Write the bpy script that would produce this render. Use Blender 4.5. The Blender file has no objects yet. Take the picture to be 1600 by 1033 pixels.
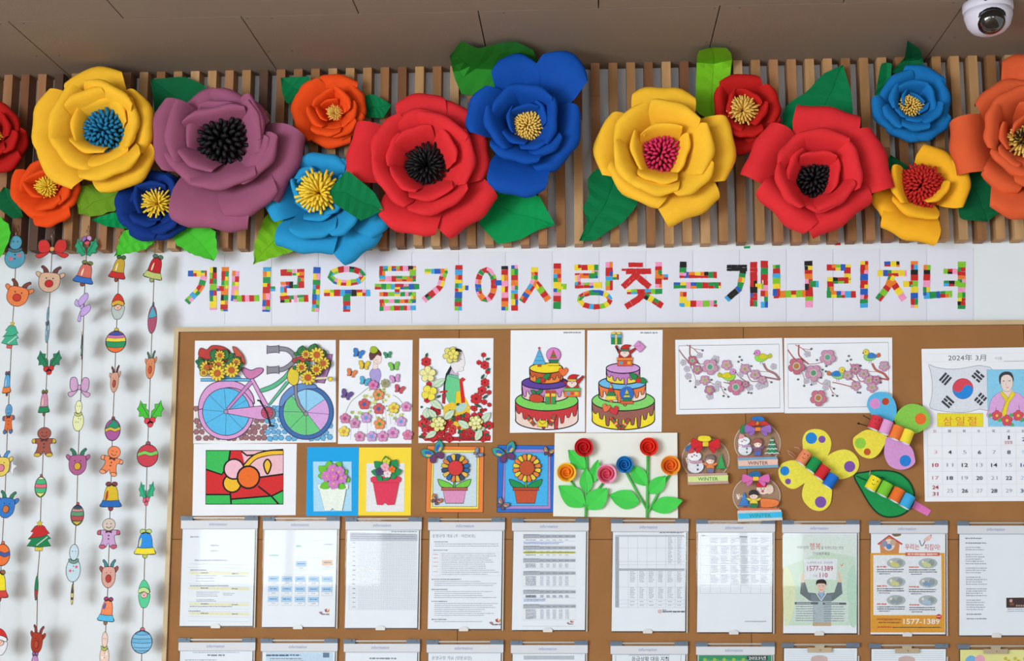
import bpy, bmesh, math, random
from mathutils import Vector, Matrix
random.seed(7)
sc = bpy.context.scene
COL = sc.collection
PI = math.pi

# ---------------------------------------------------------------- camera
F_PX = 2100.0                      # focal length in pixels of the 1600x1033 frame
PITCH = math.atan(322.5 / F_PX)
YAW = math.atan(122.0 * math.cos(PITCH) / F_PX)
CAM = Vector((0, 0, 1.45))
WALL_Y = 3.75                      # the decorated wall
cam_d = bpy.data.cameras.new('camera')
cam_d.sensor_width = 36.0
cam_d.sensor_fit = 'HORIZONTAL'
cam_d.lens = F_PX / 1600 * 36
cam = bpy.data.objects.new('camera', cam_d)
COL.objects.link(cam)
cam.location = CAM
cam.rotation_euler = (PI / 2 + PITCH, 0, YAW)
sc.camera = cam
CROT = cam.rotation_euler.to_matrix()

# ---------------------------------------------------------------- world, light, exposure
w = bpy.data.worlds.new('world')
sc.world = w
w.use_nodes = True
w.node_tree.nodes['Background'].inputs[0].default_value = (0.75, 0.86, 1.0, 1)
w.node_tree.nodes['Background'].inputs[1].default_value = 1.0

def area(name, loc, rot, sx, sy, power, colr):
    d = bpy.data.lights.new(name, 'AREA')
    d.shape = 'RECTANGLE'
    d.size = sx
    d.size_y = sy
    d.energy = power
    d.color = colr
    o = bpy.data.objects.new(name, d)
    COL.objects.link(o)
    o.location = loc
    o.rotation_euler = rot
    return o
# daylight: a long window band in the left wall and two smaller windows in the rear wall
REAR_Y = -4.2
WIN = [(-3.45, -1.75, 1.12, 2.25), (0.75, 1.85, 1.12, 2.25)]    # x0, x1, z0, z1 of the rear windows
for (a_, b_, c_, d_) in WIN:
    area('daylight_rear', ((a_ + b_) / 2, REAR_Y - 0.06, (c_ + d_) / 2), (PI / 2, 0, 0), b_ - a_ - 0.1, d_ - c_ - 0.1, 20.0 * (b_ - a_) * (d_ - c_), (0.93, 0.97, 1.0))
LW = (-3.9, 0.5, 0.50, 2.40)                                     # y0, y1, z0, z1 of the left window
area('daylight_left', (-3.76, -1.7, 1.45), (PI / 2, 0, -PI / 2), 4.3, 1.8, 405, (0.84, 0.94, 1.0))

vs = sc.view_settings
vs.view_transform = 'Standard'
vs.look = 'None'
vs.gamma = 1
vs.use_curve_mapping = False
vs.exposure = 0.25

# ---------------------------------------------------------------- pixel helpers
def ray(px, py):
    return CROT @ Vector(((px - 800) / F_PX, -(py - 516.5) / F_PX, -1))
def W(px, py, off=0.0):
    """the point seen at a pixel that lies `off` metres in front of the wall"""
    d = ray(px, py)
    t = (WALL_Y - off) / d.y
    return CAM + d * t
def K(px, py, off=0.0):
    return (W(px + 5, py, off) - W(px - 5, py, off)).length / 10
CEIL_Z = W(800, 111, 0).z

# ---------------------------------------------------------------- colour and materials
def lin(c):
    return tuple(((v / 255) / 12.92 if v / 255 <= 0.04045 else ((v / 255 + 0.055) / 1.055) ** 2.4) for v in c)
MATS = {}
def mat(name, rgb, rough=0.75, noise=0.0, nscale=30, bump=0.0, bscale=200, coat=0.0, metal=0.0, spec=0.3, stretch=None):
    if name in MATS:
        return MATS[name]
    m = bpy.data.materials.new(name)
    m.use_nodes = True
    nt = m.node_tree
    b = nt.nodes['Principled BSDF']
    c = lin(rgb)
    b.inputs['Base Color'].default_value = (*c, 1)
    b.inputs['Roughness'].default_value = rough
    b.inputs['Metallic'].default_value = metal
    b.inputs['Specular IOR Level'].default_value = spec
    if coat:
        b.inputs['Coat Weight'].default_value = coat
        b.inputs['Coat Roughness'].default_value = 0.04
    tc = nt.nodes.new('ShaderNodeTexCoord')
    src = tc.outputs['Object']
    if stretch:
        mp = nt.nodes.new('ShaderNodeMapping')
        mp.inputs['Scale'].default_value = stretch
        nt.links.new(src, mp.inputs[0])
        src = mp.outputs[0]
    if noise:
        n = nt.nodes.new('ShaderNodeTexNoise')
        n.inputs['Scale'].default_value = nscale
        n.inputs['Detail'].default_value = 5
        nt.links.new(src, n.inputs['Vector'])
        r = nt.nodes.new('ShaderNodeValToRGB')
        r.color_ramp.elements[0].position = 0.3
        r.color_ramp.elements[1].position = 0.7
        r.color_ramp.elements[0].color = (*[v * (1 - noise) for v in c], 1)
        r.color_ramp.elements[1].color = (*[min(1, v * (1 + noise * 0.6)) for v in c], 1)
        nt.links.new(n.outputs[0], r.inputs[0])
        nt.links.new(r.outputs[0], b.inputs['Base Color'])
    if bump:
        n = nt.nodes.new('ShaderNodeTexNoise')
        n.inputs['Scale'].default_value = bscale
        n.inputs['Detail'].default_value = 4
        nt.links.new(src, n.inputs['Vector'])
        bp = nt.nodes.new('ShaderNodeBump')
        bp.inputs['Strength'].default_value = bump
        bp.inputs['Distance'].default_value = 0.002
        nt.links.new(n.outputs[0], bp.inputs['Height'])
        nt.links.new(bp.outputs[0], b.inputs['Normal'])
    MATS[name] = m
    return m

def ink_material(name, rough, coat, lo=0.92, hi=1.04, nsc=160):
    m = bpy.data.materials.new(name)
    m.use_nodes = True
    nt = m.node_tree
    b = nt.nodes['Principled BSDF']
    b.inputs['Roughness'].default_value = rough
    b.inputs['Specular IOR Level'].default_value = 0.25
    if coat:
        b.inputs['Coat Weight'].default_value = coat
        b.inputs['Coat Roughness'].default_value = 0.06
    at = nt.nodes.new('ShaderNodeAttribute')
    at.attribute_name = 'ink'
    tc = nt.nodes.new('ShaderNodeTexCoord')
    n = nt.nodes.new('ShaderNodeTexNoise')
    n.inputs['Scale'].default_value = nsc
    n.inputs['Detail'].default_value = 4
    nt.links.new(tc.outputs['Object'], n.inputs['Vector'])
    mr = nt.nodes.new('ShaderNodeMapRange')
    mr.inputs[1].default_value = 0.3
    mr.inputs[2].default_value = 0.7
    mr.inputs[3].default_value = lo
    mr.inputs[4].default_value = hi
    nt.links.new(n.outputs[0], mr.inputs[0])
    mx = nt.nodes.new('ShaderNodeVectorMath')
    mx.operation = 'SCALE'
    nt.links.new(at.outputs['Color'], mx.inputs[0])
    nt.links.new(mr.outputs[0], mx.inputs['Scale'])
    nt.links.new(mx.outputs[0], b.inputs['Base Color'])
    return m
INK = ink_material('coloured_ink', 0.7, 0)
PLAIN = ink_material('plain_paper', 0.7, 0, 0.985, 1.01, 20)
INKG = ink_material('laminated_ink', 0.6, 0.5)

def clear_material(name, tint, gloss, rough):
    m = bpy.data.materials.new(name)
    m.use_nodes = True
    nt = m.node_tree
    nt.nodes.remove(nt.nodes['Principled BSDF'])
    out = nt.nodes['Material Output']
    t = nt.nodes.new('ShaderNodeBsdfTransparent')
    t.inputs[0].default_value = (*tint, 1)
    g = nt.nodes.new('ShaderNodeBsdfGlossy')
    g.inputs['Roughness'].default_value = rough
    lw = nt.nodes.new('ShaderNodeFresnel')
    lw.inputs['IOR'].default_value = gloss
    mx = nt.nodes.new('ShaderNodeMixShader')
    ge = nt.nodes.new('ShaderNodeNewGeometry')          # only the front face reflects; rays leaving the sheet pass
    fr = nt.nodes.new('ShaderNodeMath')
    fr.operation = 'SUBTRACT'
    fr.use_clamp = True
    nt.links.new(lw.outputs[0], fr.inputs[0])
    nt.links.new(ge.outputs['Backfacing'], fr.inputs[1])
    nt.links.new(fr.outputs[0], mx.inputs[0])
    nt.links.new(t.outputs[0], mx.inputs[1])
    nt.links.new(g.outputs[0], mx.inputs[2])
    nt.links.new(mx.outputs[0], out.inputs[0])
    return m
CLEAR = clear_material('clear_acrylic', (0.985, 0.99, 0.99), 1.42, 0.03)
FILM = clear_material('clear_plastic_bubble', (0.985, 0.985, 0.99), 1.38, 0.06)

# ---------------------------------------------------------------- object helpers
ORG = {}                                    # thing -> its world origin
def tag(o, label=None, cat=None, group=None, kind=None):
    if label: o['label'] = label
    if cat: o['category'] = cat
    if group: o['group'] = group
    if kind: o['kind'] = kind
    return o
def thing(name, label, cat, loc, group=None, kind=None):
    o = bpy.data.objects.new(name, None)
    o.empty_display_size = 0.02
    COL.objects.link(o)
    o.location = loc
    ORG[o] = Vector(loc)
    tag(o, label, cat, group, kind)
    return o
def mesh_obj(name, verts, faces, m, parent=None, smooth=False, org=None, colors=None):
    """verts are world positions; the object's origin is its parent's (or org)"""
    if parent is not None:
        base = ORG[parent]
    else:
        base = Vector(org) if org is not None else Vector((0, 0, 0))
    me = bpy.data.meshes.new(name)
    me.from_pydata([tuple(Vector(v) - base) for v in verts], [], faces)
    me.materials.append(m)
    if smooth:
        me.polygons.foreach_set('use_smooth', [True] * len(me.polygons))
    if colors is not None:
        ca = me.color_attributes.new('ink', 'FLOAT_COLOR', 'CORNER')
        buf = []
        for p, c in zip(me.polygons, colors):
            buf.extend((c[0], c[1], c[2], 1.0) * p.loop_total)
        ca.data.foreach_set('color', buf)
    o = bpy.data.objects.new(name, me)
    COL.objects.link(o)
    if parent is not None:
        o.parent = parent
    else:
        o.location = base
    ORG[o] = base
    return o

class MB:
    """collects world-space solids for one mesh"""
    def __init__(s):
        s.v = []; s.f = []
    def add(s, v, f):
        n = len(s.v)
        s.v += [Vector(p) for p in v]
        s.f += [tuple(i + n for i in q) for q in f]
        return s
    def box(s, a, b):
        x0, y0, z0 = a; x1, y1, z1 = b
        return s.add([(x0,y0,z0),(x1,y0,z0),(x1,y1,z0),(x0,y1,z0),(x0,y0,z1),(x1,y0,z1),(x1,y1,z1),(x0,y1,z1)],
                     [(0,3,2,1),(4,5,6,7),(0,1,5,4),(1,2,6,5),(2,3,7,6),(3,0,4,7)])
    def prism(s, front, back):
        n = len(front)
        f = [tuple(range(n)), tuple(range(2 * n - 1, n - 1, -1))]
        for i in range(n):
            j = (i + 1) % n
            f.append((j, i, n + i, n + j))
        return s.add(list(front) + list(back), f)
    def pxprism(s, pts, off0, off1):
        return s.prism([W(x, y, off1) for x, y in pts], [W(x, y, off0) for x, y in pts])
    def tube(s, pts, r, n=6, r1=None, caps=True):
        pts = [Vector(p) for p in pts]
        k = len(pts)
        base = len(s.v)
        for i, p in enumerate(pts):
            d = (pts[min(i + 1, k - 1)] - pts[max(i - 1, 0)])
            if d.length < 1e-9: d = Vector((0, 0, 1))
            d.normalize()
            a = d.cross(Vector((0.31, 0.9, 0.3)))
            a.normalize()
            b = d.cross(a)
            rr = r if r1 is None else r + (r1 - r) * i / (k - 1)
            for j in range(n):
                t = 2 * PI * j / n
                s.v.append(p + (a * math.cos(t) + b * math.sin(t)) * rr)
        for i in range(k - 1):
            for j in range(n):
                q = base + i * n
                s.f.append((q + j, q + (j + 1) % n, q + n + (j + 1) % n, q + n + j))
        if caps:
            s.f.append(tuple(base + j for j in reversed(range(n))))
            s.f.append(tuple(base + (k - 1) * n + j for j in range(n)))
        return s
    def build(s, name, m, parent=None, smooth=False, org=None):
        return mesh_obj(name, s.v, s.f, m, parent, smooth, org)

def spl(pts, n=6, closed=True):
    """Catmull-Rom through points"""
    k = len(pts)
    out = []
    rng = range(k) if closed else range(k - 1)
    for i in rng:
        if closed:
            p0, p1, p2, p3 = pts[i - 1], pts[i], pts[(i + 1) % k], pts[(i + 2) % k]
        else:
            p0, p1, p2, p3 = pts[max(i - 1, 0)], pts[i], pts[i + 1], pts[min(i + 2, k - 1)]
        for j in range(n):
            t = j / n
            out.append(tuple(0.5 * ((2 * b) + (c - a) * t + (2 * a - 5 * b + 4 * c - d) * t * t + (3 * b - a - 3 * c + d) * t ** 3)
                             for a, b, c, d in zip(p0, p1, p2, p3)))
    if not closed:
        out.append(tuple(pts[-1]))
    return out
def circ(cx, cy, rx, ry=None, n=20, a0=0, rot=0):
    ry = rx if ry is None else ry
    cr, sr = math.cos(rot), math.sin(rot)
    o = []
    for i in range(n):
        t = a0 + 2 * PI * i / n
        x, y = rx * math.cos(t), ry * math.sin(t)
        o.append((cx + x * cr - y * sr, cy + x * sr + y * cr))
    return o

SHEET = {}
_TXT = {}
def text_mesh(s, shear=0.0, bold=0.0):
    key = (s, shear, bold)
    if key in _TXT:
        return _TXT[key]
    cu = bpy.data.curves.new('lettering', 'FONT')
    cu.body = s
    cu.size = 1
    cu.resolution_u = 2
    cu.shear = shear
    cu.offset = bold
    ob = bpy.data.objects.new('lettering', cu)
    COL.objects.link(ob)
    dg = bpy.context.evaluated_depsgraph_get()
    me = bpy.data.meshes.new_from_object(ob.evaluated_get(dg))
    v = [(p.co.x, p.co.y) for p in me.vertices]
    f = [tuple(p.vertices) for p in me.polygons]
    bpy.data.meshes.remove(me)
    bpy.data.objects.remove(ob)
    bpy.data.curves.remove(cu)
    _TXT[key] = (v, f)
    return v, f

class Art:
    """flat coloured print: polygons in picture coordinates, painted one over the other"""
    STEP = 0.000016
    def __init__(s, x0=0, y0=0, sc_=1.0, off=0.0, local=None):
        s.x0, s.y0, s.s, s.off = x0, y0, sc_, off
        s.v = []; s.f = []; s.c = []; s.k = 0
        s.local = local
    def P(s, p, extra=0.0):
        if s.local:
            return s.local(p, s.off + extra)
        return W(s.x0 + p[0] / s.s, s.y0 + p[1] / s.s, s.off + extra)
    def raw(s, pts, faces, col):
        n = len(s.v)
        e = s.k * s.STEP
        s.v += [s.P(p, e) for p in pts]
        for q in faces:
            s.f.append(tuple(i + n for i in q)); s.c.append(lin(col))
    def fill(s, pts, col, out=None, w=2.0):
        s.k += 1
        pts = list(pts)
        s.raw(pts, [tuple(range(len(pts)))], col)
        if out: s.line(pts, w, out, True)
        return s
    def sm(s, pts, col, out=None, w=2.0, n=5):
        return s.fill(spl(pts, n), col, out, w)
    def rect(s, x0, y0, x1, y1, col, out=None, w=2.0):
        return s.fill([(x0, y0), (x1, y0), (x1, y1), (x0, y1)], col, out, w)
    def circ(s, cx, cy, r, col, out=None, w=2.0, ry=None, n=18, rot=0):
        return s.fill(circ(cx, cy, r, ry, n, 0, rot), col, out, w)
    def line(s, pts, w, col, closed=False):
        s.k += 1
        pts = [Vector(p) for p in pts]
        k = len(pts)
        vv = []
        for i in range(k):
            if closed:
                a, b = pts[i - 1], pts[(i + 1) % k]
            else:
                a, b = pts[max(i - 1, 0)], pts[min(i + 1, k - 1)]
            d = b - a
            if d.length < 1e-6: d = Vector((1, 0))
            d.normalize()
            nrm = Vector((-d.y, d.x)) * (w / 2)
            vv += [tuple(pts[i] + nrm), tuple(pts[i] - nrm)]
        ff = []
        for i in range(k if closed else k - 1):
            j = (i + 1) % k
            ff.append((2 * i, 2 * j, 2 * j + 1, 2 * i + 1))
        s.raw(vv, ff, col)
        return s
    def curve(s, pts, w, col, closed=False, n=5):
        return s.line(spl(pts, n, closed), w, col, closed)
    def many(s, rects, col):
        """many small rectangles of one colour on one layer"""
        s.k += 1
        vv = []; ff = []
        for (a, b, c, d) in rects:
            n = len(vv)
            vv += [(a, b), (c, b), (c, d), (a, d)]
            ff.append((n, n + 1, n + 2, n + 3))
        s.raw(vv, ff, col)
        return s
    def scribble(s, x0, y0, x1, h, col, fill=0.8):
        """a line of illegibly small writing"""
        x = x0
        r = []
        while x < x1:
            wd = random.uniform(1.0, 3.2) * h
            e = min(x + wd, x1)
            r.append((x, y0 + random.uniform(0, 0.15) * h, e, y0 + h * random.uniform(0.75, 1)))
            x = e + h * random.uniform(0.3, 1.0) * (1.3 - fill)
        return s.many(r, col)
    def text(s, body, x, y, h, col, center=False, width=None, shear=0.0, bold=0.0):
        """y is the base line, h the capital height"""
        v, f = text_mesh(body, shear, bold)
        if not v: return s
        s.k += 1
        z = h / 0.72
        x_lo = min(p[0] for p in v); x_hi = max(p[0] for p in v)
        sx = z if width is None else width / (x_hi - x_lo)
        x_off = x - ((x_lo + x_hi) / 2 if center else x_lo) * sx
        s.raw([(x_off + p[0] * sx, y - p[1] * z) for p in v], f, col)
        return s
    def card(s, pts, col, thick, out=None, w=2.0):
        """a cut-out with real thickness; later layers lie on it"""
        pts = list(pts)
        n = len(pts)
        s.k += 1
        e = s.k * s.STEP
        b = len(s.v)
        s.v += [s.P(p, e + thick) for p in pts] + [s.P(p, e) for p in pts]
        s.f.append(tuple(b + i for i in range(n))); s.c.append(lin(col))
        for i in range(n):
            j = (i + 1) % n
            s.f.append((b + j, b + i, b + n + i, b + n + j)); s.c.append(lin(col))
        s.f.append(tuple(b + n + i for i in reversed(range(n)))); s.c.append(lin((235, 235, 235)))
        s.off += thick
        if out: s.line(pts, w, out, True)
        return s
    def build(s, parent, name='print', m=None):
        if parent in SHEET and name.endswith(('print', 'caption')) and name not in ('circle_print', 'calendar_print', 'poster_print'):
            parent = SHEET[parent]                  # printing belongs to its sheet of paper
        return mesh_obj(name, s.v, s.f, m or INK, parent, False, None, s.c)
# ================================================================ the setting
BOARD = 0.016                                # front face of the notice board
SLAT = 0.052                                 # front face of the wooden slats
M_wall = mat('painted_wall', (228, 232, 236), 0.8, 0.02, 3, 0.15, 90)
M_ceil = mat('ceiling_board', (146, 129, 113), 0.9, 0.06, 2.2, 0.25, 160)
M_floor = mat('wood_floor', (186, 158, 130), 0.4, 0.2, 4, stretch=(1, 8, 1))
XL, XR = -3.7, 3.6
def struct(name, mb, m, parent=None):
    o = mb.build(name, m, parent)
    o['kind'] = 'structure'
    return o
wall_back = struct('wall_back', MB().box((XL - 0.1, WALL_Y, 0), (XR + 0.1, WALL_Y + 0.1, CEIL_Z + 0.1)), M_wall)
struct('floor', MB().box((XL - 0.1, REAR_Y - 0.1, -0.1), (XR + 0.1, WALL_Y + 0.1, 0)), M_floor)
struct('wall_right', MB().box((XR, REAR_Y, 0), (XR + 0.1, WALL_Y, CEIL_Z)), M_wall)
def holed(u0, u1, z1, holes, mk):
    """wall strips around window holes; mk turns (u0,u1,z0,z1) into a box"""
    m = MB()
    u = u0
    for (a, b, c, d) in holes:
        m.box(*mk(u, a, 0, z1)); m.box(*mk(a, b, 0, c)); m.box(*mk(a, b, d, z1))
        u = b
    m.box(*mk(u, u1, 0, z1))
    return m
struct('wall_rear', holed(XL, XR, CEIL_Z, WIN, lambda a, b, c, d: ((a, REAR_Y - 0.1, c), (b, REAR_Y, d))), M_wall)
struct('wall_left', holed(REAR_Y, WALL_Y, CEIL_Z, [LW], lambda a, b, c, d: ((XL - 0.1, a, c), (XL, b, d))), M_wall)
M_wframe = mat('window_frame_white', (225, 226, 228), 0.4)
def window(n, hole, side):
    a, b, c, d = hole
    def bx(m, u0, u1, z0, z1, t0, t1):
        if side == 'rear': m.box((u0, REAR_Y + t0, z0), (u1, REAR_Y + t1, z1))
        else: m.box((XL + t0, u0, z0), (XL + t1, u1, z1))
    m = MB()
    t = 0.05
    bx(m, a, a + t, c, d, -0.04, 0.02); bx(m, b - t, b, c, d, -0.04, 0.02)
    bx(m, a + t, b - t, c, c + t, -0.04, 0.02); bx(m, a + t, b - t, d - t, d, -0.04, 0.02)
    mid = (a + b) / 2
    bx(m, mid - 0.03, mid + 0.03, c + t, d - t, -0.04, 0.02)
    o = struct('window_%d' % n, m, M_wframe)
    for (p, q) in ((a + t, mid - 0.03), (mid + 0.03, b - t)):
        g = MB(); bx(g, p, q, c + t, d - t, -0.018, -0.012)
        g.build('pane', CLEAR, o)
for i, h in enumerate(WIN): window(i + 1, h, 'rear')
window(3, LW, 'left')

# ceiling: gypsum boards 60 cm wide in staggered rows, narrow open joints between them
ceiling = struct('ceiling', MB().box((XL - 0.1, REAR_Y - 0.1, CEIL_Z + 0.012), (XR + 0.1, WALL_Y + 0.1, CEIL_Z + 0.1)),
                 mat('ceiling_void', (70, 55, 45), 0.95))
ORG[ceiling] = Vector((0, 0, 0))
JX = [W(x, 113, 0).x for x in (116, 461, 783, 1111, 1443)]
pitch = (JX[-1] - JX[0]) / 4
gap = 0.0032
rows = [(WALL_Y - 0.455, WALL_Y, 0.0)]
y = WALL_Y - 0.455
for r in range(9):
    rows.append((max(y - 0.9, REAR_Y), y, 0.5 if r % 2 == 0 else 0.0)); y -= 0.9
    if y <= REAR_Y: break
for (ya, yb, sh) in rows:
    x = JX[0] + (sh - 6) * pitch
    while x < XR:
        a, b = max(x, XL), min(x + pitch, XR)
        if b - a > 0.05:
            MB().box((a + gap / 2, ya + gap / 2, CEIL_Z), (b - gap / 2, yb - gap / 2, CEIL_Z + 0.012)).build('ceiling_board', M_ceil, ceiling)
        x += pitch
# screw heads along the joints near the wall
scr = MB()
for jx in JX:
    for dx in (-0.03, 0.035):
        for yy in (WALL_Y - 0.44, WALL_Y - 0.2):
            c = Vector((jx + dx, yy, CEIL_Z - 0.0006))
            scr.prism([c + Vector((math.cos(t) * .0035, math.sin(t) * .0035, 0)) for t in [i * PI / 3 for i in range(6)]],
                      [c + Vector((math.cos(t) * .0035, math.sin(t) * .0035, 0.0006)) for t in [i * PI / 3 for i in range(6)]])
scr.build('screw_heads', mat('screw', (110, 95, 85), 0.6), ceiling)

# wooden slats on the upper wall
TONES = [(182, 137, 90), (166, 120, 75), (146, 99, 59), (192, 150, 103), (122, 77, 46), (86, 57, 41), (168, 117, 77)]
M_slat = [mat('slat_wood_%d' % i, c, 0.6, 0.22, 6, 0.2, 60, stretch=(6, 6, 0.6)) for i, c in enumerate(TONES)]
ZB = W(930, 381, SLAT).z
rs = random.Random(11)
i = -76
while True:
    px = 960 + 28.1 * i
    i += 1
    xc = W(960, 300, SLAT).x + (px - 960) * K(960, 300, SLAT)
    if xc > XR - 0.03: break
    if xc < XL + 0.03: continue
    hw = 0.0125
    zs = [CEIL_Z, ZB + rs.uniform(-0.003, 0.003)]
    if rs.random() < 0.55:
        zs.insert(1, rs.uniform(zs[1] + 0.08, CEIL_Z - 0.06))
    ma = rs.choices(range(7), (5, 5, 4, 4, 2, 1, 3))[0]
    for j in range(len(zs) - 1):
        m = ma if j == 0 else rs.choices(range(7), (5, 5, 4, 4, 2, 1, 3))[0]
        MB().box((xc - hw, WALL_Y - SLAT, zs[j + 1] + (0.0006 if j < len(zs) - 2 else 0)), (xc + hw, WALL_Y, zs[j])).build('slat', M_slat[m], wall_back)

# notice board: fibreboard panels in a thin pale wooden frame
M_board = mat('brown_board', (158, 109, 63), 0.8, 0.09, 9, 0.3, 260)
bx0, bx1 = W(277, 600, BOARD).x, W(1950, 600, BOARD).x
bz1, bz0 = W(800, 514.5, BOARD).z, W(800, 1285, BOARD).z
board = thing('notice_board', 'large brown notice board with thin pale wooden frame', 'notice board', ((bx0 + bx1) / 2, WALL_Y, bz0))
vx = [bx0, W(716, 760, BOARD).x, W(1165, 650, BOARD).x, W(1610, 700, BOARD).x, bx1]
vz = [bz0, W(800, 843, BOARD).z, bz1]
g = 0.0016
for a in range(4):
    for b in range(2):
        MB().box((vx[a] + g / 2, WALL_Y - BOARD, vz[b] + g / 2), (vx[a + 1] - g / 2, WALL_Y, vz[b + 1] - g / 2)).build('board_panel', M_board, board)
MB().box((bx0, WALL_Y - 0.008, bz0), (bx1, WALL_Y - 0.0005, bz1)).build('backing', mat('board_gap', (62, 38, 22), 0.9), board)
M_frame = mat('frame_wood', (205, 180, 140), 0.5, 0.1, 9, stretch=(1, 1, 1))
fw, fd = 0.0125, 0.023
MB().box((bx0 - fw, WALL_Y - fd, bz0 - fw), (bx0, WALL_Y, bz1 + fw)).build('frame_stile', M_frame, board)
MB().box((bx1, WALL_Y - fd, bz0 - fw), (bx1 + fw, WALL_Y, bz1 + fw)).build('frame_stile', M_frame, board)
MB().box((bx0, WALL_Y - fd, bz1), (bx1, WALL_Y, bz1 + fw)).build('frame_rail', M_frame, board)
MB().box((bx0, WALL_Y - fd, bz0 - fw), (bx1, WALL_Y, bz0)).build('frame_rail', M_frame, board)

# dome security camera on the ceiling
cc = W(1543, 24, 0.6)
dirr = ray(1543, 6); t = (CEIL_Z - CAM.z) / dirr.z
base = CAM + dirr * t
cctv = thing('security_camera', 'white dome security camera with dark glass eye on ceiling', 'camera', base)
M_cw = mat('camera_white', (214, 208, 222), 0.35)
def lathe(prof, axis_o, ax, n=24):
    ax = Vector(ax).normalized()
    a = ax.orthogonal().normalized(); b = ax.cross(a)
    m = MB()
    v = []; f = []
    for (r, h) in prof:
        for j in range(n):
            t = 2 * PI * j / n
            v.append(Vector(axis_o) + ax * h + (a * math.cos(t) + b * math.sin(t)) * r)
    for i in range(len(prof) - 1):
        for j in range(n):
            f.append((i * n + j, i * n + (j + 1) % n, (i + 1) * n + (j + 1) % n, (i + 1) * n + j))
    f.append(tuple(reversed(range(n))))
    f.append(tuple((len(prof) - 1) * n + j for j in range(n)))
    return m.add(v, f)
R = 0.062
lathe([(R, 0), (R, .018), (R * .97, .022)], base, (0, 0, -1)).build('base_ring', M_cw, cctv, True)
lathe([(R * .96, .022), (R * .95, .036), (R * .85, .058), (R * .66, .072), (R * .4, .080), (0.002, .083)], base, (0, 0, -1)).build('dome_shell', M_cw, cctv, True)
eye = base + Vector((-0.002, -0.024, -0.052))
ad = Vector((-0.05, -0.55, -0.75)).normalized()
lathe([(.034, -.012), (.040, .0), (.040, .006), (.036, .012)], eye, ad).build('eye_ring', mat('camera_black', (22, 22, 24), 0.3), cctv, True)
lathe([(.036, .006), (.033, .018), (.024, .028), (.012, .033), (.001, .034)], eye, ad).build('lens_dome', mat('lens_glass', (14, 13, 14), 0.05, spec=0.8, coat=1.0), cctv, True)
a = Art(local=lambda p, e: base + Vector((p[0], -math.sqrt(max(0, (R + .0006) ** 2 - p[0] ** 2)), -0.012 - p[1])))
a.many([(-.012 + i * .006, -.0025, -.008 + i * .006, .0015) for i in range(6)], (120, 115, 130))
a.circ(-.022, -.0005, .004, (60, 55, 70))
a.build(cctv, 'maker_lettering')
# ================================================================ paper flowers and leaves on the slats
def paper(name, rgb):
    return mat('paper_' + name, rgb, 0.82, 0.05, 25, 0.25, 240, spec=0.2)
def petal(parent, m, c, tip, wid, z0, zp, rc, sd, cup=0.12, side=0.0, flat=1.0):
    """one paper petal: from the heart (pixel c) to its rim (pixel tip); rises from z0 to zp and rolls back with radius rc"""
    rr = random.Random(sd)
    n = Vector((0, -1, 0))
    base = W(c[0], c[1], z0)
    end = W(tip[0], tip[1], zp - rc * 0.55)
    ax = end - base
    ax.y = 0
    L = ax.length
    ax.normalize()
    lat = ax.cross(n)
    k = K(tip[0], tip[1], zp)
    hw = wid * k / 2
    NU, NV = 14, 10
    phi_m = 2.1
    rim = rc                                   # outward reach of the rolled rim
    Ls = max(L - rim, L * 0.5)
    us = 0.70
    v = []
    ph = [rr.uniform(0, 6.28) for _ in range(3)]
    for a in range(NU + 1):
        u = a / NU
        for b in range(NV + 1):
            t = -1 + 2 * b / NV
            if u < us:
                q = u / us
                s_ = Ls * (0.06 + 0.94 * q)
                h = (zp - z0) * (0.18 * q + 0.82 * (q * q * (3 - 2 * q)) ** 1.15)
            else:
                q = (u - us) / (1 - us)
                phi = phi_m * q
                s_ = Ls + rim * math.sin(min(phi, PI / 2)) + (0 if phi < PI / 2 else -rim * 0.35 * (1 - math.cos(phi - PI / 2)))
                h = (zp - z0) - rc * (1 - math.cos(phi)) * 0.75
            wv = 0.32 + 0.68 * math.sin(min(1, u / 0.62) * PI / 2)
            if u > 0.62:
                e = (u - 0.62) / 0.38
                wv *= 1 - 0.13 * e * e
            edge = 1 + 0.035 * math.sin(3.1 * t + ph[0]) * (u > 0.5)
            # rounded corners: the rim falls back toward the sides
            fall = flat * (0.16 + 0.30 * u) * hw * (abs(t) ** 2.6) * u
            wav = 0.045 * hw * math.sin(5 * t + ph[1]) * u * u
            x = lat * (t * hw * wv * edge + side * hw * u * u)
            hh = h + cup * hw * (t * t) * (1 - 0.55 * u) * 0.8 - 0.10 * hw * u * abs(t) ** 3 + 0.02 * hw * math.sin(4 * t + ph[2]) * u
            v.append(base + ax * (s_ * 1.0 - fall + wav) + x + n * hh)
    f = []
    for a in range(NU):
        for b in range(NV):
            q = a * (NV + 1) + b
            f.append((q, q + 1, q + NV + 2, q + NV + 1))
    return mesh_obj('petal', v, f, m, parent, True)

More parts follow.
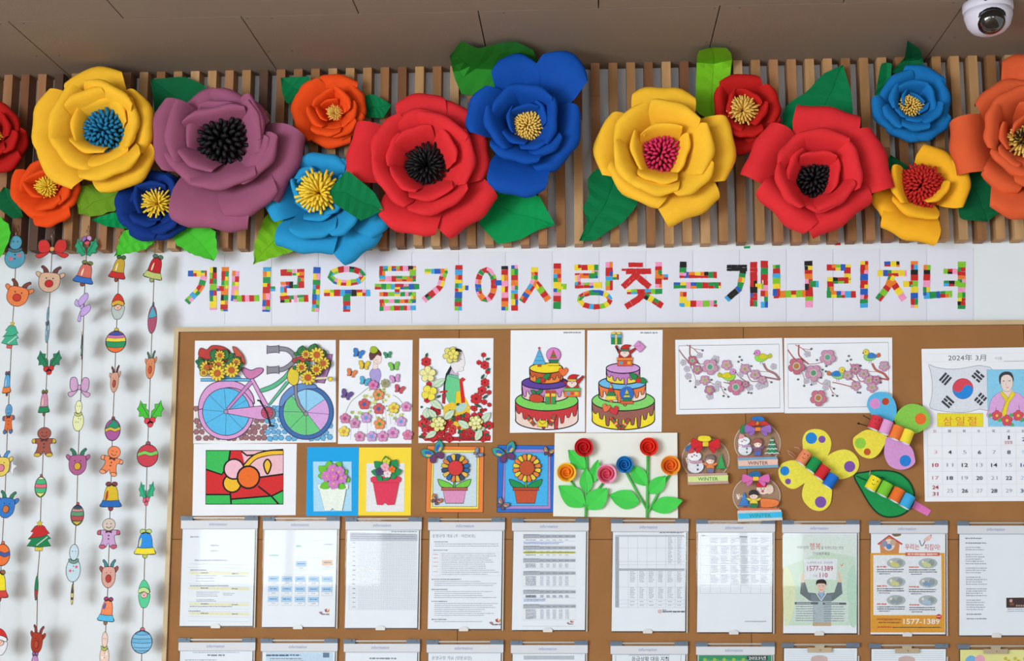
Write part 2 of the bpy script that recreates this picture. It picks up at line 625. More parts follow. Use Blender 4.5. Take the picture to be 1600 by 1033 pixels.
def stamens(parent, m, c, r, n, z0, style, sd):
    rr = random.Random(sd)
    k = K(c[0], c[1], z0)
    o = W(c[0], c[1], z0)
    R = r * k
    mb = MB()
    nrm = Vector((0, -1, 0))
    for i in range(n):
        t = i * 2.399963
        q = math.sqrt((i + 0.5) / n)
        d = Vector((math.cos(t), 0, math.sin(t)))
        if style == 'tuft':                     # slender strips bending outward
            out = R * (0.25 + 0.75 * q) * rr.uniform(0.88, 1.08)
            up = R * (0.75 - 0.35 * q * q)
            p = [o + d * out * 0.12, o + d * out * 0.38 + nrm * up * 0.62, o + d * out * 0.74 + nrm * up * 0.97, o + d * out + nrm * up * rr.uniform(0.9, 1.05)]
            mb.tube(p, R * 0.055, 4, R * 0.062)
        else:                                   # a dome of short fringed loops
            out = R * q * rr.uniform(0.9, 1.05)
            up = R * 0.75 * math.sqrt(max(0.04, 1 - 0.75 * q * q))
            e = o + d * out + nrm * up
            p = [o + d * out * 0.6, o + d * out * 0.9 + nrm * up * 0.7, e, e + d * R * 0.10 + nrm * R * 0.02, e + d * R * 0.15 - nrm * R * 0.10]
            mb.tube(p, R * 0.07, 5, R * 0.075)
    o2 = mb.build('stamens', m, parent, True)
    return o2

def flower(label, c, rings, colour, st, scale=1.0, crop=(0, 0, 1), group='paper flowers on the slatted wall', z=0.0):
    """rings: three lists of (rim x, rim y, width) from the outside in"""
    ox, oy, s = crop
    cv = lambda p: (ox + p[0] / s, oy + p[1] / s)
    cc = cv(c)
    t = thing('paper_flower', label, 'paper flower', W(cc[0], cc[1], SLAT), group)
    m = paper(*colour)
    hs = [(0.010, 0.080, 0.024), (0.010, 0.122, 0.015), (0.010, 0.112, 0.008)]
    rj = random.Random(int(cc[0] * 7))
    i = 0
    for ring, lst in enumerate(rings):
        z0, zp, rc = hs[ring]
        for e in lst:
            i += 1
            petal(t, m, cc, cv(e), e[2] / s, SLAT + z + z0 * scale, SLAT + z + (zp + rj.uniform(-0.008, 0.012)) * scale, rc * scale * (e[3] if len(e) > 3 else 1), hash((i, round(cc[0]))) & 0xffff, side=rj.uniform(-0.12, 0.12), flat=(0.25 if e[3] > 1 else 1.5) if len(e) > 3 else rj.uniform(0.55, 1.0))
    smat, sr, n, style = st[:4]
    lift = st[4] if len(st) > 4 else 0.036
    stamens(t, smat, cc, sr / s, n, SLAT + z + lift * scale, style, int(cc[0]) & 0xff)
    # hidden backing disc that carries the petals
    k = K(cc[0], cc[1], SLAT)
    o = W(cc[0], cc[1], SLAT)
    pts = [(math.cos(a) * 22 * scale * k, math.sin(a) * 22 * scale * k) for a in [j * PI / 8 for j in range(16)]]
    MB().prism([o + Vector((x, -z - (z0 if False else 0.03) * scale, y)) for x, y in pts], [o + Vector((x, 0, y)) for x, y in pts]).build('backing_disc', m, t)
    return t
def ringp(cx, cy, r, n, w, a0=0.0):
    return [(cx + r * math.cos(a0 + 2 * PI * i / n), cy + r * math.sin(a0 + 2 * PI * i / n), w) for i in range(n)]

C1, C2, C3, C4 = (0, 60, 3.038), (390, 60, 2.869), (690, 50, 3.038), (1100, 50, 3.038)
S_black = mat('stamen_black', (20, 20, 22), 0.6)
S_blue = mat('stamen_blue', (28, 120, 165), 0.7)
S_yel = mat('stamen_yellow', (252, 214, 62), 0.7)
S_pale = mat('stamen_straw', (242, 198, 96), 0.7)
S_pink = mat('stamen_pink', (215, 45, 95), 0.7)
S_red = mat('stamen_red', (190, 32, 26), 0.7)
YEL, PUR, RED, ORA = ('yellow', (250, 190, 48)), ('purple', (156, 86, 116)), ('red', (222, 44, 50)), ('orange', (240, 78, 20))
NAV, SKY, BLU, MID = ('navy', (14, 52, 130)), ('sky', (38, 150, 205)), ('blue', (8, 74, 165)), ('azure', (20, 112, 180))
DRED, RORA, GOLD = ('dark_red', (190, 26, 22)), ('rust', (222, 92, 50)), ('gold', (250, 180, 36))

flower('crimson paper flower with yellow heart beside the big blue-hearted yellow flower', (-6, 215),
       [[(24, 178, 62), (38, 236, 62), (8, 268, 62), (-30, 172, 60), (-60, 235, 60)], ringp(-6, 215, 32, 5, 40, 0.4), []], DRED, (S_yel, 14, 36, 'tuft'), 0.7)
flower('big golden yellow paper flower with blue stamens', (515, 450),
       [[(152, 385, 300), (440, 140, 290), (728, 380, 330), (640, 690, 320), (215, 640, 300)],
        [(250, 330, 270), (545, 222, 270), (290, 570, 270), (540, 655, 300), (658, 400, 250), (390, 245, 200)],
        [(335, 400, 170), (430, 290, 200), (580, 310, 180), (640, 470, 160), (530, 590, 200), (400, 540, 180)]], YEL, (S_blue, 104, 70, 'dome', 0.05), 1.0, C1, z=0.03)
flower('small bright orange paper flower below the blue-hearted yellow flower', (77, 294),
       [[(16, 300, 64), (38, 268, 60), (108, 272, 56), (122, 306, 54), (86, 351, 58), (42, 336, 62)], ringp(77, 294, 33, 5, 40, 0.3), []], ORA, (S_yel, 21, 55, 'tuft', 0.06), 0.6)
flower('small navy blue paper flower with yellow stamens beneath the purple flower', (249, 320),
       [[(179, 322, 66), (220, 285, 60), (262, 270, 66), (292, 325, 62), (246, 376, 80), (207, 366, 62), (282, 362, 56)],
        ringp(249, 322, 42, 6, 46, 0.2), ringp(249, 322, 29, 5, 30, 0.8)], NAV, (S_yel, 28, 44, 'tuft', 0.08), 0.7)
flower('big dusty purple paper flower with black stamens', (353, 222),
       [[(237, 215, 118), (290, 160, 96), (385, 150, 108), (463, 262, 118, 1.5), (322, 357, 130, 1.3), (402, 330, 90)],
        [(258, 205, 95), (330, 166, 100), (412, 190, 95), (418, 262, 92), (285, 280, 100), (350, 295, 100)],
        ringp(353, 222, 66, 6, 66, 0.4)], PUR, (S_black, 44, 60, 'dome'), 1.0, z=0.04)
flower('orange paper flower with small straw-coloured heart next to purple flower', (383, 340),
       [[(225, 225, 170), (410, 162, 170), (520, 280, 160), (480, 420, 150), (350, 490, 190), (205, 400, 160), (185, 310, 130)],
        [(310, 250, 120), (440, 250, 120), (480, 340, 110), (440, 430, 130), (340, 440, 130), (270, 370, 120)],
        ringp(383, 340, 75, 5, 80, 0.5)], ORA, (S_pale, 42, 46, 'tuft', 0.075), 0.65, C2)
flower('light blue paper flower with long spreading yellow stamens', (318, 700),
       [[(340, 512, 210), (203, 610, 140), (70, 760, 170), (250, 960, 270, 1.3), (520, 955, 230, 1.4), (612, 850, 170), (480, 590, 150)],
        [(205, 720, 170), (275, 600, 130), (290, 900, 210), (450, 860, 150), (440, 700, 150)], [(330, 815, 160), (250, 770, 120), (400, 770, 120)]],
       SKY, (S_yel, 112, 64, 'tuft', 0.085), 0.9, C2, z=0.01)
flower('big red paper flower with black stamens beside the royal blue flower', (800, 580),
       [[(440, 500, 270, 1.4), (770, 245, 230), (985, 320, 270), (1077, 520, 270), (1010, 820, 310, 1.3), (690, 870, 290)],
        [(565, 420, 230), (720, 320, 210), (885, 350, 260), (1012, 530, 250), (870, 775, 290), (585, 665, 270)],
        [(620, 490, 160), (720, 400, 180), (920, 470, 170), (965, 610, 160), (820, 725, 210), (660, 655, 170)]], RED, (S_black, 112, 60, 'tuft'), 1.0, C2, z=0.045)
flower('big royal blue paper flower with yellow stamens', (410, 455),
       [[(330, 105, 225, 0.95), (630, 108, 255, 0.95), (657, 500, 290), (350, 778, 300), (125, 350, 250), (560, 640, 200)],
        [(285, 280, 210), (440, 248, 210), (552, 420, 230), (500, 585, 210), (222, 480, 240), (330, 612, 250)],
        ringp(415, 450, 112, 6, 130, 0.3)], BLU, (S_pale, 70, 80, 'dome', 0.06), 0.95, C3, z=0.075)
flower('big yellow paper flower with pink stamens', (1040, 590),
       [[(728, 520, 310), (1060, 258, 310), (1395, 560, 340), (1210, 868, 310, 1.3), (880, 775, 330)],
        [(850, 400, 250), (1130, 335, 250), (1295, 560, 250), (1235, 740, 240), (830, 650, 260), (1000, 772, 240)],
        [(900, 570, 200), (1030, 432, 210), (1172, 580, 200), (1015, 716, 200)]], YEL, (S_pink, 94, 60, 'dome', 0.05), 1.0, C3, z=0.03)
flower('small deep red paper flower with straw stamens, top of the row by the lime leaf', (180, 380),
       [[(50, 380, 230), (170, 198, 210), (362, 330, 200), (300, 500, 200), (150, 572, 230)],
        [(110, 330, 140), (230, 280, 140), (290, 400, 130), (210, 500, 150), (110, 450, 130)], []], DRED, (S_pale, 86, 50, 'tuft', 0.075), 0.7, C4)
flower('big red paper flower with black heart beside the deep red small flower', (515, 710),
       [[(232, 540, 300, 1.5), (590, 355, 310, 1.2), (865, 580, 330, 1.5), (350, 875, 330, 1.5), (680, 900, 350, 1.4)],
        [(385, 530, 220), (560, 455, 250), (745, 610, 270), (655, 810, 220), (355, 750, 240)],
        [(405, 610, 170), (540, 562, 180), (645, 690, 180), (570, 855, 170), (415, 800, 170)]], RED, (S_black, 100, 70, 'dome'), 1.0, C4, z=0.035)
flower('small azure blue paper flower with straw heart and dark leaves behind', (978, 355),
       [[(812, 410, 190), (880, 220, 190), (1060, 165, 200), (1172, 330, 210), (1115, 490, 200), (950, 512, 200)],
        [(880, 300, 130), (990, 225, 140), (1100, 300, 140), (1110, 410, 140), (1000, 470, 140), (875, 420, 130)],
        ringp(985, 360, 70, 5, 80, 0.2)], MID, (S_pale, 56, 60, 'dome', 0.07), 0.7, C4)
flower('small golden yellow paper flower with red stamens', (1020, 740),
       [[(1135, 560, 200), (1265, 730, 240), (955, 978, 280, 1.3), (832, 860, 190)],
        [(888, 730, 200), (985, 876, 240), (1130, 790, 150)], []], GOLD, (S_red, 104, 100, 'dome', 0.05), 0.75, C4)
flower('big rust orange paper flower with straw and black heart', (1500, 530),
       [[(1175, 540, 300, 1.6), (1390, 240, 290), (1540, 105, 260), (1470, 882, 270), (1380, 740, 210), (1760, 420, 300), (1700, 760, 300)],
        [(1330, 450, 230), (1415, 290, 210), (1440, 660, 250), (1610, 330, 220), (1680, 560, 240), (1570, 740, 220)],
        ringp(1510, 530, 115, 6, 140, 0.3)], RORA, (S_pale, 100, 46, 'tuft', 0.06), 1.0, C4, z=0.03)
# the dark seed head inside the straw ring of the rust flower
_rf = [o for o in COL.objects if o.get('label', '').startswith('big rust')][0]
cpx = (1100 + 1510 / 3.038, 50 + 505 / 3.038)
stamens(_rf, S_black, cpx, 15, 26, SLAT + 0.128, 'dome', 5).name = 'seed_head'

def resample(pts, n):
    pts = [Vector(p) for p in pts]
    d = [0]
    for i in range(1, len(pts)): d.append(d[-1] + (pts[i] - pts[i - 1]).length)
    o = []
    for j in range(n):
        t = d[-1] * j / (n - 1)
        i = 0
        while i < len(d) - 2 and d[i + 1] < t: i += 1
        q = 0 if d[i + 1] == d[i] else (t - d[i]) / (d[i + 1] - d[i])
        o.append(pts[i].lerp(pts[i + 1], q))
    return o
LEAF = {'dark': (0, 118, 66), 'deep': (4, 98, 56), 'green': (46, 140, 42), 'lime': (120, 186, 30), 'olive': (112, 156, 34), 'bright': (78, 196, 52), 'emerald': (0, 148, 78)}
def leaf(label, colour, base, tip, side_a, side_b, crop=(0, 0, 1), off=SLAT + 0.008, lift=0.012, teeth=0.0):
    ox, oy, s = crop
    cv = lambda p: Vector((ox + p[0] / s, oy + p[1] / s))
    b, t = cv(base), cv(tip)
    N = 15
    A = resample([b] + [cv(p) for p in side_a] + [t], N)
    B = resample([b] + [cv(p) for p in side_b] + [t], N)
    cen = (b + t) / 2
    th = thing('paper_leaf', label, 'paper leaf', W(cen.x, cen.y, SLAT), 'green paper leaves among the paper flowers')
    bend = off == 'ceiling'                  # the leaf is pushed forward by the ceiling above it
    def OFF(p, add):
        if bend: return max(SLAT + 0.008, WALL_Y - (CEIL_Z - CAM.z - 0.012) / (ray(p.x, p.y).z / ray(p.x, p.y).y)) + add
        return off + add
    if bend: lift = 0
    v = []
    for i in range(N):
        q = i / (N - 1)
        r = (b.lerp(t, q) * 0.4 + (A[i] + B[i]) * 0.3)
        tooth = teeth * (1 if i % 2 else 0)
        pl = 0.0013 * (1 if i % 2 else -1) * math.sin(PI * q)
        tl = lift * (1 - (1 - q) ** 2)
        for (e, fr) in ((A[i], 1), (A[i], .5), (None, 0), (B[i], .5), (B[i], 1)):
            if e is None: p = r; h = 0
            else:
                d = e - r
                f2 = fr * (1 - (tooth / max(d.length, 1e-3) if fr == 1 else 0))
                p = r + d * f2; h = 0.006 * fr
            v.append(W(p.x, p.y, OFF(p, tl + h + (pl if fr else 0))))
    f = []
    for i in range(N - 1):
        for j in range(4):
            q = i * 5 + j
            f.append((q, q + 1, q + 6, q + 5))
    blade = mesh_obj('leaf_blade', v, f, mat('leaf_' + colour, LEAF[colour], 0.8, 0.06, 20, 0.2, 240, spec=0.2), th)
    rib = [W(p.x, p.y, OFF(p, lift * (1 - (1 - i / (N - 1)) ** 2) + 0.0006)) for i, p in enumerate([b.lerp(t, i / (N - 1)) * 0.4 + (A[i] + B[i]) * 0.3 for i in range(N)])]
    MB().tube(rib[1:-1], 0.0009, 4).build('midrib', mat('leaf_' + colour, LEAF[colour]), blade)
    return th
leaf('dark green paper leaf behind the top of the purple flower', 'deep', (1010, 400), (715, 195), [(1015, 285), (960, 215), (870, 180)], [(850, 400), (735, 350)], C1)
leaf('olive green paper leaf under the blue-hearted yellow flower', 'olive', (720, 670), (370, 835), [(560, 670), (375, 700), (358, 760)], [(640, 740), (560, 815), (450, 850)], C1, teeth=2)
leaf('small dark green leaf tip beside the navy flower', 'emerald', (650, 850), (430, 860), [(540, 825)], [(610, 905), (500, 892)], C1)
leaf('bright green paper leaf hanging below the navy flower toward the bells', 'bright', (252, 362), (178, 401), [(215, 352), (190, 362), (184, 380)], [(240, 380), (228, 390), (205, 396)], teeth=1.5)
leaf('bright green toothed leaf under the purple flower above the banner end', 'bright', (278, 343), (334, 408), [(310, 345), (337, 360), (341, 398)], [(265, 365), (275, 383), (300, 398)], teeth=1.5)
leaf('dark green paper leaf behind the small orange flower at the row end', 'deep', (6, 292), (36, 339), [(17, 297), (30, 318)], [(-8, 312), (0, 328), (20, 342)])
leaf('light green leaf above the blue snowman ornament', 'bright', (-30, 345), (-2, 408), [(0, 338), (16, 352), (17, 370), (8, 391)], [(-34, 370), (-25, 400)], teeth=1.5)
leaf('lime green paper leaf below the light blue flower', 'lime', (185, 790), (15, 1015), [(70, 785), (20, 920)], [(240, 945), (170, 965), (60, 1000)], C2, teeth=2)
leaf('dark green leaf behind the straw-hearted orange flower, on its purple side', 'dark', (300, 280), (140, 176), [(285, 195), (260, 170)], [(225, 275), (165, 295), (145, 240)], C2)
leaf('dark green leaf between the orange flower and the big red flower', 'dark', (495, 330), (635, 298), [(505, 262), (545, 248), (590, 268)], [(540, 355), (600, 358)], C2)
leaf('dark green leaf lying over the light blue flower beside its yellow stamens', 'dark', (600, 770), (356, 684), [(560, 690), (435, 588)], [(500, 818), (385, 745)], C2, off=SLAT + 0.128, lift=0.014)
leaf('emerald green leaf under the royal blue flower', 'emerald', (200, 750), (538, 915), [(330, 760), (462, 775)], [(180, 915), (270, 1010), (380, 985), (445, 945)], C3)
leaf('green two-lobed leaf above the royal blue flower against the ceiling', 'green', (420, 250), (38, 115), [(462, 150), (435, 85), (340, 40), (165, 80), (95, 42)], [(240, 260), (190, 302), (95, 296), (60, 215)], C3, off='ceiling')
leaf('dark green wavy leaf below the pink-hearted yellow flower', 'dark', (840, 660), (652, 992), [(932, 790), (925, 832), (860, 905), (780, 952), (735, 990)], [(725, 650), (690, 705), (702, 780), (670, 832), (692, 905)], C3)
leaf('tall lime green leaf behind the small deep red flower', 'lime', (1280, 420), (1285, 72), [(1345, 400), (1382, 110), (1352, 75)], [(1205, 380), (1208, 210), (1214, 90)], C3, off='ceiling')
leaf('large dark green pointed leaf above the black-hearted red flower', 'dark', (570, 470), (660, 156), [(680, 470), (708, 390), (700, 290)], [(390, 490), (368, 400), (400, 335), (490, 285), (560, 200)], C4)
leaf('narrow dark green leaf on the lower side of the azure flower', 'dark', (890, 330), (865, 145), [(885, 240), (892, 148)], [(808, 345), (820, 255), (840, 150)], C4)
leaf('dark green pointed leaf standing above the azure flower', 'deep', (985, 220), (966, 40), [(1045, 170), (1030, 85)], [(885, 190), (952, 125)], C4, off='ceiling')
leaf('dark green leaf between the black-hearted red flower and the red-stamened yellow one', 'deep', (800, 810), (885, 582), [(900, 740), (972, 640)], [(800, 720), (860, 640)], C4)
leaf('dark green rounded leaf under the rust orange flower', 'deep', (1230, 640), (1345, 900), [(1330, 660), (1432, 760), (1432, 835)], [(1190, 700), (1200, 800), (1215, 890)], C4)
# ================================================================ lettered banner
BAN = 0.004
ban = thing('lettering_banner', 'long white laminated banner with colourful mosaic Korean lettering', 'banner', W(900, 450, 0))
M_lam = mat('laminated_white', (226, 227, 238), 0.45, 0.015, 5, coat=0.35)
ntop = lambda x: 397 - (x - 278) * 0.0075
nbot = lambda x: 506.5 - (x - 278) * 0.0025
xs = [278 + (1521 - 278) * i / 17 for i in range(18)]
for i in range(17):
    a, b = xs[i] + 0.25, xs[i + 1] - 0.25
    m = MB()
    N = 6
    fr = []; bk = []
    for j in range(N + 1):
        x = a + (b - a) * j / N
        bow = 0.0006 + 0.0016 * math.sin(PI * j / N) * random.uniform(0.8, 1.2)
        fr.append((x, bow))
    v = []; f = []
    for (x, bw) in fr:
        v += [W(x, ntop(x), 0.0008 + bw), W(x, nbot(x), 0.0008 + bw), W(x, ntop(x), 0.0004), W(x, nbot(x), 0.0004)]
    for j in range(N):
        q = 4 * j
        f += [(q, q + 1, q + 5, q + 4), (q + 2, q + 6, q + 7, q + 3), (q, q + 4, q + 6, q + 2), (q + 1, q + 3, q + 7, q + 5)]
    f += [(0, 2, 3, 1), (4 * N, 4 * N + 1, 4 * N + 3, 4 * N + 2)]
    MB().add(v, f).build('banner_sheet', M_lam, ban)
PALC = [(200, 34, 34)] * 8 + [(28, 148, 72)] * 4 + [(132, 200, 44)] * 3 + [(244, 216, 46)] * 4 + [(240, 128, 40)] * 3 + [(246, 156, 196)] * 3 + [(34, 92, 190)] * 2 + [(60, 170, 226)] * 2 + [(24, 24, 26)]
B7, B8 = (270, 390, 2.54), (890, 370, 2.4615)
def ell(cx, cy, rx, ry, n=20):
    return [(cx + rx * math.cos(2 * PI * i / n), cy + ry * math.sin(2 * PI * i / n)) for i in range(n + 1)]
LETTERS = [
 (B7, [([(60,95),(135,95)],24),([(124,104),(112,152),(55,210)],26),([(160,70),(160,240)],28),([(165,155),(203,155)],20),([(208,70),(203,245)],28)]),
 (B7, [([(250,85),(244,205)],28),([(240,195),(342,193)],26),([(373,70),(370,247)],30),([(375,156),(406,156)],20)]),
 (B7, [([(428,92),(522,90)],26),([(509,98),(506,140)],26),([(428,141),(521,140)],26),([(440,148),(439,195)],26),([(426,198),(537,193)],28),([(572,70),(565,247)],28)]),
 (B7, [(ell(690,105,66,28),24),([(600,172),(783,172)],26),([(690,182),(690,247)],28)]),
 (B7, [([(820,75),(964,75)],20),([(820,116),(964,116)],22),([(831,80),(831,112)],24),([(952,80),(952,112)],24),([(802,147),(978,147)],22),([(890,152),(890,176)],20),([(820,177),(964,177)],17),([(954,180),(954,204)],20),([(820,205),(964,205)],15),([(831,205),(831,228)],20),([(820,234),(964,231)],19)]),
 (B7, [([(1000,87),(1090,85)],20),([(1076,92),(1060,150),(995,202)],26),([(1135,62),(1132,242)],28),([(1138,152),(1173,152)],20)]),
 (B7, [(ell(1243,140,32,60),24),([(1280,132),(1316,132)],20),([(1317,65),(1317,242)],26),([(1356,62),(1356,242)],27)]),
 (B7, [([(1436,70),(1435,130),(1385,207)],27),([(1440,132),(1490,200)],27),([(1526,55),(1525,236)],30),([(1530,147),(1563,147)],22)]),
 (B8, [([(18,118),(110,118)],22),([(98,120),(95,150)],22),([(20,150),(108,150)],20),([(32,150),(32,186)],22),([(20,188),(123,186)],22),([(152,97),(152,206)],28),([(155,155),(189,155)],22),(ell(97,242,60,28),20)]),
 (B8, [([(226,108),(282,108)],18),([(200,133),(313,133)],22),([(256,140),(250,152),(205,194)],24),([(256,150),(308,194)],24),([(342,97),(342,196)],26),([(345,155),(379,155)],22),([(220,212),(356,210)],20),([(285,215),(265,240),(216,270)],24),([(288,225),(357,266)],24)]),
 (B8, [([(437,95),(435,150)],26),([(423,147),(567,147)],24),([(400,187),(582,187)],24),([(437,212),(435,268)],26),([(428,258),(567,257)],24)]),
 (B8, [([(604,120),(682,120)],24),([(668,126),(655,196),(603,242)],24),([(708,97),(708,268)],28),([(714,190),(745,190)],20),([(749,92),(749,273)],28)]),
 (B8, [([(795,108),(796,228)],28),([(785,223),(907,218)],27),([(918,93),(922,272)],30),([(925,182),(958,182)],24)]),
 (B8, [([(989,118),(1081,118)],24),([(1068,120),(1068,162)],25),([(990,168),(1081,168)],24),([(1003,172),(1003,220)],25),([(989,222),(1101,222)],26),([(1133,93),(1132,273)],30)]),
 (B8, [([(1210,105),(1269,105)],20),([(1184,140),(1297,140)],24),([(1240,148),(1226,190),(1186,243)],26),([(1242,172),(1287,243)],26),([(1283,182),(1320,182)],22),([(1326,93),(1326,273)],28)]),
 (B8, [([(1375,108),(1372,226)],26),([(1362,226),(1471,220)],26),([(1439,133),(1500,133)],20),([(1439,180),(1500,180)],22),([(1508,95),(1507,278)],30)]),
]
rt = random.Random(5)
def mosaic(idx, crop, strokes):
    ox, oy, s = crop
    a = Art(ox, oy, s, off=BAN - 0.0012)
    for si, (pts, wd) in enumerate(strokes):
        pts = [Vector(p) for p in pts]
        # walk along the stroke
        d = [0]
        for i in range(1, len(pts)): d.append(d[-1] + (pts[i] - pts[i - 1]).length)
        def at(t):
            i = 0
            while i < len(d) - 2 and d[i + 1] < t: i += 1
            q = (t - d[i]) / max(1e-6, d[i + 1] - d[i])
            p = pts[i].lerp(pts[i + 1], q)
            tg = (pts[i + 1] - pts[i]).normalized()
            return p, Vector((-tg.y, tg.x))
        t = 0
        prev = None
        while t < d[-1] - 0.5:
            st = rt.uniform(13, 26)
            e = min(t + st, d[-1])
            if d[-1] - e < 7: e = d[-1]
            p0, n0 = at(t); p1, n1 = at(e - 1e-4)
            two = wd > 19 and rt.random() < 0.5
            cuts = [-0.5, rt.uniform(-0.12, 0.12), 0.5] if two else [-0.5, 0.5]
            for c in range(len(cuts) - 1):
                while True:
                    colr = rt.choice(PALC)
                    if idx == 9 and (si < 4 or rt.random() < 0.3): colr = (204, 32, 34)
                    if idx == 11 and (si in (0, 2) or (si == 1 and (t < 5 or t > 85))) and rt.random() < (0.85 if t < 110 else 0.3): colr = (26, 26, 28)
                    if colr != prev or idx in (9, 11): break
                prev = colr
                j = lambda: rt.uniform(-1.4, 1.4)
                q = [p0 + n0 * wd * cuts[c], p1 + n1 * wd * cuts[c], p1 + n1 * wd * cuts[c + 1], p0 + n0 * wd * cuts[c + 1]]
                q = [(v.x + j() * 0.6, v.y + j() * 0.6) for v in q]
                o = a.off; k = a.k
                a.k = rt.randint(0, 25)
                a.card(q, colr, 0.00025)
                a.off = o; a.k = k
            t = e
    o = a.build(ban, 'mosaic_letter', INKG)
    o['kind'] = 'stuff'
for i, (cr, st) in enumerate(LETTERS): mosaic(i, cr, st)
# two stray scraps of mosaic paper stuck to the wall above the banner
for (x, y, c, nm) in ((1167, 386.5, (30, 160, 70), 'green'), (1308.5, 381.5, (205, 40, 40), 'red')):
    t = Art(0, 0, 1, off=0.0003)
    t.card([(x - 5, y - 1.5), (x + 5, y - 2.2), (x + 5, y + 1.6), (x - 4.6, y + 2)], c, 0.0004)
    th = thing('paper_scrap', 'tiny loose %s paper scrap stuck to wall above banner' % nm, 'paper scrap', W(x, y, 0))
    t.build(th, 'scrap')
# ================================================================ hanging garlands of paper ornaments
GO = 0.060                                   # distance of the garlands from the wall
INKC = (52, 42, 46)                          # dark outline of the colouring cards
TH = 0.0011
class Orn:
    def __init__(s, label, x, y, yaw=0, rot=0, name='paper_ornament', cat='ornament'):
        s.root = thing(name, label, cat, W(x, y, GO + 0.004), 'paper ornaments on the hanging cords')
        s.k = K(x, y, GO)
        s.o = ORG[s.root].copy()
        s.c, s.sn = math.cos(rot), math.sin(rot)
        s.root.rotation_euler = (0, 0, math.radians(-(yaw - 22) if yaw > 22 else yaw))
        s.lv = 0
    def art(s, lv=0):
        def loc(p, e):
            x = p[0] * s.c - p[1] * s.sn; y = p[0] * s.sn + p[1] * s.c
            return s.o + Vector((x * s.k, -e, -y * s.k))
        return Art(off=lv * TH, local=loc)
    def part(s, name, pts, col, lv=0, w=0.85, deco=None):
        a = s.art(lv)
        a.card(pts, col, TH, INKC, w)
        if deco: deco(a)
        return a.build(s.root, name)
def bell(label, x, y, w, h, top, band, bow=(150, 60, 60), clap=(130, 70, 60), yaw=0, rot=0, deco=None):
    o = Orn(label, x, y, yaw, rot, 'bell_ornament')
    f = lambda a, b: (a * w, b * h)
    o.part('clapper', circ(0, .40 * h, .11 * w, .10 * h, 10), clap)
    o.part('body', spl([f(-.47, .34), f(-.33, .12), f(-.27, -.2), f(-.14, -.38), f(.14, -.38), f(.27, -.2), f(.33, .12), f(.47, .34), f(0, .36)], 4), top, 1,
           deco=deco or (lambda a: a.sm([f(-.16, -.1), f(-.1, -.2), f(-.1, .05), f(-.17, .08)], (245, 225, 190))))
    o.part('band', [f(-.36, .13), f(0, .15), f(.36, .13), f(.47, .34), f(0, .37), f(-.47, .34)], band, 2)
    for q in (-1, 1):
        o.part('bow_loop', circ(q * .13 * w, -.43 * h, .13 * w, .08 * h, 10), bow, 1)
    return o
def deer(label, x, y, w, h, face, antler, nose, yaw=0, rot=0, ear=None):
    o = Orn(label, x, y, yaw, rot, 'reindeer_ornament')
    f = lambda a, b: (a * w, b * h)
    for q in (-1, 1):
        o.part('antler', spl([f(q * .07, -.2), f(q * .12, -.34), f(q * .30, -.46), f(q * .36, -.40), f(q * .28, -.33), f(q * .24, -.22), f(q * .16, -.16)], 3), antler)
        o.part('ear', spl([f(q * .28, -.14), f(q * .46, -.24), f(q * .52, -.15), f(q * .36, -.02)], 4), ear or face)
    o.part('head', spl([f(-.38, .02), f(-.30, -.18), f(0, -.22), f(.30, -.18), f(.38, .02), f(.34, .28), f(.16, .44), f(0, .47), f(-.16, .44), f(-.34, .28)], 4), face, 1,
           deco=lambda a: (a.circ(-.12 * w, -.02 * h, .028 * w, INKC, n=8), a.circ(.12 * w, -.02 * h, .028 * w, INKC, n=8)))
    o.part('nose', circ(0, .17 * h, .145 * w, .13 * h, 14), nose, 2, 0.8)
    return o
def ginger(label, x, y, w, h, body, cuff, yaw=0, rot=0, head=None):
    o = Orn(label, x, y, yaw, rot, 'gingerbread_ornament')
    f = lambda a, b: (a * w, b * h)
    o.part('body', spl([f(-.16, -.12), f(-.44, -.10), f(-.48, .03), f(-.26, .06), f(-.30, .28), f(-.38, .42), f(-.24, .49), f(-.08, .42), f(0, .30), f(.08, .42), f(.24, .49), f(.38, .42), f(.30, .28), f(.26, .06), f(.48, .03), f(.44, -.10), f(.16, -.12)], 3), body, 0,
           deco=lambda a: (a.circ(0, .06 * h, .035 * w, INKC, n=8), a.circ(0, .17 * h, .035 * w, INKC, n=8)))
    for q in (-1, 1):
        o.part('cuff', spl([f(q * .36, -.10), f(q * .47, -.09), f(q * .49, .0), f(q * .36, .04)], 3), cuff, 1, .8)
        o.part('foot', spl([f(q * .36, .38), f(q * .37, .45), f(q * .23, .49), f(q * .1, .43), f(q * .2, .36)], 3), cuff, 1, .8)
    o.part('head', circ(0, -.29 * h, .28 * w, .20 * h, 18), head or body, 1,
           deco=lambda a: (a.circ(-.09 * w, -.32 * h, .025 * w, INKC, n=8), a.circ(.09 * w, -.32 * h, .025 * w, INKC, n=8), a.curve([f(-.12, -.23), f(0, -.18), f(.12, -.23)], .9, INKC)))
    o.part('bow_tie', [f(-.12, -.12), f(0, -.08), f(.12, -.12), f(.12, -.02), f(0, -.06), f(-.12, -.02)], (90, 50, 50), 2, .6)
    return o
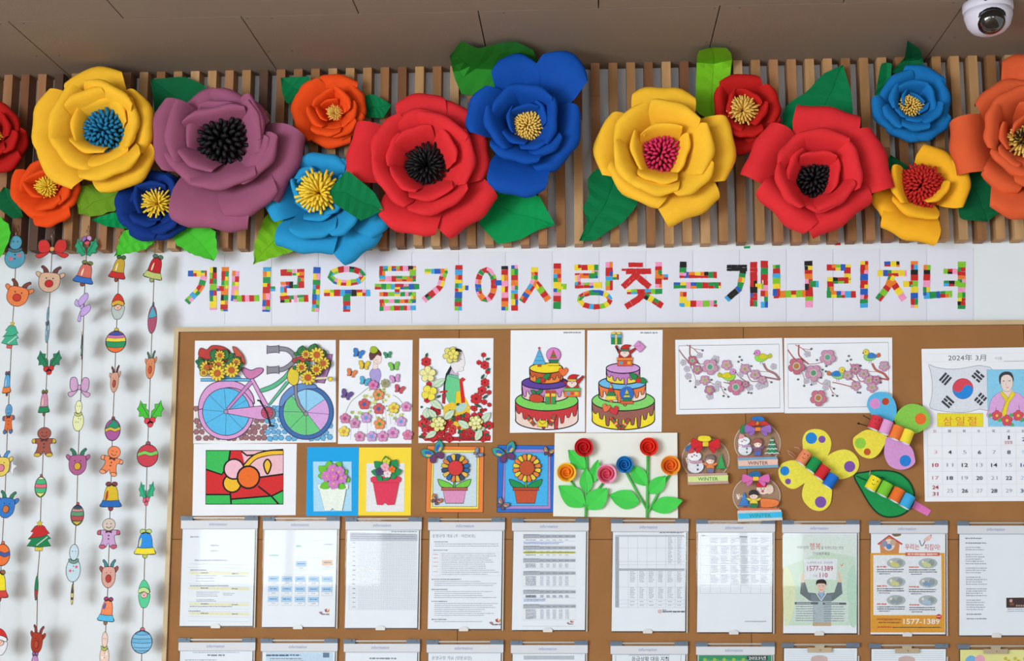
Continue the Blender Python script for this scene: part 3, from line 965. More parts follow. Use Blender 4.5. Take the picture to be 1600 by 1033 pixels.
def ball(label, x, y, w, h, base, stripes, cap=(180, 80, 90), yaw=0, rot=0, wavy=False):
    o = Orn(label, x, y, yaw, rot, 'bauble_ornament')
    o.part('cap', spl([(-.10 * w, -.36 * h), (-.07 * w, -.50 * h), (.07 * w, -.50 * h), (.10 * w, -.36 * h)], 3), cap)
    def deco(a):
        for (t0, t1, c) in stripes:
            up = []; dn = []
            for i in range(9):
                u = -1 + i / 4
                for (lst, t) in ((up, t0), (dn, t1)):
                    yy = -.40 + .86 * t
                    hw = .47 * math.sqrt(max(0, 1 - ((yy - .03) / .43) ** 2))
                    lst.append((u * hw * w, (yy + (.035 * math.sin(u * 5) if wavy else .03 * (1 - u * u))) * h))
            a.fill(up + dn[::-1], c, INKC, .7)
    o.part('bauble', circ(0, .03 * h, .48 * w, .43 * h, 22), base, 1, 1.2, deco)
    return o
def holly(label, x, y, w, h, colr, berry, yaw=0, rot=0, low=True):
    o = Orn(label, x, y, yaw, rot, 'holly_ornament')
    f = lambda a, b: (a * w, b * h)
    for q in (-1, 1):
        o.part('leaf', [f(q * .03, .18), f(q * .05, -.08), f(q * .18, -.18), f(q * .16, -.34), f(q * .30, -.34), f(q * .40, -.48), f(q * .44, -.28), f(q * .52, -.16), f(q * .42, -.04), f(q * .44, .12), f(q * .28, .10), f(q * .18, .24)], colr, 0,
               deco=lambda a, q=q: a.line([f(q * .06, .12), f(q * .38, -.36)], .8, INKC))
    yb = .28 if low else -.42
    for i, (a, b) in enumerate(((-.10, yb), (.10, yb - .03), (.02, yb + .12))):
        o.part('berry', circ(a * w, b * h, .12 * w, None, 12), berry[i % len(berry)], 1, .7)
    return o
def bowtie(label, x, y, w, h, colr, yaw=0, rot=0):
    o = Orn(label, x, y, yaw, rot, 'bow_ornament')
    f = lambda a, b: (a * w, b * h)
    for q in (-1, 1):
        o.part('tail', spl([f(q * .06, .05), f(q * .22, .18), f(q * .48, .30), f(q * .38, .48), f(q * .24, .40), f(q * .10, .22)], 3), colr)
        o.part('loop', spl([f(q * .05, -.05), f(q * .16, -.44), f(q * .38, -.40), f(q * .40, .02), f(q * .28, .22), f(q * .08, .12)], 4), colr, 1)
    o.part('knot', circ(0, .02 * h, .07 * w, .13 * h, 10), (225, 150, 90) if colr[0] > 180 and colr[2] < 80 else colr, 2, .7)
    return o
def snowman(label, x, y, w, h, colr, scarf, spot, yaw=0, rot=0):
    o = Orn(label, x, y, yaw, rot, 'snowman_ornament')
    o.part('body', circ(0, .18 * h, .48 * w, .31 * h, 22), colr, 0, deco=lambda a: (a.circ(-.2 * w, .2 * h, .1 * w, spot, n=10), a.circ(.2 * w, .1 * h, .1 * w, spot, n=10), a.circ(0, .08 * h, .04 * w, INKC, n=8), a.circ(0, .2 * h, .04 * w, INKC, n=8)))
    o.part('head', circ(0, -.28 * h, .30 * w, .21 * h, 18), colr, 1, deco=lambda a: (a.circ(-.1 * w, -.31 * h, .035 * w, INKC, n=8), a.circ(.1 * w, -.31 * h, .035 * w, INKC, n=8)))
    o.part('scarf', spl([(-.3 * w, -.12 * h), (0, -.06 * h), (.3 * w, -.12 * h), (.3 * w, -.04 * h), (0, .02 * h), (-.3 * w, -.04 * h)], 3), scarf, 2, .7)
    return o
def santa(label, x, y, w, h, hat, brim, beard, face, yaw=0, rot=0):
    o = Orn(label, x, y, yaw, rot, 'santa_ornament')
    f = lambda a, b: (a * w, b * h)
    o.part('beard', spl([f(-.42, -.02), f(-.46, .22), f(-.25, .46), f(0, .5), f(.25, .46), f(.46, .22), f(.42, -.02)], 4), beard)
    o.part('face', circ(0, .04 * h, .28 * w, .11 * h, 14), face, 1, .7, lambda a: (a.circ(-.12 * w, 0, .03 * w, INKC, n=8), a.circ(.12 * w, 0, .03 * w, INKC, n=8), a.circ(0, .06 * h, .06 * w, (215, 90, 80), n=8)))
    o.part('hat', spl([f(-.42, -.12), f(-.34, -.36), f(-.05, -.5), f(.3, -.36), f(.5, -.1), f(.42, -.06)], 4), hat, 1)
    o.part('hat_brim', spl([f(-.44, -.16), f(0, -.24), f(.44, -.14), f(.42, -.01), f(0, -.08), f(-.44, -.02)], 4), brim, 2, .8)
    return o
def xtree(label, x, y, w, h, top, low, trunk, yaw=0, rot=0):
    o = Orn(label, x, y, yaw, rot, 'tree_ornament')
    f = lambda a, b: (a * w, b * h)
    o.part('trunk', [f(-.18, .28), f(.18, .28), f(.15, .48), f(-.15, .48)], trunk)
    o.part('lower_boughs', [f(-.24, -.1), f(-.46, .1), f(-.32, .12), f(-.5, .32), f(0, .36), f(.5, .32), f(.34, .12), f(.48, .08), f(.24, -.1)], low, 1,
           deco=lambda a: a.line([f(-.1, .3), f(.34, .02)], 1.4, (215, 225, 225)))
    o.part('upper_boughs', [f(0, -.4), f(-.2, -.32), f(-.36, -.14), f(-.24, -.12), f(-.4, .06), f(.1, .02), f(.42, -.1), f(.28, -.22), f(.2, -.32)], top, 2)
    o.part('star', [(math.sin(i * PI / 5) * (.14 if i % 2 == 0 else .07) * w, -.42 * h - math.cos(i * PI / 5) * (.14 if i % 2 == 0 else .07) * w) for i in range(10)], (215, 190, 60), 3, .6)
    return o

# --- the cord by the frame edge of the picture (reindeer with orange face)
snowman('teal blue snowman ornament with pink spots under the light green leaf', 24, 394, 33, 52, (82, 156, 182), (70, 110, 120), (200, 110, 130))
deer('orange-faced reindeer ornament with red nose below the teal snowman', 29, 458, 44, 44, (236, 130, 72), (120, 66, 52), (206, 60, 44), rot=0.22)
xtree('mint green tree ornament with red trunk under the orange-faced reindeer', 18, 524, 34, 42, (70, 178, 140), (70, 178, 140), (214, 96, 90), yaw=42, rot=0.15)
bell('narrow sky blue bell ornament with orange rim seen nearly edge-on', 12, 600, 26, 38, (90, 172, 222), (236, 130, 62), (110, 90, 110), yaw=58)
ginger('gingerbread ornament in blue and orange seen from its side', 14, 655, 34, 46, (228, 110, 50), (90, 120, 170), yaw=58, head=(96, 158, 205))
deer('yellow-faced reindeer ornament with bright blue antlers', 3, 724, 34, 42, (236, 206, 96), (70, 150, 220), (226, 130, 150), yaw=25)
st = Orn('white paper star behind the yellow-faced reindeer', 16, 730, 50, 0.2, 'star_ornament')
st.part('star', [(math.sin(i * PI / 5) * (14 if i % 2 == 0 else 6.5), -math.cos(i * PI / 5) * (14 if i % 2 == 0 else 6.5)) for i in range(10)], (232, 232, 240), -3, .4)
deer('blue-faced reindeer ornament with green antlers and orange nose', 11, 788, 34, 44, (52, 124, 206), (50, 130, 90), (210, 120, 60), rot=0.1)
ball('orange bauble ornament with one blue wavy band', 4, 866, 25, 38, (240, 120, 56), [(.38, .56, (70, 92, 170))], (220, 120, 60), wavy=True)
bell('yellow bell ornament with red rim under the orange bauble', 0, 916, 30, 48, (246, 226, 40), (214, 66, 62), (150, 100, 70))
santa('santa ornament with red hat and white beard, lowest on its cord', 0, 1003, 24, 40, (214, 40, 36), (240, 240, 245), (236, 236, 244), (240, 200, 180))
# --- cord of the red bow
bowtie('red bow ornament topping the cord of the tan reindeer', 82, 389, 54, 30, (208, 48, 44))
deer('tan-faced reindeer ornament with red nose below the red bow', 78, 436, 44, 44, (214, 176, 148), (110, 62, 58), (200, 36, 36), rot=0.08)
snowman('teal snowman ornament turned edge-on under the tan reindeer', 75, 508, 36, 56, (120, 158, 176), (96, 110, 120), (220, 220, 230), yaw=80)
holly('dark green holly ornament with bright red berries', 77, 566, 37, 38, (34, 132, 88), [(206, 44, 44)])
bell('narrow pink bell ornament with green rim', 70, 630, 26, 40, (206, 140, 168), (34, 140, 84), (120, 110, 60), (110, 100, 60), yaw=48)
ginger('brown gingerbread ornament with yellow hands and feet', 69, 691, 38, 46, (162, 86, 72), (214, 182, 66))
ball('egg-shaped bauble ornament striped green, pink and yellow', 64, 760, 18, 36, (74, 190, 130), [(.0, .10, (244, 240, 170)), (.34, .52, (236, 110, 134)), (.76, 1.0, (240, 236, 120))], (170, 100, 120), yaw=10)
xtree('tree ornament with red top, green boughs and yellow trunk', 62, 838, 38, 46, (200, 40, 40), (22, 132, 76), (222, 202, 80))
ball('green and red candle-shaped ornament seen edge-on', 58, 918, 20, 42, (30, 130, 80), [(.55, 1.0, (190, 50, 56))], (90, 150, 130), yaw=74)
deer('rust red reindeer ornament, lowest on the tan reindeer cord', 59, 999, 32, 46, (170, 56, 34), (140, 60, 56), (190, 70, 40), yaw=48, rot=0.1)
bell('lilac bell ornament just below the rust red reindeer', 55, 1040, 22, 40, (190, 140, 190), (150, 100, 160), (150, 100, 150), yaw=40)
# --- cord of the coral bell
holly('green holly ornament with purple and red berries above the coral bell', 135, 391, 36, 40, (36, 158, 112), [(150, 100, 190), (206, 150, 204), (222, 86, 96)], low=False)
bell('coral bell ornament with blue rim', 133, 428, 34, 40, (214, 108, 96), (46, 110, 196), (120, 130, 60), (140, 70, 70), rot=0.2)
bowtie('crumpled lilac bow ornament turned sideways under the coral bell', 130, 479, 40, 40, (200, 168, 226), yaw=58, rot=1.2)
xtree('dark tree ornament seen exactly edge-on above the pale lilac bow', 129, 540, 30, 44, (90, 110, 110), (80, 110, 100), (90, 80, 80), yaw=86)
bowtie('pale lilac bow ornament with drooping tails', 124, 605, 34, 32, (222, 178, 220), yaw=22)
snowman('pale yellow figure ornament below the pale lilac bow', 123, 650, 20, 48, (230, 232, 178), (190, 196, 120), (210, 206, 150), yaw=35)
deer('mauve-faced reindeer ornament with green antlers and yellow nose', 122, 721, 36, 44, (178, 98, 146), (44, 128, 96), (222, 170, 50))
ball('egg-shaped bauble ornament striped navy, pink, green and red', 121, 804, 20, 36, (100, 160, 120), [(.0, .14, (60, 80, 120)), (.18, .30, (214, 150, 150)), (.52, .74, (196, 80, 84)), (.78, 1.0, (222, 190, 70))], (190, 90, 90), yaw=12)
snowman('pale ice-blue snowman ornament with pink heart, end of the coral bell cord', 115, 880, 22, 58, (208, 232, 244), (120, 160, 150), (232, 110, 150), yaw=15)
ball('slim striped tassel ornament hanging below the ice-blue snowman', 114, 928, 14, 36, (220, 200, 120), [(.0, .4, (90, 80, 70)), (.62, .72, (90, 80, 70))], (90, 80, 70), yaw=74)
# --- cord of the mustard bell
bell('mustard yellow bell ornament with red rim', 186, 420, 30, 42, (196, 160, 48), (196, 44, 42), (60, 110, 60), (140, 70, 50), yaw=30, rot=0.2)
santa('santa ornament with red hat, yellow brim and grey beard', 185, 479, 24, 40, (204, 56, 42), (220, 172, 56), (186, 196, 192), (230, 190, 170), yaw=40)
ball('round bauble ornament with rainbow stripes', 181.5, 533, 33, 39, (236, 116, 56), [(.0, .18, (60, 84, 170)), (.18, .30, (206, 120, 180)), (.30, .47, (240, 216, 70)), (.47, .74, (40, 150, 96))], (214, 190, 60))
deer('beige reindeer ornament with brown antlers turned almost edge-on', 180, 592, 34, 44, (214, 160, 136), (110, 60, 56), (180, 76, 70), yaw=64)
ball('bauble ornament half green and half purple with yellow wave between', 176.5, 671, 25, 38, (172, 90, 156), [(.0, .40, (36, 150, 110)), (.40, .54, (226, 186, 60))], (150, 80, 80), wavy=True)
ginger('orange gingerbread ornament leaning to one side', 175, 720, 36, 46, (244, 136, 84), (246, 160, 110), rot=0.25)
bell('yellow bell ornament with blue rim and red stripe', 174, 776, 36, 44, (222, 188, 42), (34, 106, 190), (130, 60, 66), (140, 60, 70), deco=lambda a: a.sm([(-8, -6), (-5, -9), (-5, 2), (-9, 6)], (180, 60, 40)))
ginger('lilac gingerbread ornament with beige face and pink hands', 170, 834, 36, 47, (206, 166, 210), (206, 90, 120), head=(216, 198, 184))
deer('pink-faced reindeer ornament with teal antlers and red mouth', 170, 896, 27, 46, (224, 170, 156), (72, 140, 150), (196, 66, 50), ear=(170, 84, 70), yaw=8)
bell('orange bell ornament with sky blue rim', 167.5, 955, 28, 42, (246, 142, 92), (88, 192, 236), (160, 60, 100), (150, 110, 80), rot=0.1, deco=lambda a: a.sm([(-6, -10), (-3, -12), (-3, -4), (-7, -3)], (120, 90, 150)))
snowman('peach and white figure ornament, lowest on the mustard bell cord', 164, 1016, 22, 56, (240, 206, 190), (176, 190, 90), (240, 236, 230), yaw=52)
# --- cord next to the board
bell('red bell ornament with lime green rim', 242, 420, 30, 44, (196, 40, 46), (198, 208, 120), (90, 130, 100), (170, 176, 110), yaw=15, rot=0.22)
ball('slim bauble ornament in blue and raspberry seen from the side', 239, 498, 28, 50, (176, 84, 110), [(.0, .40, (84, 172, 196))], (90, 110, 120), yaw=64)
deer('carrot orange reindeer ornament with green antlers turned almost edge-on', 236, 570, 34, 46, (222, 140, 96), (70, 120, 96), (200, 84, 60), yaw=64)
holly('bright green holly ornament with red berries beside the board', 235, 646, 40, 42, (72, 194, 56), [(222, 62, 76)])
ball('raspberry red bauble ornament with a green wavy band', 231, 711, 34, 40, (206, 62, 78), [(.32, .48, (130, 206, 92))], (150, 90, 110), wavy=True)
holly('small mint holly ornament turned sideways with pink berries', 229.5, 771, 34, 38, (46, 172, 124), [(226, 96, 120)], yaw=52)
bell('bright blue bell ornament with yellow rim', 227.5, 850, 36, 44, (40, 146, 232), (244, 224, 56), (186, 212, 110), (190, 200, 90), deco=lambda a: a.sm([(-9, -5), (-6, -9), (-7, 2), (-10, 4)], (220, 220, 130)))
santa('mint green santa ornament turned sideways', 226, 928, 24, 42, (84, 206, 146), (196, 226, 150), (90, 206, 150), (240, 190, 190), yaw=48)
ball('sky blue bauble ornament with dark blue rings, lowest beside the board', 222, 1002, 34, 40, (128, 190, 228), [(.0, .16, (104, 176, 220)), (.34, .52, (110, 182, 224)), (.72, .86, (120, 186, 226))], (200, 110, 120))

M_cord = mat('jute_cord', (132, 112, 96), 0.9, 0.3, 400)
M_steel = mat('steel_hook', (200, 200, 200), 0.25, metal=0.9)
def cord(label, pts):
    t = thing('garland_cord', label, 'cord', W(pts[0][0], pts[0][1], 0), 'hanging garland cords')
    p = spl([tuple(q) for q in pts], 5, False)
    MB().tube([W(x, y, GO - 0.0008) for x, y in p], 0.0013, 5).build('cord', M_cord, t, True)
    x, y = pts[0]
    q = [W(x, y + 2, GO - 0.0008), W(x - 1.5, y - 3, GO), W(x, y - 9, GO), W(x + 2.5, y - 6, GO - 0.004), W(x + 2, y - 14, SLAT + 0.004), W(x + 2, y - 17, SLAT - 0.002)]
    MB().tube(q, 0.0009, 5).build('hook', M_steel, t, True)
cord('brown cord carrying the teal snowman and the orange-faced reindeer', [(26, 368), (25, 400), (22, 470), (20, 500), (17, 560), (14, 620), (11, 690), (8, 770), (4, 840), (1, 900), (-1, 960), (-3, 1040)])
cord('brown cord carrying the red bow and the tan-faced reindeer', [(82, 372), (81, 400), (78, 460), (75, 510), (73, 590), (70, 640), (67, 720), (64, 790), (62, 860), (59, 900), (58, 960), (57, 1010), (56, 1060)])
cord('brown cord carrying the coral bell and the mauve reindeer', [(136, 368), (135, 400), (132, 460), (130, 520), (128, 580), (125, 650), (122, 720), (120, 790), (117, 850), (114, 920), (113.5, 944)])
cord('brown cord carrying the mustard bell and the rainbow-striped bauble', [(187, 378), (186, 410), (184, 470), (181, 540), (179, 600), (176, 670), (174, 740), (172, 800), (170, 870), (168, 930), (165, 990), (164, 1060)])
cord('brown cord carrying the red bell and the bright green holly', [(242, 382), (241.5, 410), (239, 480), (236, 560), (233, 640), (230, 720), (228, 800), (226, 880), (224, 950), (221.5, 1020), (221, 1060)])
# ================================================================ pictures pinned to the board
P0 = BOARD + 0.0004
PAPER = (240, 242, 248)
def sheet(name, label, cat, corners, crop, colr=PAPER, off=P0, thick=0.0005, group=None):
    """a sheet of paper; returns (thing, function making an Art on its face)"""
    ox, oy, s = crop
    cx = sum(p[0] for p in corners) / 4; cy = sum(p[1] for p in corners) / 4
    t = thing(name, label, cat, W(ox + cx / s, oy + cy / s, off), group)
    a = Art(ox, oy, s, off)
    a.card(corners, colr, thick)
    SHEET[t] = a.build(t, 'paper_sheet', PLAIN)
    return t, (lambda up=0.0: Art(ox, oy, s, off + thick + 0.00004 + up))
LINE = (45, 40, 48)
def scallop(cx, cy, r, n, depth=0.28, a0=0.0, k=8, sq=1.0):
    o = []
    for i in range(n * k):
        t = 2 * PI * i / (n * k)
        rr = r * (1 - depth * 1.25 + depth * 1.25 * abs(math.sin(n * t / 2)) ** 0.55)
        o.append((cx + rr * math.cos(t + a0), cy + rr * math.sin(t + a0) * sq))
    return o
def blossom(t, art, x, y, r, col, cen, n=5, up=0.003, depth=0.26, out=LINE, w=2.2, name='paper_blossom', rc=0.32, a0=0.3, ring=None):
    a = art(up + (int(x * 3 + y) % 11) * 0.00019)
    a.card(scallop(x, y, r, n, depth, a0), col, 0.0006, out, w)
    for i in range(n):
        th = a0 + 2 * PI * i / n
        a.line([(x + r * .3 * math.cos(th), y + r * .3 * math.sin(th)), (x + r * .7 * math.cos(th), y + r * .7 * math.sin(th))], w * .6, out)
    if ring: a.circ(x, y, r * rc * 1.5, ring)
    a.circ(x, y, r * rc, cen, out, w * .6, n=12)
    return a.build(t, name)
def leafshape(x0, y0, x1, y1, w):
    d = Vector((x1 - x0, y1 - y0)); n = Vector((-d.y, d.x)).normalized() * w / 2
    b = Vector((x0, y0))
    return [tuple(b + d * u + n * q) for u, q in ((0, 0), (.15, .6), (.4, 1), (.7, .75), (.9, .3), (1, 0), (.9, -.3), (.7, -.75), (.4, -1), (.15, -.6))]

# ---- bicycle ---------------------------------------------------------------
BK = (300, 525, 6.078)
t, A = sheet('bicycle_picture', 'coloured picture of a bicycle with raised sunflower baskets', 'picture', [(28, 45), (1365, 38), (1368, 1010), (12, 1025)], BK)
a = A(); a.STEP = 0.000008
a.fill([(30, 660), (700, 660), (700, 1000), (20, 1000)], (232, 226, 228))
a.fill([(700, 660), (1345, 660), (1345, 1000), (690, 1000)], (216, 232, 244))
rr = random.Random(3)
for gy in range(6):
    for gx in range(24):
        x = 45 + gx * 56 + rr.uniform(-10, 10) + (gy % 2) * 26; y = 690 + gy * 56 + rr.uniform(-8, 8)
        if x > 1320: continue
        if (x - 325) ** 2 + (y - 720) ** 2 < 255 ** 2 or (x - 1085) ** 2 + (y - 720) ** 2 < 255 ** 2: continue
        c = (158, 112, 116) if x < 700 else (106, 180, 226)
        a.fill([(x + math.cos(q * PI / 3) * 31 * rr.uniform(.75, 1.1), y + math.sin(q * PI / 3) * 29 * rr.uniform(.75, 1.1)) for q in range(6)], c, (96, 66, 70) if x < 700 else (52, 96, 140), 5)
PNK, PK2 = (222, 160, 214), (206, 140, 200)
OUT = (70, 56, 84)
# rear wheel and mudguard
a.circ(325, 720, 265, PNK, OUT, 8, n=48)
a.sm([(62, 690), (80, 580), (150, 480), (260, 430), (400, 430), (510, 480), (575, 560), (592, 640), (570, 625), (500, 540), (420, 500), (330, 492), (240, 530), (170, 610), (130, 680), (96, 692)], PNK, OUT, 8)
a.circ(325, 720, 225, (92, 190, 238), OUT, 7, n=48)
for th in (10, 46, 92, 150, 185, 225, 265, 305, 330):
    a.line([(325, 720), (325 + 222 * math.cos(math.radians(th)), 720 + 222 * math.sin(math.radians(th)))], 4, (60, 100, 140))
# carrier
a.rect(80, 405, 560, 430, (112, 190, 226), OUT, 6)
a.fill([(280, 380), (450, 380), (470, 405), (270, 405)], (96, 170, 210), OUT, 5)
# front wheel
a.circ(1085, 725, 258, (64, 112, 176), OUT, 8, n=48)
a.circ(1085, 725, 218, (150, 208, 242), OUT, 6, n=48)
def wedge(t0, t1, c):
    a.fill([(1085, 725)] + [(1085 + 214 * math.cos(math.radians(t0 + (t1 - t0) * i / 10)), 725 + 214 * math.sin(math.radians(t0 + (t1 - t0) * i / 10))) for i in range(11)], c)
wedge(-35, 52, (216, 170, 226)); wedge(52, 230, (110, 206, 130))
for th in (-90, -35, 5, 52, 90, 135, 182, 228):
    a.line([(1085, 725), (1085 + 216 * math.cos(math.radians(th)), 725 + 216 * math.sin(math.radians(th)))], 4, (60, 80, 100))
a.sm([(830, 660), (850, 580), (920, 500), (1000, 460), (1100, 450), (1170, 465), (1178, 498), (1080, 505), (980, 545), (900, 610), (860, 665)], (104, 146, 204), OUT, 7)
# frame
a.fill([(545, 400), (580, 400), (720, 650), (680, 665)], PNK, OUT, 6)
a.fill([(548, 425), (578, 448), (350, 700), (325, 690)], PK2, OUT, 6)
a.fill([(330, 700), (700, 660), (720, 790), (640, 795), (330, 735)], PNK, OUT, 6)
a.circ(322, 720, 20, (180, 150, 180), OUT, 5)
a.sm([(650, 505), (760, 460), (860, 390), (930, 310), (940, 345), (880, 420), (780, 495), (665, 535)], (92, 190, 140), OUT, 6)
a.fill([(720, 655), (745, 655), (925, 440), (895, 430)], (100, 196, 150), OUT, 6)
a.circ(735, 735, 58, (130, 124, 130), OUT, 5)
a.circ(712, 728, 55, (206, 84, 110), OUT, 6)
for th in range(0, 180, 36):
    a.line([(712 - 52 * math.cos(math.radians(th)), 728 - 52 * math.sin(math.radians(th))), (712 + 52 * math.cos(math.radians(th)), 728 + 52 * math.sin(math.radians(th)))], 4, (130, 50, 70))
a.line([(620, 612), (645, 615), (712, 728), (745, 850)], 18, (40, 38, 44)); a.line([(725, 855), (785, 855)], 14, (40, 38, 44))
a.sm([(470, 320), (490, 300), (560, 325), (620, 305), (670, 308), (672, 340), (620, 385), (560, 410), (515, 395), (485, 350)], (206, 128, 176), OUT, 7)
# handlebar and fork
GR = (142, 142, 150)
a.curve([(825, 120), (900, 130), (955, 170), (975, 220), (950, 260), (880, 310), (815, 325)], 46, OUT)
a.curve([(825, 120), (900, 130), (955, 170), (975, 220), (950, 260), (880, 310), (815, 325)], 34, GR)
for (y0, q) in ((130, 0), (325, 6)):
    a.fill([(712, y0 - 42), (735, y0 - 30), (800, y0 - 34), (825, y0 - 44), (828, y0 + 36), (800, y0 + 26), (738, y0 + 30), (712, y0 + 42)], GR, OUT, 7)
a.fill([(970, 470), (1000, 465), (1000, 560), (1030, 650), (1095, 735), (1075, 755), (1000, 660), (972, 570)], GR, OUT, 6)
a.circ(1082, 740, 20, (150, 150, 158), OUT, 5)
a.sm([(920, 330), (960, 290), (1010, 320), (1010, 430), (970, 470), (920, 440), (905, 390)], (232, 204, 60), OUT, 6)
a.fill([(1160, 330), (1180, 170), (1335, 175), (1310, 300), (1255, 450), (1180, 440)], (170, 120, 170), OUT, 7)
a.build(t, 'bicycle_print')
YP, DG = (236, 206, 70), (58, 128, 74)
def greens(pts, up):
    for gi, (x0, y0, x1, y1, w) in enumerate(pts):
        b = A(up + 0.00017 * gi); b.card(leafshape(x0, y0, x1, y1, w), DG, 0.0006, (30, 60, 40), 5); b.line([(x0, y0), (x1, y1)], 3, (30, 70, 44)); b.build(t, 'paper_leaf')
b = A(0.003); b.card(spl([(60, 180), (80, 115), (140, 130), (190, 90), (290, 100), (360, 150), (370, 230), (200, 260), (100, 230)], 4), (196, 66, 62), 0.0008, (90, 30, 30), 5); b.build(t, 'maple_leaf')
b = A(0.006); b.card(spl([(385, 100), (440, 130), (490, 200), (500, 270), (455, 240), (410, 180)], 4), (204, 92, 70), 0.0008, (90, 30, 30), 5); b.build(t, 'maple_leaf')
greens([(180, 200, 215, 125, 60), (260, 200, 320, 130, 60), (330, 220, 400, 165, 56), (120, 260, 30, 240, 70), (120, 290, 60, 200, 60), (380, 260, 460, 200, 70), (420, 300, 480, 250, 60), (110, 320, 70, 300, 60), (240, 250, 150, 230, 60), (300, 230, 330, 130, 80), (210, 240, 215, 120, 80), (330, 300, 440, 200, 90), (100, 330, 90, 220, 90), (400, 330, 470, 300, 60), (160, 330, 130, 215, 80), (300, 330, 300, 240, 80)], 0.0095)
for (x, y, r) in ((180, 290, 50), (265, 185, 50), (250, 275, 62), (140, 300, 68), (110, 350, 40), (240, 355, 78), (375, 325, 74), (420, 250, 44)):
    blossom(t, A, x, y, r, YP, (196, 96, 44), 11, 0.012 + 0.002 * (y > 280), 0.3, (110, 84, 36), 5, 'paper_sunflower', 0.42)
greens([(1050, 180, 1050, 95, 90), (1170, 140, 1175, 75, 80), (990, 190, 1000, 150, 60), (1240, 180, 1250, 130, 70), (1280, 260, 1320, 280, 70), (990, 260, 1020, 230, 50), (1100, 290, 1080, 230, 60), (1190, 260, 1180, 225, 50), (1110, 370, 1130, 310, 70), (1050, 380, 1030, 330, 60), (1130, 180, 1170, 72, 100), (1040, 190, 1052, 90, 100), (1210, 240, 1320, 280, 90), (1220, 190, 1262, 140, 80), (1120, 330, 1160, 300, 70), (1200, 350, 1230, 345, 60), (990, 320, 975, 280, 60)], 0.0095)
b = A(0.006); b.card(spl([(950, 225), (1040, 190), (1120, 180), (1150, 230), (1060, 250), (980, 260)], 4), (190, 70, 74), 0.0008, (90, 30, 30), 5); b.build(t, 'maple_leaf')
for (x, y, r) in ((1080, 175, 46), (1185, 180, 74), (1245, 260, 64), (1040, 300, 56), (1180, 320, 58), (1100, 395, 76)):
    blossom(t, A, x, y, r, YP, (196, 96, 44), 11, 0.013, 0.3, (110, 84, 36), 5, 'paper_sunflower', 0.42)
b = A(0.014); b.card([(1160, 395), (1290, 388), (1290, 408), (1160, 415)], (226, 214, 180), 0.001); b.card(circ(1315, 410, 22), (232, 206, 60), 0.001, (110, 84, 36), 4); b.build(t, 'paper_tag')

# ---- lady in a flower dress ---------------------------------------------------
PR = (525, 525, 6.08)
t, A = sheet('dress_picture', 'picture of a lady in lilac with a skirt of paper flowers and butterflies', 'picture', [(33, 40), (728, 38), (718, 1022), (18, 1026)], PR)
a = A()
a.sm([(330, 330), (370, 300), (415, 320), (428, 380), (410, 440), (412, 490), (345, 480), (335, 420), (320, 370)], (176, 160, 218), (110, 90, 150), 4)
a.fill([(345, 310), (360, 240), (400, 260), (395, 310), (370, 318)], (240, 220, 214), (150, 120, 120), 3)
a.sm([(345, 190), (390, 150), (430, 190), (428, 250), (395, 268), (355, 240)], (242, 220, 212), (150, 120, 120), 3)
a.sm([(322, 220), (316, 170), (345, 135), (400, 130), (430, 165), (425, 190), (390, 180), (360, 215), (335, 230)], (104, 62, 60), (70, 40, 40), 3)
a.curve([(370, 225), (380, 230), (388, 228)], 3, (90, 60, 60)); a.curve([(395, 248), (405, 250)], 3, (190, 80, 90))
a.curve([(90, 735), (140, 630), (220, 560), (310, 490)], 5, (120, 140, 110)); a.curve([(540, 560), (600, 600), (660, 680)], 5, (120, 140, 110))
for (x0, y0, x1, y1) in ((145, 860, 138, 985), (215, 830, 215, 900), (300, 800, 298, 930), (380, 740, 382, 960), (440, 690, 440, 930), (330, 640, 335, 860), (470, 680, 480, 880), (510, 720, 520, 840), (660, 850, 680, 920), (570, 720, 560, 850)):
    a.line([(x0, y0), (x1, y1)], 3, (190, 150, 180))
rr = random.Random(9)
for i in range(70):
    th = rr.uniform(-1, 1); y = rr.uniform(500, 790)
    x = 385 + th * (60 + (y - 480) * 0.75)
    a.circ(x, y, rr.uniform(8, 20), rr.choice([(228, 226, 150), (206, 216, 150), (216, 220, 170), (170, 190, 120)]), n=8)
    a.circ(x, y, 5, (140, 150, 90), n=6)
a.build(t, 'lady_print')
for (x, y, r, c1, c2) in ((352, 468, 48, (222, 130, 186), (200, 80, 140)), (403, 560, 52, (238, 150, 96), (70, 150, 80)), (267, 648, 54, (214, 88, 98), (50, 110, 180)), (404, 692, 54, (214, 96, 108), (50, 110, 180)), (548, 684, 52, (238, 214, 84), (232, 150, 70)), (665, 674, 48, (224, 150, 196), (190, 90, 150)), (84, 784, 50, (214, 130, 170), (170, 80, 130)), (176, 830, 50, (216, 150, 190), (180, 100, 150)), (285, 778, 52, (206, 160, 218), (84, 170, 226)), (412, 836, 54, (240, 150, 90), (80, 160, 70)), (617, 814, 50, (214, 164, 220), (96, 170, 226)), (75, 908, 52, (240, 220, 90), (236, 160, 70)), (222, 956, 50, (222, 150, 190), (190, 90, 140)), (337, 956, 50, (206, 164, 220), (96, 170, 226)), (442, 955, 52, (222, 152, 198), (190, 90, 150)), (540, 922, 54, (220, 156, 206), (200, 90, 160)), (680, 942, 50, (222, 130, 176), (220, 120, 120))):
    blossom(t, A, x, y, r, c1, c2, 5, 0.004, 0.24, tuple(int(v * .6) for v in c1), 3)
blossom(t, A, 465, 450, 42, (168, 166, 130), (140, 140, 104), 8, 0.006, 0.3, (110, 108, 80), 3)
b = A(0.003); b.card(spl([(325, 150), (330, 110), (355, 98), (385, 115), (395, 145), (360, 165)], 4), (166, 190, 40), 0.0008, (110, 130, 30), 3); b.build(t, 'paper_crown')
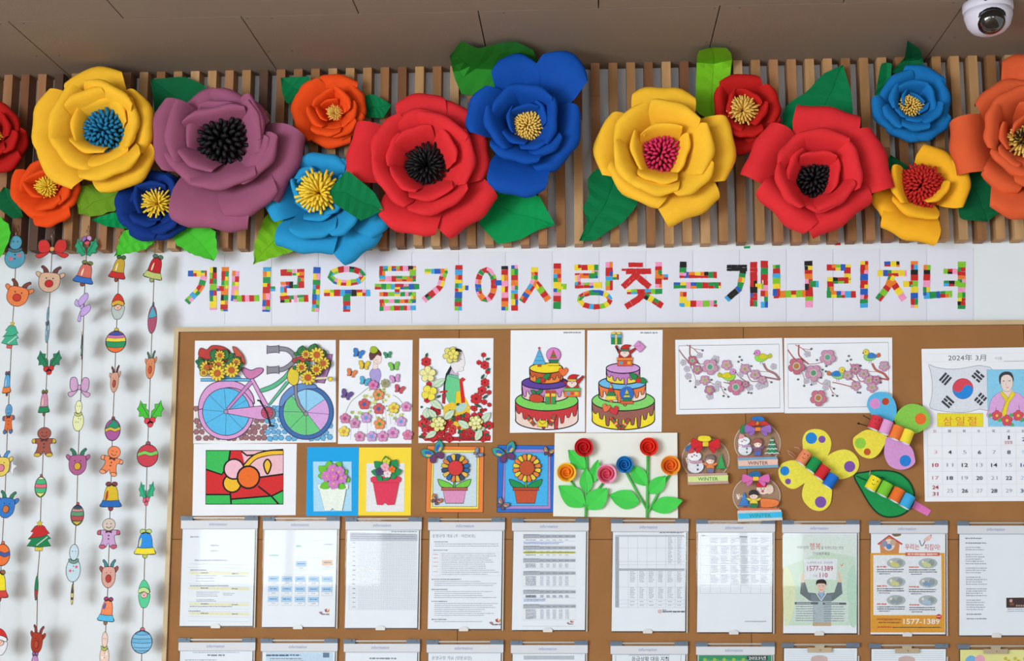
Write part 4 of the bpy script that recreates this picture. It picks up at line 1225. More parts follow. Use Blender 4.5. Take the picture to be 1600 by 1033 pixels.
def minifly(x, y, s_, c, rot, up=0.004):
    b = A(up)
    cr, sr = math.cos(rot), math.sin(rot)
    f = lambda p: (x + (p[0] * cr - p[1] * sr) * s_, y + (p[0] * sr + p[1] * cr) * s_)
    for q in (-1, 1):
        b.card([f(p) for p in spl([(q * .04, 0), (q * .3, -.5), (q * .62, -.42), (q * .55, -.05), (q * .42, .1), (q * .45, .38), (q * .2, .42)], 3)], c, 0.0006, tuple(int(v * .55) for v in c), 3)
        b.off -= 0.0006
    b.off += 0.0006
    b.line([f((0, -.3)), f((0, .35))], s_ * .09, (60, 50, 60))
    b.build(t, 'paper_butterfly')
for (x, y, s_, c, r) in ((210, 168, 86, (60, 130, 210), .3), (266, 280, 86, (232, 200, 60), .1), (145, 355, 76, (232, 132, 80), .3), (270, 432, 80, (84, 180, 220), .3), (98, 560, 90, (110, 84, 150), .4), (490, 182, 62, (60, 156, 110), -.1), (550, 290, 84, (130, 204, 90), -.1), (560, 408, 78, (220, 150, 210), -.2), (600, 508, 78, (206, 84, 100), .3)):
    minifly(x, y, s_, c, r)

# ---- lady in hanbok -------------------------------------------------------------
HB = (650, 520, 5.904)
t, A = sheet('hanbok_picture', 'picture of a braided lady in green hanbok among red and pale yellow flowers', 'picture', [(30, 52), (715, 50), (705, 1010), (22, 1018)], HB)
a = A(); a.STEP = 0.000007
a.fill([(320, 300), (345, 300), (300, 400), (270, 640), (245, 650), (255, 480), (275, 380)], (40, 32, 50))
a.fill([(330, 345), (380, 345), (400, 390), (300, 400)], (206, 180, 210), (120, 90, 120), 3)
a.sm([(320, 300), (330, 180), (400, 150), (436, 190), (452, 280), (440, 320), (436, 350), (385, 360), (365, 380)], (238, 232, 236), (120, 110, 120), 3)
a.sm([(350, 150), (400, 150), (425, 175), (380, 175), (360, 200)], (40, 36, 44))
a.line([(405, 245), (425, 243)], 5, (60, 50, 50)); a.line([(425, 318), (440, 322)], 4, (200, 100, 100))
a.sm([(275, 440), (300, 385), (360, 395), (400, 430), (410, 530), (370, 560), (385, 640), (430, 690), (360, 680), (300, 640), (270, 540)], (110, 208, 146), (70, 120, 90), 4)
a.fill([(300, 385), (390, 395), (400, 430), (300, 400)], (120, 190, 160), (70, 120, 100), 3)
a.fill([(370, 545), (420, 530), (500, 690), (360, 690)], (244, 204, 40), (160, 120, 40), 3)
a.fill([(400, 450), (430, 440), (455, 640), (420, 660)], (214, 40, 40))
a.fill([(400, 430), (430, 410), (460, 430), (440, 450), (400, 450)], (206, 60, 60))
a.fill([(250, 680), (330, 640), (500, 700), (480, 900), (260, 880)], (240, 200, 60))
a.sm([(360, 700), (420, 650), (470, 660), (440, 720), (380, 730)], (180, 214, 206))
a.line([(610, 200), (640, 330), (660, 380), (620, 460)], 5, (60, 110, 80))
a.fill([(220, 540), (290, 530), (290, 550), (220, 556)], (200, 40, 44)); a.fill([(240, 560), (275, 560), (270, 660), (240, 650)], (170, 50, 60))
rr = random.Random(21)
a.fill([(60, 960), (690, 960), (685, 998), (80, 998)], (176, 40, 48))
for i in range(170):
    y = 985 - 300 * rr.random() ** 1.5
    x = rr.uniform(50, 680)
    if 240 < x < 500 and y < 740: continue
    if rr.random() < .35: a.fill(leafshape(x, y, x + rr.uniform(-50, 50), y + rr.uniform(-40, 40), 30), (46, 96, 66))
    else:
        r = rr.uniform(14, 40)
        a.fill(scallop(x, y, r, 6, .2), rr.choice([(206, 44, 50), (190, 40, 48), (216, 60, 66)]), (120, 20, 30), 3); a.circ(x, y, r * .25, (130, 24, 34), n=8)
for (x, y, r) in ((92, 268, 46), (118, 475, 26), (100, 620, 28), (622, 205, 22), (578, 275, 22), (632, 298, 40), (660, 360, 22), (635, 460, 40), (608, 535, 42), (555, 610, 54), (628, 640, 26), (672, 550, 22), (675, 665, 20)):
    a.fill(scallop(x, y, r, 6, .2), (206, 46, 52), (120, 20, 30), 3); a.circ(x, y, r * .25, (130, 24, 34), n=8)
for (x0, y0, x1, y1) in ((90, 225, 105, 185), (640, 250, 685, 235), (650, 345, 688, 330), (600, 430, 630, 380), (655, 510, 675, 490), (610, 610, 670, 570), (60, 690, 40, 680), (540, 660, 610, 690), (370, 670, 400, 650), (190, 600, 230, 575)):
    a.fill(leafshape(x0, y0, x1, y1, 26), (50, 96, 72))
a.build(t, 'hanbok_print')
LG = (206, 228, 198)
for (x0, y0, x1, y1, w) in ((150, 500, 272, 425, 70), (130, 620, 245, 705, 70), (90, 790, 110, 690, 80), (190, 790, 110, 700, 60), (260, 800, 355, 710, 70), (190, 910, 85, 970, 60), (490, 880, 385, 810, 70), (600, 830, 688, 735, 70), (560, 890, 640, 880, 50), (600, 890, 550, 1000, 70)):
    b = A(0.004 + (int(x0 + y1) % 9) * 0.00018); b.card(leafshape(x0, y0, x1, y1, w), LG, 0.0006, (110, 130, 110), 3); b.line([(x0, y0), (x1, y1)], 2.5, (110, 140, 110)); b.build(t, 'paper_leaf')
for (x, y, r, c, n) in ((325, 205, 78, (232, 222, 120), 6), (345, 200, 52, (240, 226, 110), 5), (108, 382, 76, (240, 234, 160), 5), (122, 555, 74, (244, 226, 80), 4), (205, 840, 74, (236, 232, 140), 6), (215, 825, 50, (240, 236, 160), 5), (550, 830, 70, (236, 232, 150), 6), (555, 815, 48, (240, 238, 170), 5)):
    blossom(t, A, x, y, r, c, tuple(int(v * .92) for v in c), n, 0.0075 if r > 60 else 0.010, 0.3, (100, 90, 50), 4, 'paper_blossom', 0.16)

# ---- two Christmas cakes -----------------------------------------------------------
def drips(x0, x1, ymid, amp, lens, colr, a, top, bow):
    """icing with drips hanging from an elliptic edge"""
    n = len(lens)
    pts = []
    for i, L in enumerate(lens):
        u0 = i / n; u1 = (i + 1) / n
        for (u, l) in ((u0 + .12 / n, 0), (u0 + .25 / n, L), (u0 + .5 / n, L + 8), (u0 + .72 / n, L), (u0 + .86 / n, 0)):
            x = x0 + (x1 - x0) * u
            pts.append((x, ymid + bow * math.sin(PI * u) + l))
    up = [(x0 + (x1 - x0) * (1 - i / 12), top + bow * 1.0 * math.sin(PI * i / 12)) for i in range(13)]
    a.fill(pts + up, colr, LINE, 7)
def cake(t, A, tiers):
    a = A()
    for (cx, cy, rx, ry, h, topc, ice, side, lens) in tiers:
        body = [(cx - rx, cy)] + [(cx - rx + 4, cy + h)] + [(cx + rx * math.cos(PI - PI * i / 16), cy + h + ry * math.sin(PI * i / 16)) for i in range(17)] + [(cx + rx, cy)]
        a.fill(body, side, LINE, 11)
        drips(cx - rx, cx + rx, cy + h * .45, 0, lens, ice, a, cy + 4, ry)
        a.circ(cx, cy, rx, topc, LINE, 10, ry, 36)
        a.line([(cx - rx, cy), (cx - rx, cy + h * .6)], 8, LINE); a.line([(cx + rx, cy), (cx + rx, cy + h * .6)], 8, LINE)
    a.build(t, 'cake_print')
def deco(A, t, name, fn, up=0.003):
    b = A(up); fn(b); b.build(t, name)
def santa_fig(x, y, s_, box1, box2, arms, hat2):
    def fn(b):
        f = lambda p: (x + p[0] * s_, y + p[1] * s_)
        for q, (hx, hy) in zip((-1, 1), arms):
            b.card([f(p) for p in ((q * .45, .35), (q * .3, .1), (hx - .16, hy), (hx + .16, hy), (q * .72, .3))], (190, 44, 44), 0.0006, LINE, 4); b.off -= .0006
            b.circ(*f((hx, hy)), .14 * s_, (206, 60, 50), LINE, 3)
        b.off += .0006
        b.fill([f(p) for p in spl([(-.6, .8), (-.55, .2), (0, -.1), (.55, .2), (.6, .8)], 3)], (196, 44, 44), LINE, 4)
        b.sm([f(p) for p in ((-.45, .1), (-.5, .4), (0, .72), (.5, .4), (.45, .1), (0, -.1))], (240, 222, 214), (90, 60, 60), 3)
        b.circ(*f((0, .2)), .1 * s_, (220, 150, 140)); b.circ(*f((-.2, .08)), .05 * s_, LINE, n=8); b.circ(*f((.2, .08)), .05 * s_, LINE, n=8)
        b.fill([f(p) for p in spl([(-.42, -.1), (-.35, -.5), (.1, -.72), (.7, -.62), (.45, -.45), (.42, -.1)], 3)], (206, 40, 40), LINE, 4)
        b.fill([f(p) for p in ((-.46, -.22), (.44, -.2), (.46, .02), (-.46, .0))], hat2, LINE, 4)
        b.fill([f(p) for p in ((-.85, .8), (.85, .8), (.85, 1.7), (-.85, 1.7))], box1, LINE, 4)
        b.fill([f(p) for p in ((-.9, .75), (.9, .75), (.9, 1.08), (-.9, 1.08))], box2, LINE, 4)
        for i, c in enumerate(((84, 170, 206), (214, 80, 60), (226, 190, 60))):
            b.fill([f(p) for p in ((-.6 + i * .45, 1.18), (-.25 + i * .45, 1.18), (-.25 + i * .45, 1.5), (-.6 + i * .45, 1.5))], c)
    return fn
def hollyb(x, y, s_, rot=0):
    def fn(b):
        for q in (-1, 1):
            e = Vector((math.cos(rot), math.sin(rot))) * s_ * q
            b.card(leafshape(x, y, x + e.x, y + e.y - s_ * .1, s_ * .6), (44, 140, 76), 0.0006, (24, 70, 40), 4); b.off -= .0006
        b.off += .0006
        b.circ(x, y + s_ * .15, s_ * .26, (210, 50, 50), (110, 30, 30), 3)
    return fn
def globefig(x, y, r, glass, tc):
    def fn(b):
        b.card(circ(x, y, r, None, 22), glass, 0.0006, (110, 60, 100), 4)
        b.fill([(x, y - r * .7), (x + r * .5, y + r * .5), (x - r * .5, y + r * .5)], tc, LINE, 3)
        b.fill([(x - r * .3, y), (x + r * .3, y), (x + r * .4, y + r * .25), (x - r * .4, y + r * .25)], (70, 130, 70))
        b.fill([(x - r * .75, y + r * .68), (x + r * .75, y + r * .68), (x + r * .6, y + r * 1.1), (x - r * .6, y + r * 1.1)], (40, 130, 86), LINE, 3)
    return fn
def treefig(x, y, w, h, cols, trunk):
    def fn(b):
        n = len(cols)
        b.card([(x, y), (x + w / 2, y + h), (x - w / 2, y + h)], cols[-1], 0.0006, LINE, 4)
        for i, c in enumerate(cols):
            a0, a1 = i / n, (i + 1) / n
            b.fill([(x - w / 2 * a0, y + h * a0), (x + w / 2 * a0, y + h * a0), (x + w / 2 * a1, y + h * a1), (x - w / 2 * a1, y + h * a1)], c, LINE, 3)
        b.rect(x - w * .12, y + h, x + w * .12, y + h * 1.14, trunk, LINE, 3)
        b.fill([(x + math.sin(i * PI / 5) * (16 if i % 2 == 0 else 7), y - 6 - math.cos(i * PI / 5) * (16 if i % 2 == 0 else 7)) for i in range(10)], (206, 50, 60))
    return fn
def heart(x, y, r, c, rot=0):
    def fn(b):
        cr, sr = math.cos(rot), math.sin(rot)
        p = [(0, .95), (-.85, .05), (-.9, -.5), (-.45, -.85), (0, -.45), (.45, -.85), (.9, -.5), (.85, .05)]
        b.card(spl([(x + (q[0] * cr - q[1] * sr) * r, y + (q[0] * sr + q[1] * cr) * r) for q in p], 4), c, 0.0006, (130, 50, 40), 3)
    return fn
def gift(x, y, w, h, body, lid, rib):
    def fn(b):
        b.card([(x - w / 2, y), (x + w / 2, y), (x + w / 2, y + h), (x - w / 2, y + h)], body, 0.0006, LINE, 4)
        b.rect(x - w * .55, y - h * .05, x + w * .55, y + h * .3, lid, LINE, 4)
        b.rect(x - w * .09, y - h * .05, x + w * .09, y + h, rib)
        for q in (-1, 1): b.circ(x + q * w * .26, y - h * .2, w * .24, rib, (150, 110, 40), 3, h * .14)
    return fn
def cane(x0, y0, x1, y1):
    def fn(b):
        d = Vector((x1 - x0, y1 - y0)); n = Vector((-d.y, d.x)).normalized() * 16
        p = [Vector((x0, y0)), Vector((x1, y1))]
        b.card([tuple(p[0] + n), tuple(p[1] + n), tuple(p[1] - n), tuple(p[0] - n)], (206, 60, 56), 0.0005, LINE, 3)
        for i in range(3):
            c = p[0] + d * (.2 + .28 * i)
            b.fill([tuple(c + n), tuple(c + n + d * .12), tuple(c - n + d * .12), tuple(c - n)], ((40, 130, 86), (226, 200, 120), (40, 110, 80))[i])
    return fn
CK = (795, 510, 6.08)
t, A = sheet('cake_picture', 'colouring picture of a green-topped cake with red icing, blue tree and santa', 'picture', [(18, 38), (722, 34), (724, 1003), (10, 1012)], CK)
cake(t, A, [(360, 706, 298, 96, 180, (128, 214, 96), (204, 58, 62), (242, 214, 204), (20, 46, 60, 24, 86, 40, 100, 60, 30, 44)), (345, 536, 222, 62, 122, (96, 66, 160), (206, 140, 206), (242, 216, 206), (60, 20, 10, 60, 66, 14, 40, 36)), (355, 398, 158, 48, 100, (246, 222, 46), (206, 92, 46), (242, 140, 60), (20, 34, 18, 14, 24, 30))])
deco(A, t, 'tree_cutout', treefig(288, 212, 120, 150, [(90, 180, 226)] * 4, (200, 80, 60)))
deco(A, t, 'snow_globe_cutout', globefig(424, 270, 68, (222, 134, 200), (200, 84, 60)))
deco(A, t, 'globe_base', lambda b: b.card([(370, 350), (480, 350), (474, 372), (376, 372)], (246, 222, 46), 0.0006, LINE, 4))
deco(A, t, 'heart_cutout', heart(518, 430, 46, (240, 116, 60)))
deco(A, t, 'santa_cutout', santa_fig(600, 520, 88, (240, 120, 70), (110, 196, 96), ((-1.2, -.1), (1.15, -.45)), (240, 200, 70)), 0.005)
deco(A, t, 'holly_cutout', hollyb(322, 500, 84, -.5), 0.004)
deco(A, t, 'apple_cutout', lambda b: (b.card(spl([(195, 690), (210, 655), (260, 645), (310, 660), (330, 700), (300, 722), (230, 720)], 4), (206, 76, 50), 0.0006, LINE, 4), b.fill(leafshape(260, 640, 205, 605, 40), (44, 130, 76), LINE, 3), b.fill(leafshape(260, 640, 322, 605, 40), (44, 130, 76), LINE, 3)))
deco(A, t, 'gift_cutout', gift(395, 640, 94, 98, (60, 160, 90), (240, 210, 70), (206, 60, 50)))
deco(A, t, 'envelope_cutout', lambda b: (b.card([(274, 892), (368, 896), (366, 958), (272, 952)], (240, 216, 50), 0.0006, LINE, 5), b.line([(276, 896), (320, 932), (366, 900)], 5, LINE)))
deco(A, t, 'cane_cutout', cane(165, 848, 245, 940)); deco(A, t, 'cane_cutout', cane(438, 838, 392, 944))
b = A(); b.scribble(520, 52, 686, 16, (150, 150, 160)); b.build(t, 'small_caption')
CL = (915, 510, 6.08)
t, A = sheet('cake_picture', 'colouring picture of a cake with brown icing and santa holding a green gift', 'picture', [(16, 38), (732, 34), (722, 1003), (4, 1012)], CL)
cake(t, A, [(358, 706, 298, 96, 180, (136, 216, 110), (156, 98, 88), (246, 226, 50), (20, 46, 86, 30, 86, 30, 60, 100, 50, 40)), (348, 540, 224, 62, 122, (112, 190, 238), (238, 128, 72), (242, 222, 206), (60, 24, 20, 66, 96, 30, 44, 36)), (356, 398, 160, 48, 104, (214, 160, 218), (196, 130, 196), (240, 218, 76), (20, 34, 18, 60, 24, 30))])
deco(A, t, 'gift_cutout', gift(290, 82, 94, 88, (40, 140, 90), (96, 176, 220), (236, 210, 90)), 0.006)
deco(A, t, 'santa_cutout', santa_fig(372, 234, 84, (232, 96, 50), (240, 140, 66), ((-.95, -.5), (1.3, -.35)), (60, 130, 90)), 0.004)
deco(A, t, 'envelope_cutout', lambda b: (b.card([(500, 135), (566, 195), (515, 250), (455, 185)], (222, 150, 206), 0.0006, (120, 70, 120), 4), b.line([(470, 190), (520, 185), (510, 140)], 4, (150, 80, 140))), 0.006)
deco(A, t, 'holly_cutout', hollyb(500, 500, 96, .45), 0.004)
deco(A, t, 'tree_cutout', treefig(240, 545, 110, 155, [(240, 216, 60), (206, 56, 50), (40, 140, 80), (240, 222, 70)], (232, 120, 60)))
deco(A, t, 'snow_globe_cutout', globefig(392, 640, 66, (46, 112, 206), (226, 196, 80)))
deco(A, t, 'globe_base', lambda b: b.card([(338, 705), (446, 705), (452, 738), (332, 738)], (232, 100, 60), 0.0006, LINE, 4))
deco(A, t, 'mitten_cutout', heart(195, 775, 42, (238, 120, 76), .3)); deco(A, t, 'mitten_cutout', heart(272, 800, 46, (214, 60, 70), -.3))
deco(A, t, 'cane_cutout', cane(240, 870, 330, 975)); deco(A, t, 'cane_cutout', cane(410, 880, 345, 975))
b = A(); b.scribble(520, 54, 690, 16, (150, 150, 160)); b.build(t, 'small_caption')

# ---- plum blossom pictures -------------------------------------------------------------
def bird(a, x, y, s_, head, wing, belly, tail, flip, out):
    f = lambda p: (x + p[0] * s_ * flip, y + p[1] * s_)
    a.fill([f(p) for p in spl([(.62, -.1), (1.0, -.42), (1.18, -.18), (1.1, .05), (.75, .1)], 3)], tail, out, 4)
    a.fill([f(p) for p in spl([(-.75, -.1), (-.3, -.35), (.3, -.35), (.75, .0), (.3, .42), (-.3, .5), (-.65, .3)], 3)], belly, out, 4)
    a.fill([f(p) for p in spl([(-.35, .05), (-.05, -.4), (.4, -.35), (.8, .0), (.3, .2), (-.1, .2)], 3)], wing, out, 3)
    a.circ(*f((-.48, -.5)), .34 * s_, head, out, 4)
    a.fill([f((-.78, -.52)), f((-.95, -.35)), f((-.7, -.32))], (90, 60, 80))
    a.circ(*f((-.55, -.52)), .06 * s_, LINE, n=8)
    for q in (-.1, .12): a.line([f((q, .45)), f((q - .05, .8))], 4, (90, 70, 70))
def plum(crop, label, corners, frame, birds, flowers, pale, dots, seedn, bc):
    t, A = sheet('blossom_picture', label, 'picture', corners, crop)
    a = A()
    x0, y0, x1, y1 = frame
    a.line([(x0, y0 + 10), (x1 - 10, y0 - 10), (x1, y1 - 10), (x0 + 10, y1 + 10)], 6, (96, 104, 112), True)
    for (pts, w) in (([(85, 170), (150, 260), (215, 330), (240, 400)], 16), ([(225, 110), (222, 220), (250, 270), (345, 350)], 20), ([(180, 110), (270, 160), (330, 220)], 10), ([(270, 160), (380, 175)], 7), ([(345, 350), (430, 345), (540, 320)], 9),
                     ([(240, 400), (290, 520), (290, 630)], 7), ([(450, 560), (520, 600), (590, 610), (650, 720)], 9), ([(590, 610), (670, 660)], 6), ([(650, 700), (700, 750)], 6), ([(640, 575), (760, 600), (870, 630)], 12), ([(800, 470), (880, 540), (960, 585)], 14),
                     ([(860, 340), (930, 470), (985, 560), (1080, 560)], 12), ([(1340, 545), (1280, 470), (1180, 420), (1135, 340)], 30), ([(1340, 545), (1200, 520), (1080, 500)], 22), ([(1090, 440), (1190, 445)], 6), ([(1200, 560), (1250, 575)], 5)):
        a.curve(pts, w, bc); a.curve(pts, w * .4, tuple(min(255, int(v * 1.2)) for v in bc))
    for (x, y) in dots: a.circ(x, y, 15, (112, 118, 120), (70, 70, 76), 3, 12, 8)
    for (x, y, r) in pale:
        a.fill(scallop(x, y, r, 5, .25), (200, 190, 206), (150, 140, 156), 3); a.circ(x, y, r * .3, (176, 182, 170), n=8)
    for b_ in birds: bird(a, *b_)
    a.build(t, 'blossom_print')
    for (x, y, r, c, ce) in flowers:
        blossom(t, A, x, y, r, c, ce, 5, 0.004 if r < 80 else 0.007, 0.24, tuple(int(v * .55) for v in c), 4, 'paper_blossom', 0.3, 0.9, (196, 200, 180))
PKA, PKB, PKC = (198, 126, 158), (210, 152, 184), (196, 110, 130)
plum((1050, 525, 7.944), 'plum blossom picture with two birds that have pink heads and yellow wings', [(40, 48), (1368, 24), (1392, 950), (50, 975)], (85, 112, 1340, 902),
     [(1110, 265, 110, (222, 140, 206), (216, 206, 50), (150, 224, 84), (206, 200, 60), 1, (120, 130, 60)), (700, 500, 112, (220, 150, 210), (226, 206, 40), (160, 220, 80), (200, 196, 50), -1, (120, 130, 60))],
     [(252, 305, 62, PKC, (120, 170, 130)), (310, 418, 60, PKA, (150, 170, 70)), (472, 385, 100, PKB, (90, 166, 140)), (675, 360, 66, PKB, (190, 170, 90)), (405, 550, 62, PKB, (180, 180, 80)), (462, 670, 62, PKA, (186, 180, 80)), (790, 635, 100, (206, 122, 156), (90, 170, 140)), (905, 410, 66, PKB, (180, 160, 90)), (1030, 480, 64, PKB, (170, 160, 110)), (1120, 545, 52, PKB, (190, 150, 150)), (910, 600, 44, PKA, (150, 130, 130))],
     [(140, 330, 40), (185, 410, 40), (200, 500, 42), (345, 240, 36), (540, 290, 50), (320, 580, 36), (570, 600, 44), (550, 660, 36), (470, 750, 46), (960, 640, 46), (1085, 620, 48), (1150, 600, 46), (1260, 380, 40), (850, 480, 36)],
     [(225, 560), (380, 180), (290, 635), (640, 745), (700, 755), (660, 665), (840, 260), (825, 320), (865, 300), (985, 375), (950, 705), (985, 710), (1235, 575), (490, 545)], 1, (150, 110, 110))
plum((1220, 525, 7.944), 'plum blossom picture with two birds that have yellow heads and blue wings', [(40, 26), (1382, 20), (1386, 955), (46, 960)], (85, 90, 1345, 885),
     [(1110, 255, 108, (236, 214, 80), (60, 130, 206), (150, 214, 120), (224, 110, 60), 1, (90, 110, 110)), (705, 480, 112, (240, 220, 80), (56, 130, 206), (150, 214, 120), (216, 120, 70), -1, (90, 110, 110))],
     [(195, 375, 106, (202, 112, 132), (190, 130, 60)), (580, 265, 100, PKB, (90, 170, 140)), (405, 460, 104, PKB, (90, 160, 120)), (465, 770, 104, (206, 118, 138), (190, 130, 60)), (830, 490, 60, PKB, (180, 170, 90)), (925, 410, 68, PKA, (170, 110, 130)), (1030, 470, 62, PKB, (170, 150, 110)), (1090, 550, 66, PKB, (180, 170, 90)), (1185, 545, 56, PKA, (150, 130, 140)), (1130, 640, 66, PKB, (180, 170, 110)), (1280, 375, 66, PKB, (170, 170, 170)), (930, 620, 62, PKB, (180, 150, 110))],
     [(330, 225, 40), (320, 560, 36), (410, 570, 40), (570, 590, 50), (555, 640, 40), (310, 415, 36)],
     [(215, 540), (290, 620), (380, 160), (380, 605), (450, 300), (565, 375), (520, 420), (560, 440), (500, 520), (645, 740), (700, 745), (660, 655), (845, 250), (825, 310), (870, 295), (990, 370), (955, 700), (985, 705), (1240, 580)], 2, (166, 92, 84))

# ---- stained-glass style picture ------------------------------------------------------------
SG = (290, 510, 3.443)
t, A = sheet('mosaic_picture', 'bold black-lined picture of coloured circles on red and green', 'picture', [(44, 630), (598, 632), (592, 1016), (36, 1020)], SG)
a = A()
a.rect(110, 670, 526, 956, (214, 44, 46))
a.fill([(110, 670), (240, 670), (230, 740), (195, 798), (110, 770)], (60, 190, 90))
a.fill([(110, 905), (240, 905), (245, 956), (110, 956)], (60, 190, 90)); a.fill([(245, 930), (460, 910), (490, 956), (245, 956)], (60, 190, 90)); a.fill([(462, 915), (526, 885), (526, 956), (500, 956)], (60, 190, 90))
a.fill([(300, 670), (526, 670), (526, 795), (400, 810), (320, 750)], (240, 190, 200))
a.fill([(330, 670), (400, 672), (360, 700)], (240, 190, 200))
OK = (28, 22, 24)
for p in ([(240, 670), (230, 740), (195, 798), (110, 770)], [(110, 905), (240, 905), (245, 956)], [(245, 930), (465, 912), (526, 882)], [(390, 860), (462, 915), (500, 956)], [(526, 795), (400, 812)], [(240, 895), (245, 956)], [(300, 672), (330, 695), (400, 690), (420, 672)]): a.line(p, 9, OK)
a.curve([(320, 755), (370, 705), (440, 682), (526, 675)], 32, OK); a.curve([(322, 755), (372, 705), (440, 684), (526, 677)], 20, (244, 190, 50))
a.sm([(440, 715), (420, 745), (440, 795), (460, 745)], (244, 190, 50), OK, 8)
a.circ(250, 845, 48, (244, 190, 46), OK, 9); a.circ(260, 768, 54, (244, 190, 206), OK, 9); a.circ(338, 812, 60, (240, 112, 40), OK, 10)
a.line([(110, 668), (526, 668), (524, 957), (108, 957)], 5, OK, True)
a.build(t, 'circle_print')

# ---- two flower-pot cards ------------------------------------------------------------------
PT = (470, 690, 8.606)
t, A = sheet('flowerpot_card', 'blue card with a white paper flowerpot of pink blossoms', 'picture', [(88, 75), (782, 75), (768, 1000), (70, 1000)], PT, (24, 164, 232), group=None)
b = A(); b.card([(165, 270), (682, 270), (682, 935), (172, 940)], (176, 222, 246), 0.0004); b.build(t, 'inner_card')
b = A(0.002); b.card([(225, 575), (640, 575), (632, 640), (610, 640), (555, 930), (460, 930), (430, 895), (395, 930), (318, 930), (245, 640), (230, 632)], (238, 246, 236), 0.001, (150, 160, 160), 4); b.build(t, 'paper_pot')
for (x0, y0, x1, y1, w) in ((340, 420, 240, 330, 110), (380, 380, 380, 255, 110), (460, 380, 540, 270, 110), (560, 440, 620, 380, 80), (330, 470, 228, 460, 90), (590, 520, 660, 500, 90), (400, 560, 255, 620, 110), (480, 580, 600, 620, 90)):
    b = A(0.005 + (int(x0 + y1) % 9) * 0.0002); b.card(leafshape(x0, y0, x1, y1, w), (112, 200, 52), 0.0007, (70, 150, 40), 4); b.build(t, 'paper_leaf')
for (x, y) in ((430, 380), (510, 405), (350, 465), (545, 490), (440, 565)):
    blossom(t, A, x, y, 78, (212, 130, 200), (236, 190, 90), 6, 0.009, 0.2, (180, 96, 170), 3, 'paper_blossom', .2)
blossom(t, A, 440, 468, 62, (216, 120, 196), (240, 170, 120), 6, 0.013, 0.2, (180, 80, 160), 3, 'paper_blossom', .25)
t, A = sheet('flowerpot_card', 'yellow card with a red paper flowerpot of small mixed blossoms', 'picture', [(784, 80), (1486, 80), (1478, 995), (772, 995)], PT, (250, 218, 62))
b = A(); b.card([(882, 292), (1395, 292), (1388, 943), (876, 943)], (232, 233, 236), 0.0004); b.build(t, 'inner_card')
b = A(0.003); b.card([(938, 490), (975, 470), (1320, 470), (1348, 495), (1340, 540), (1318, 550), (1255, 850), (1170, 855), (1130, 820), (1095, 855), (1025, 850), (970, 550), (942, 540)], (226, 60, 92), 0.0012, (170, 30, 50), 4); b.line([(960, 552), (1322, 552)], 6, (180, 30, 60)); b.build(t, 'paper_pot')
for (x0, y0, x1, y1, w) in ((1130, 400, 985, 265, 130), (1150, 380, 1140, 190, 130), (1200, 400, 1290, 240, 140), (1240, 420, 1355, 395, 100), (1080, 430, 945, 400, 100), (1080, 470, 1030, 525, 100), (1200, 470, 1290, 460, 90), (1140, 480, 1160, 525, 120)):
    b = A(0.006 + (int(x0 + y1) % 9) * 0.0002); b.card(leafshape(x0, y0, x1, y1, w), (34, 146, 84), 0.0008, (16, 96, 50), 4); b.build(t, 'paper_leaf')
for (x, y, r, c) in ((1150, 270, 52, (214, 216, 60)), (1130, 345, 60, (240, 170, 190)), (1225, 375, 50, (236, 120, 40)), (1055, 405, 54, (80, 70, 110)), (1165, 435, 54, (244, 222, 228))):
    blossom(t, A, x, y, r, c, tuple(int(v * .85) for v in c), 5, 0.010, 0.22, tuple(int(v * .7) for v in c), 3, 'paper_blossom', .2)

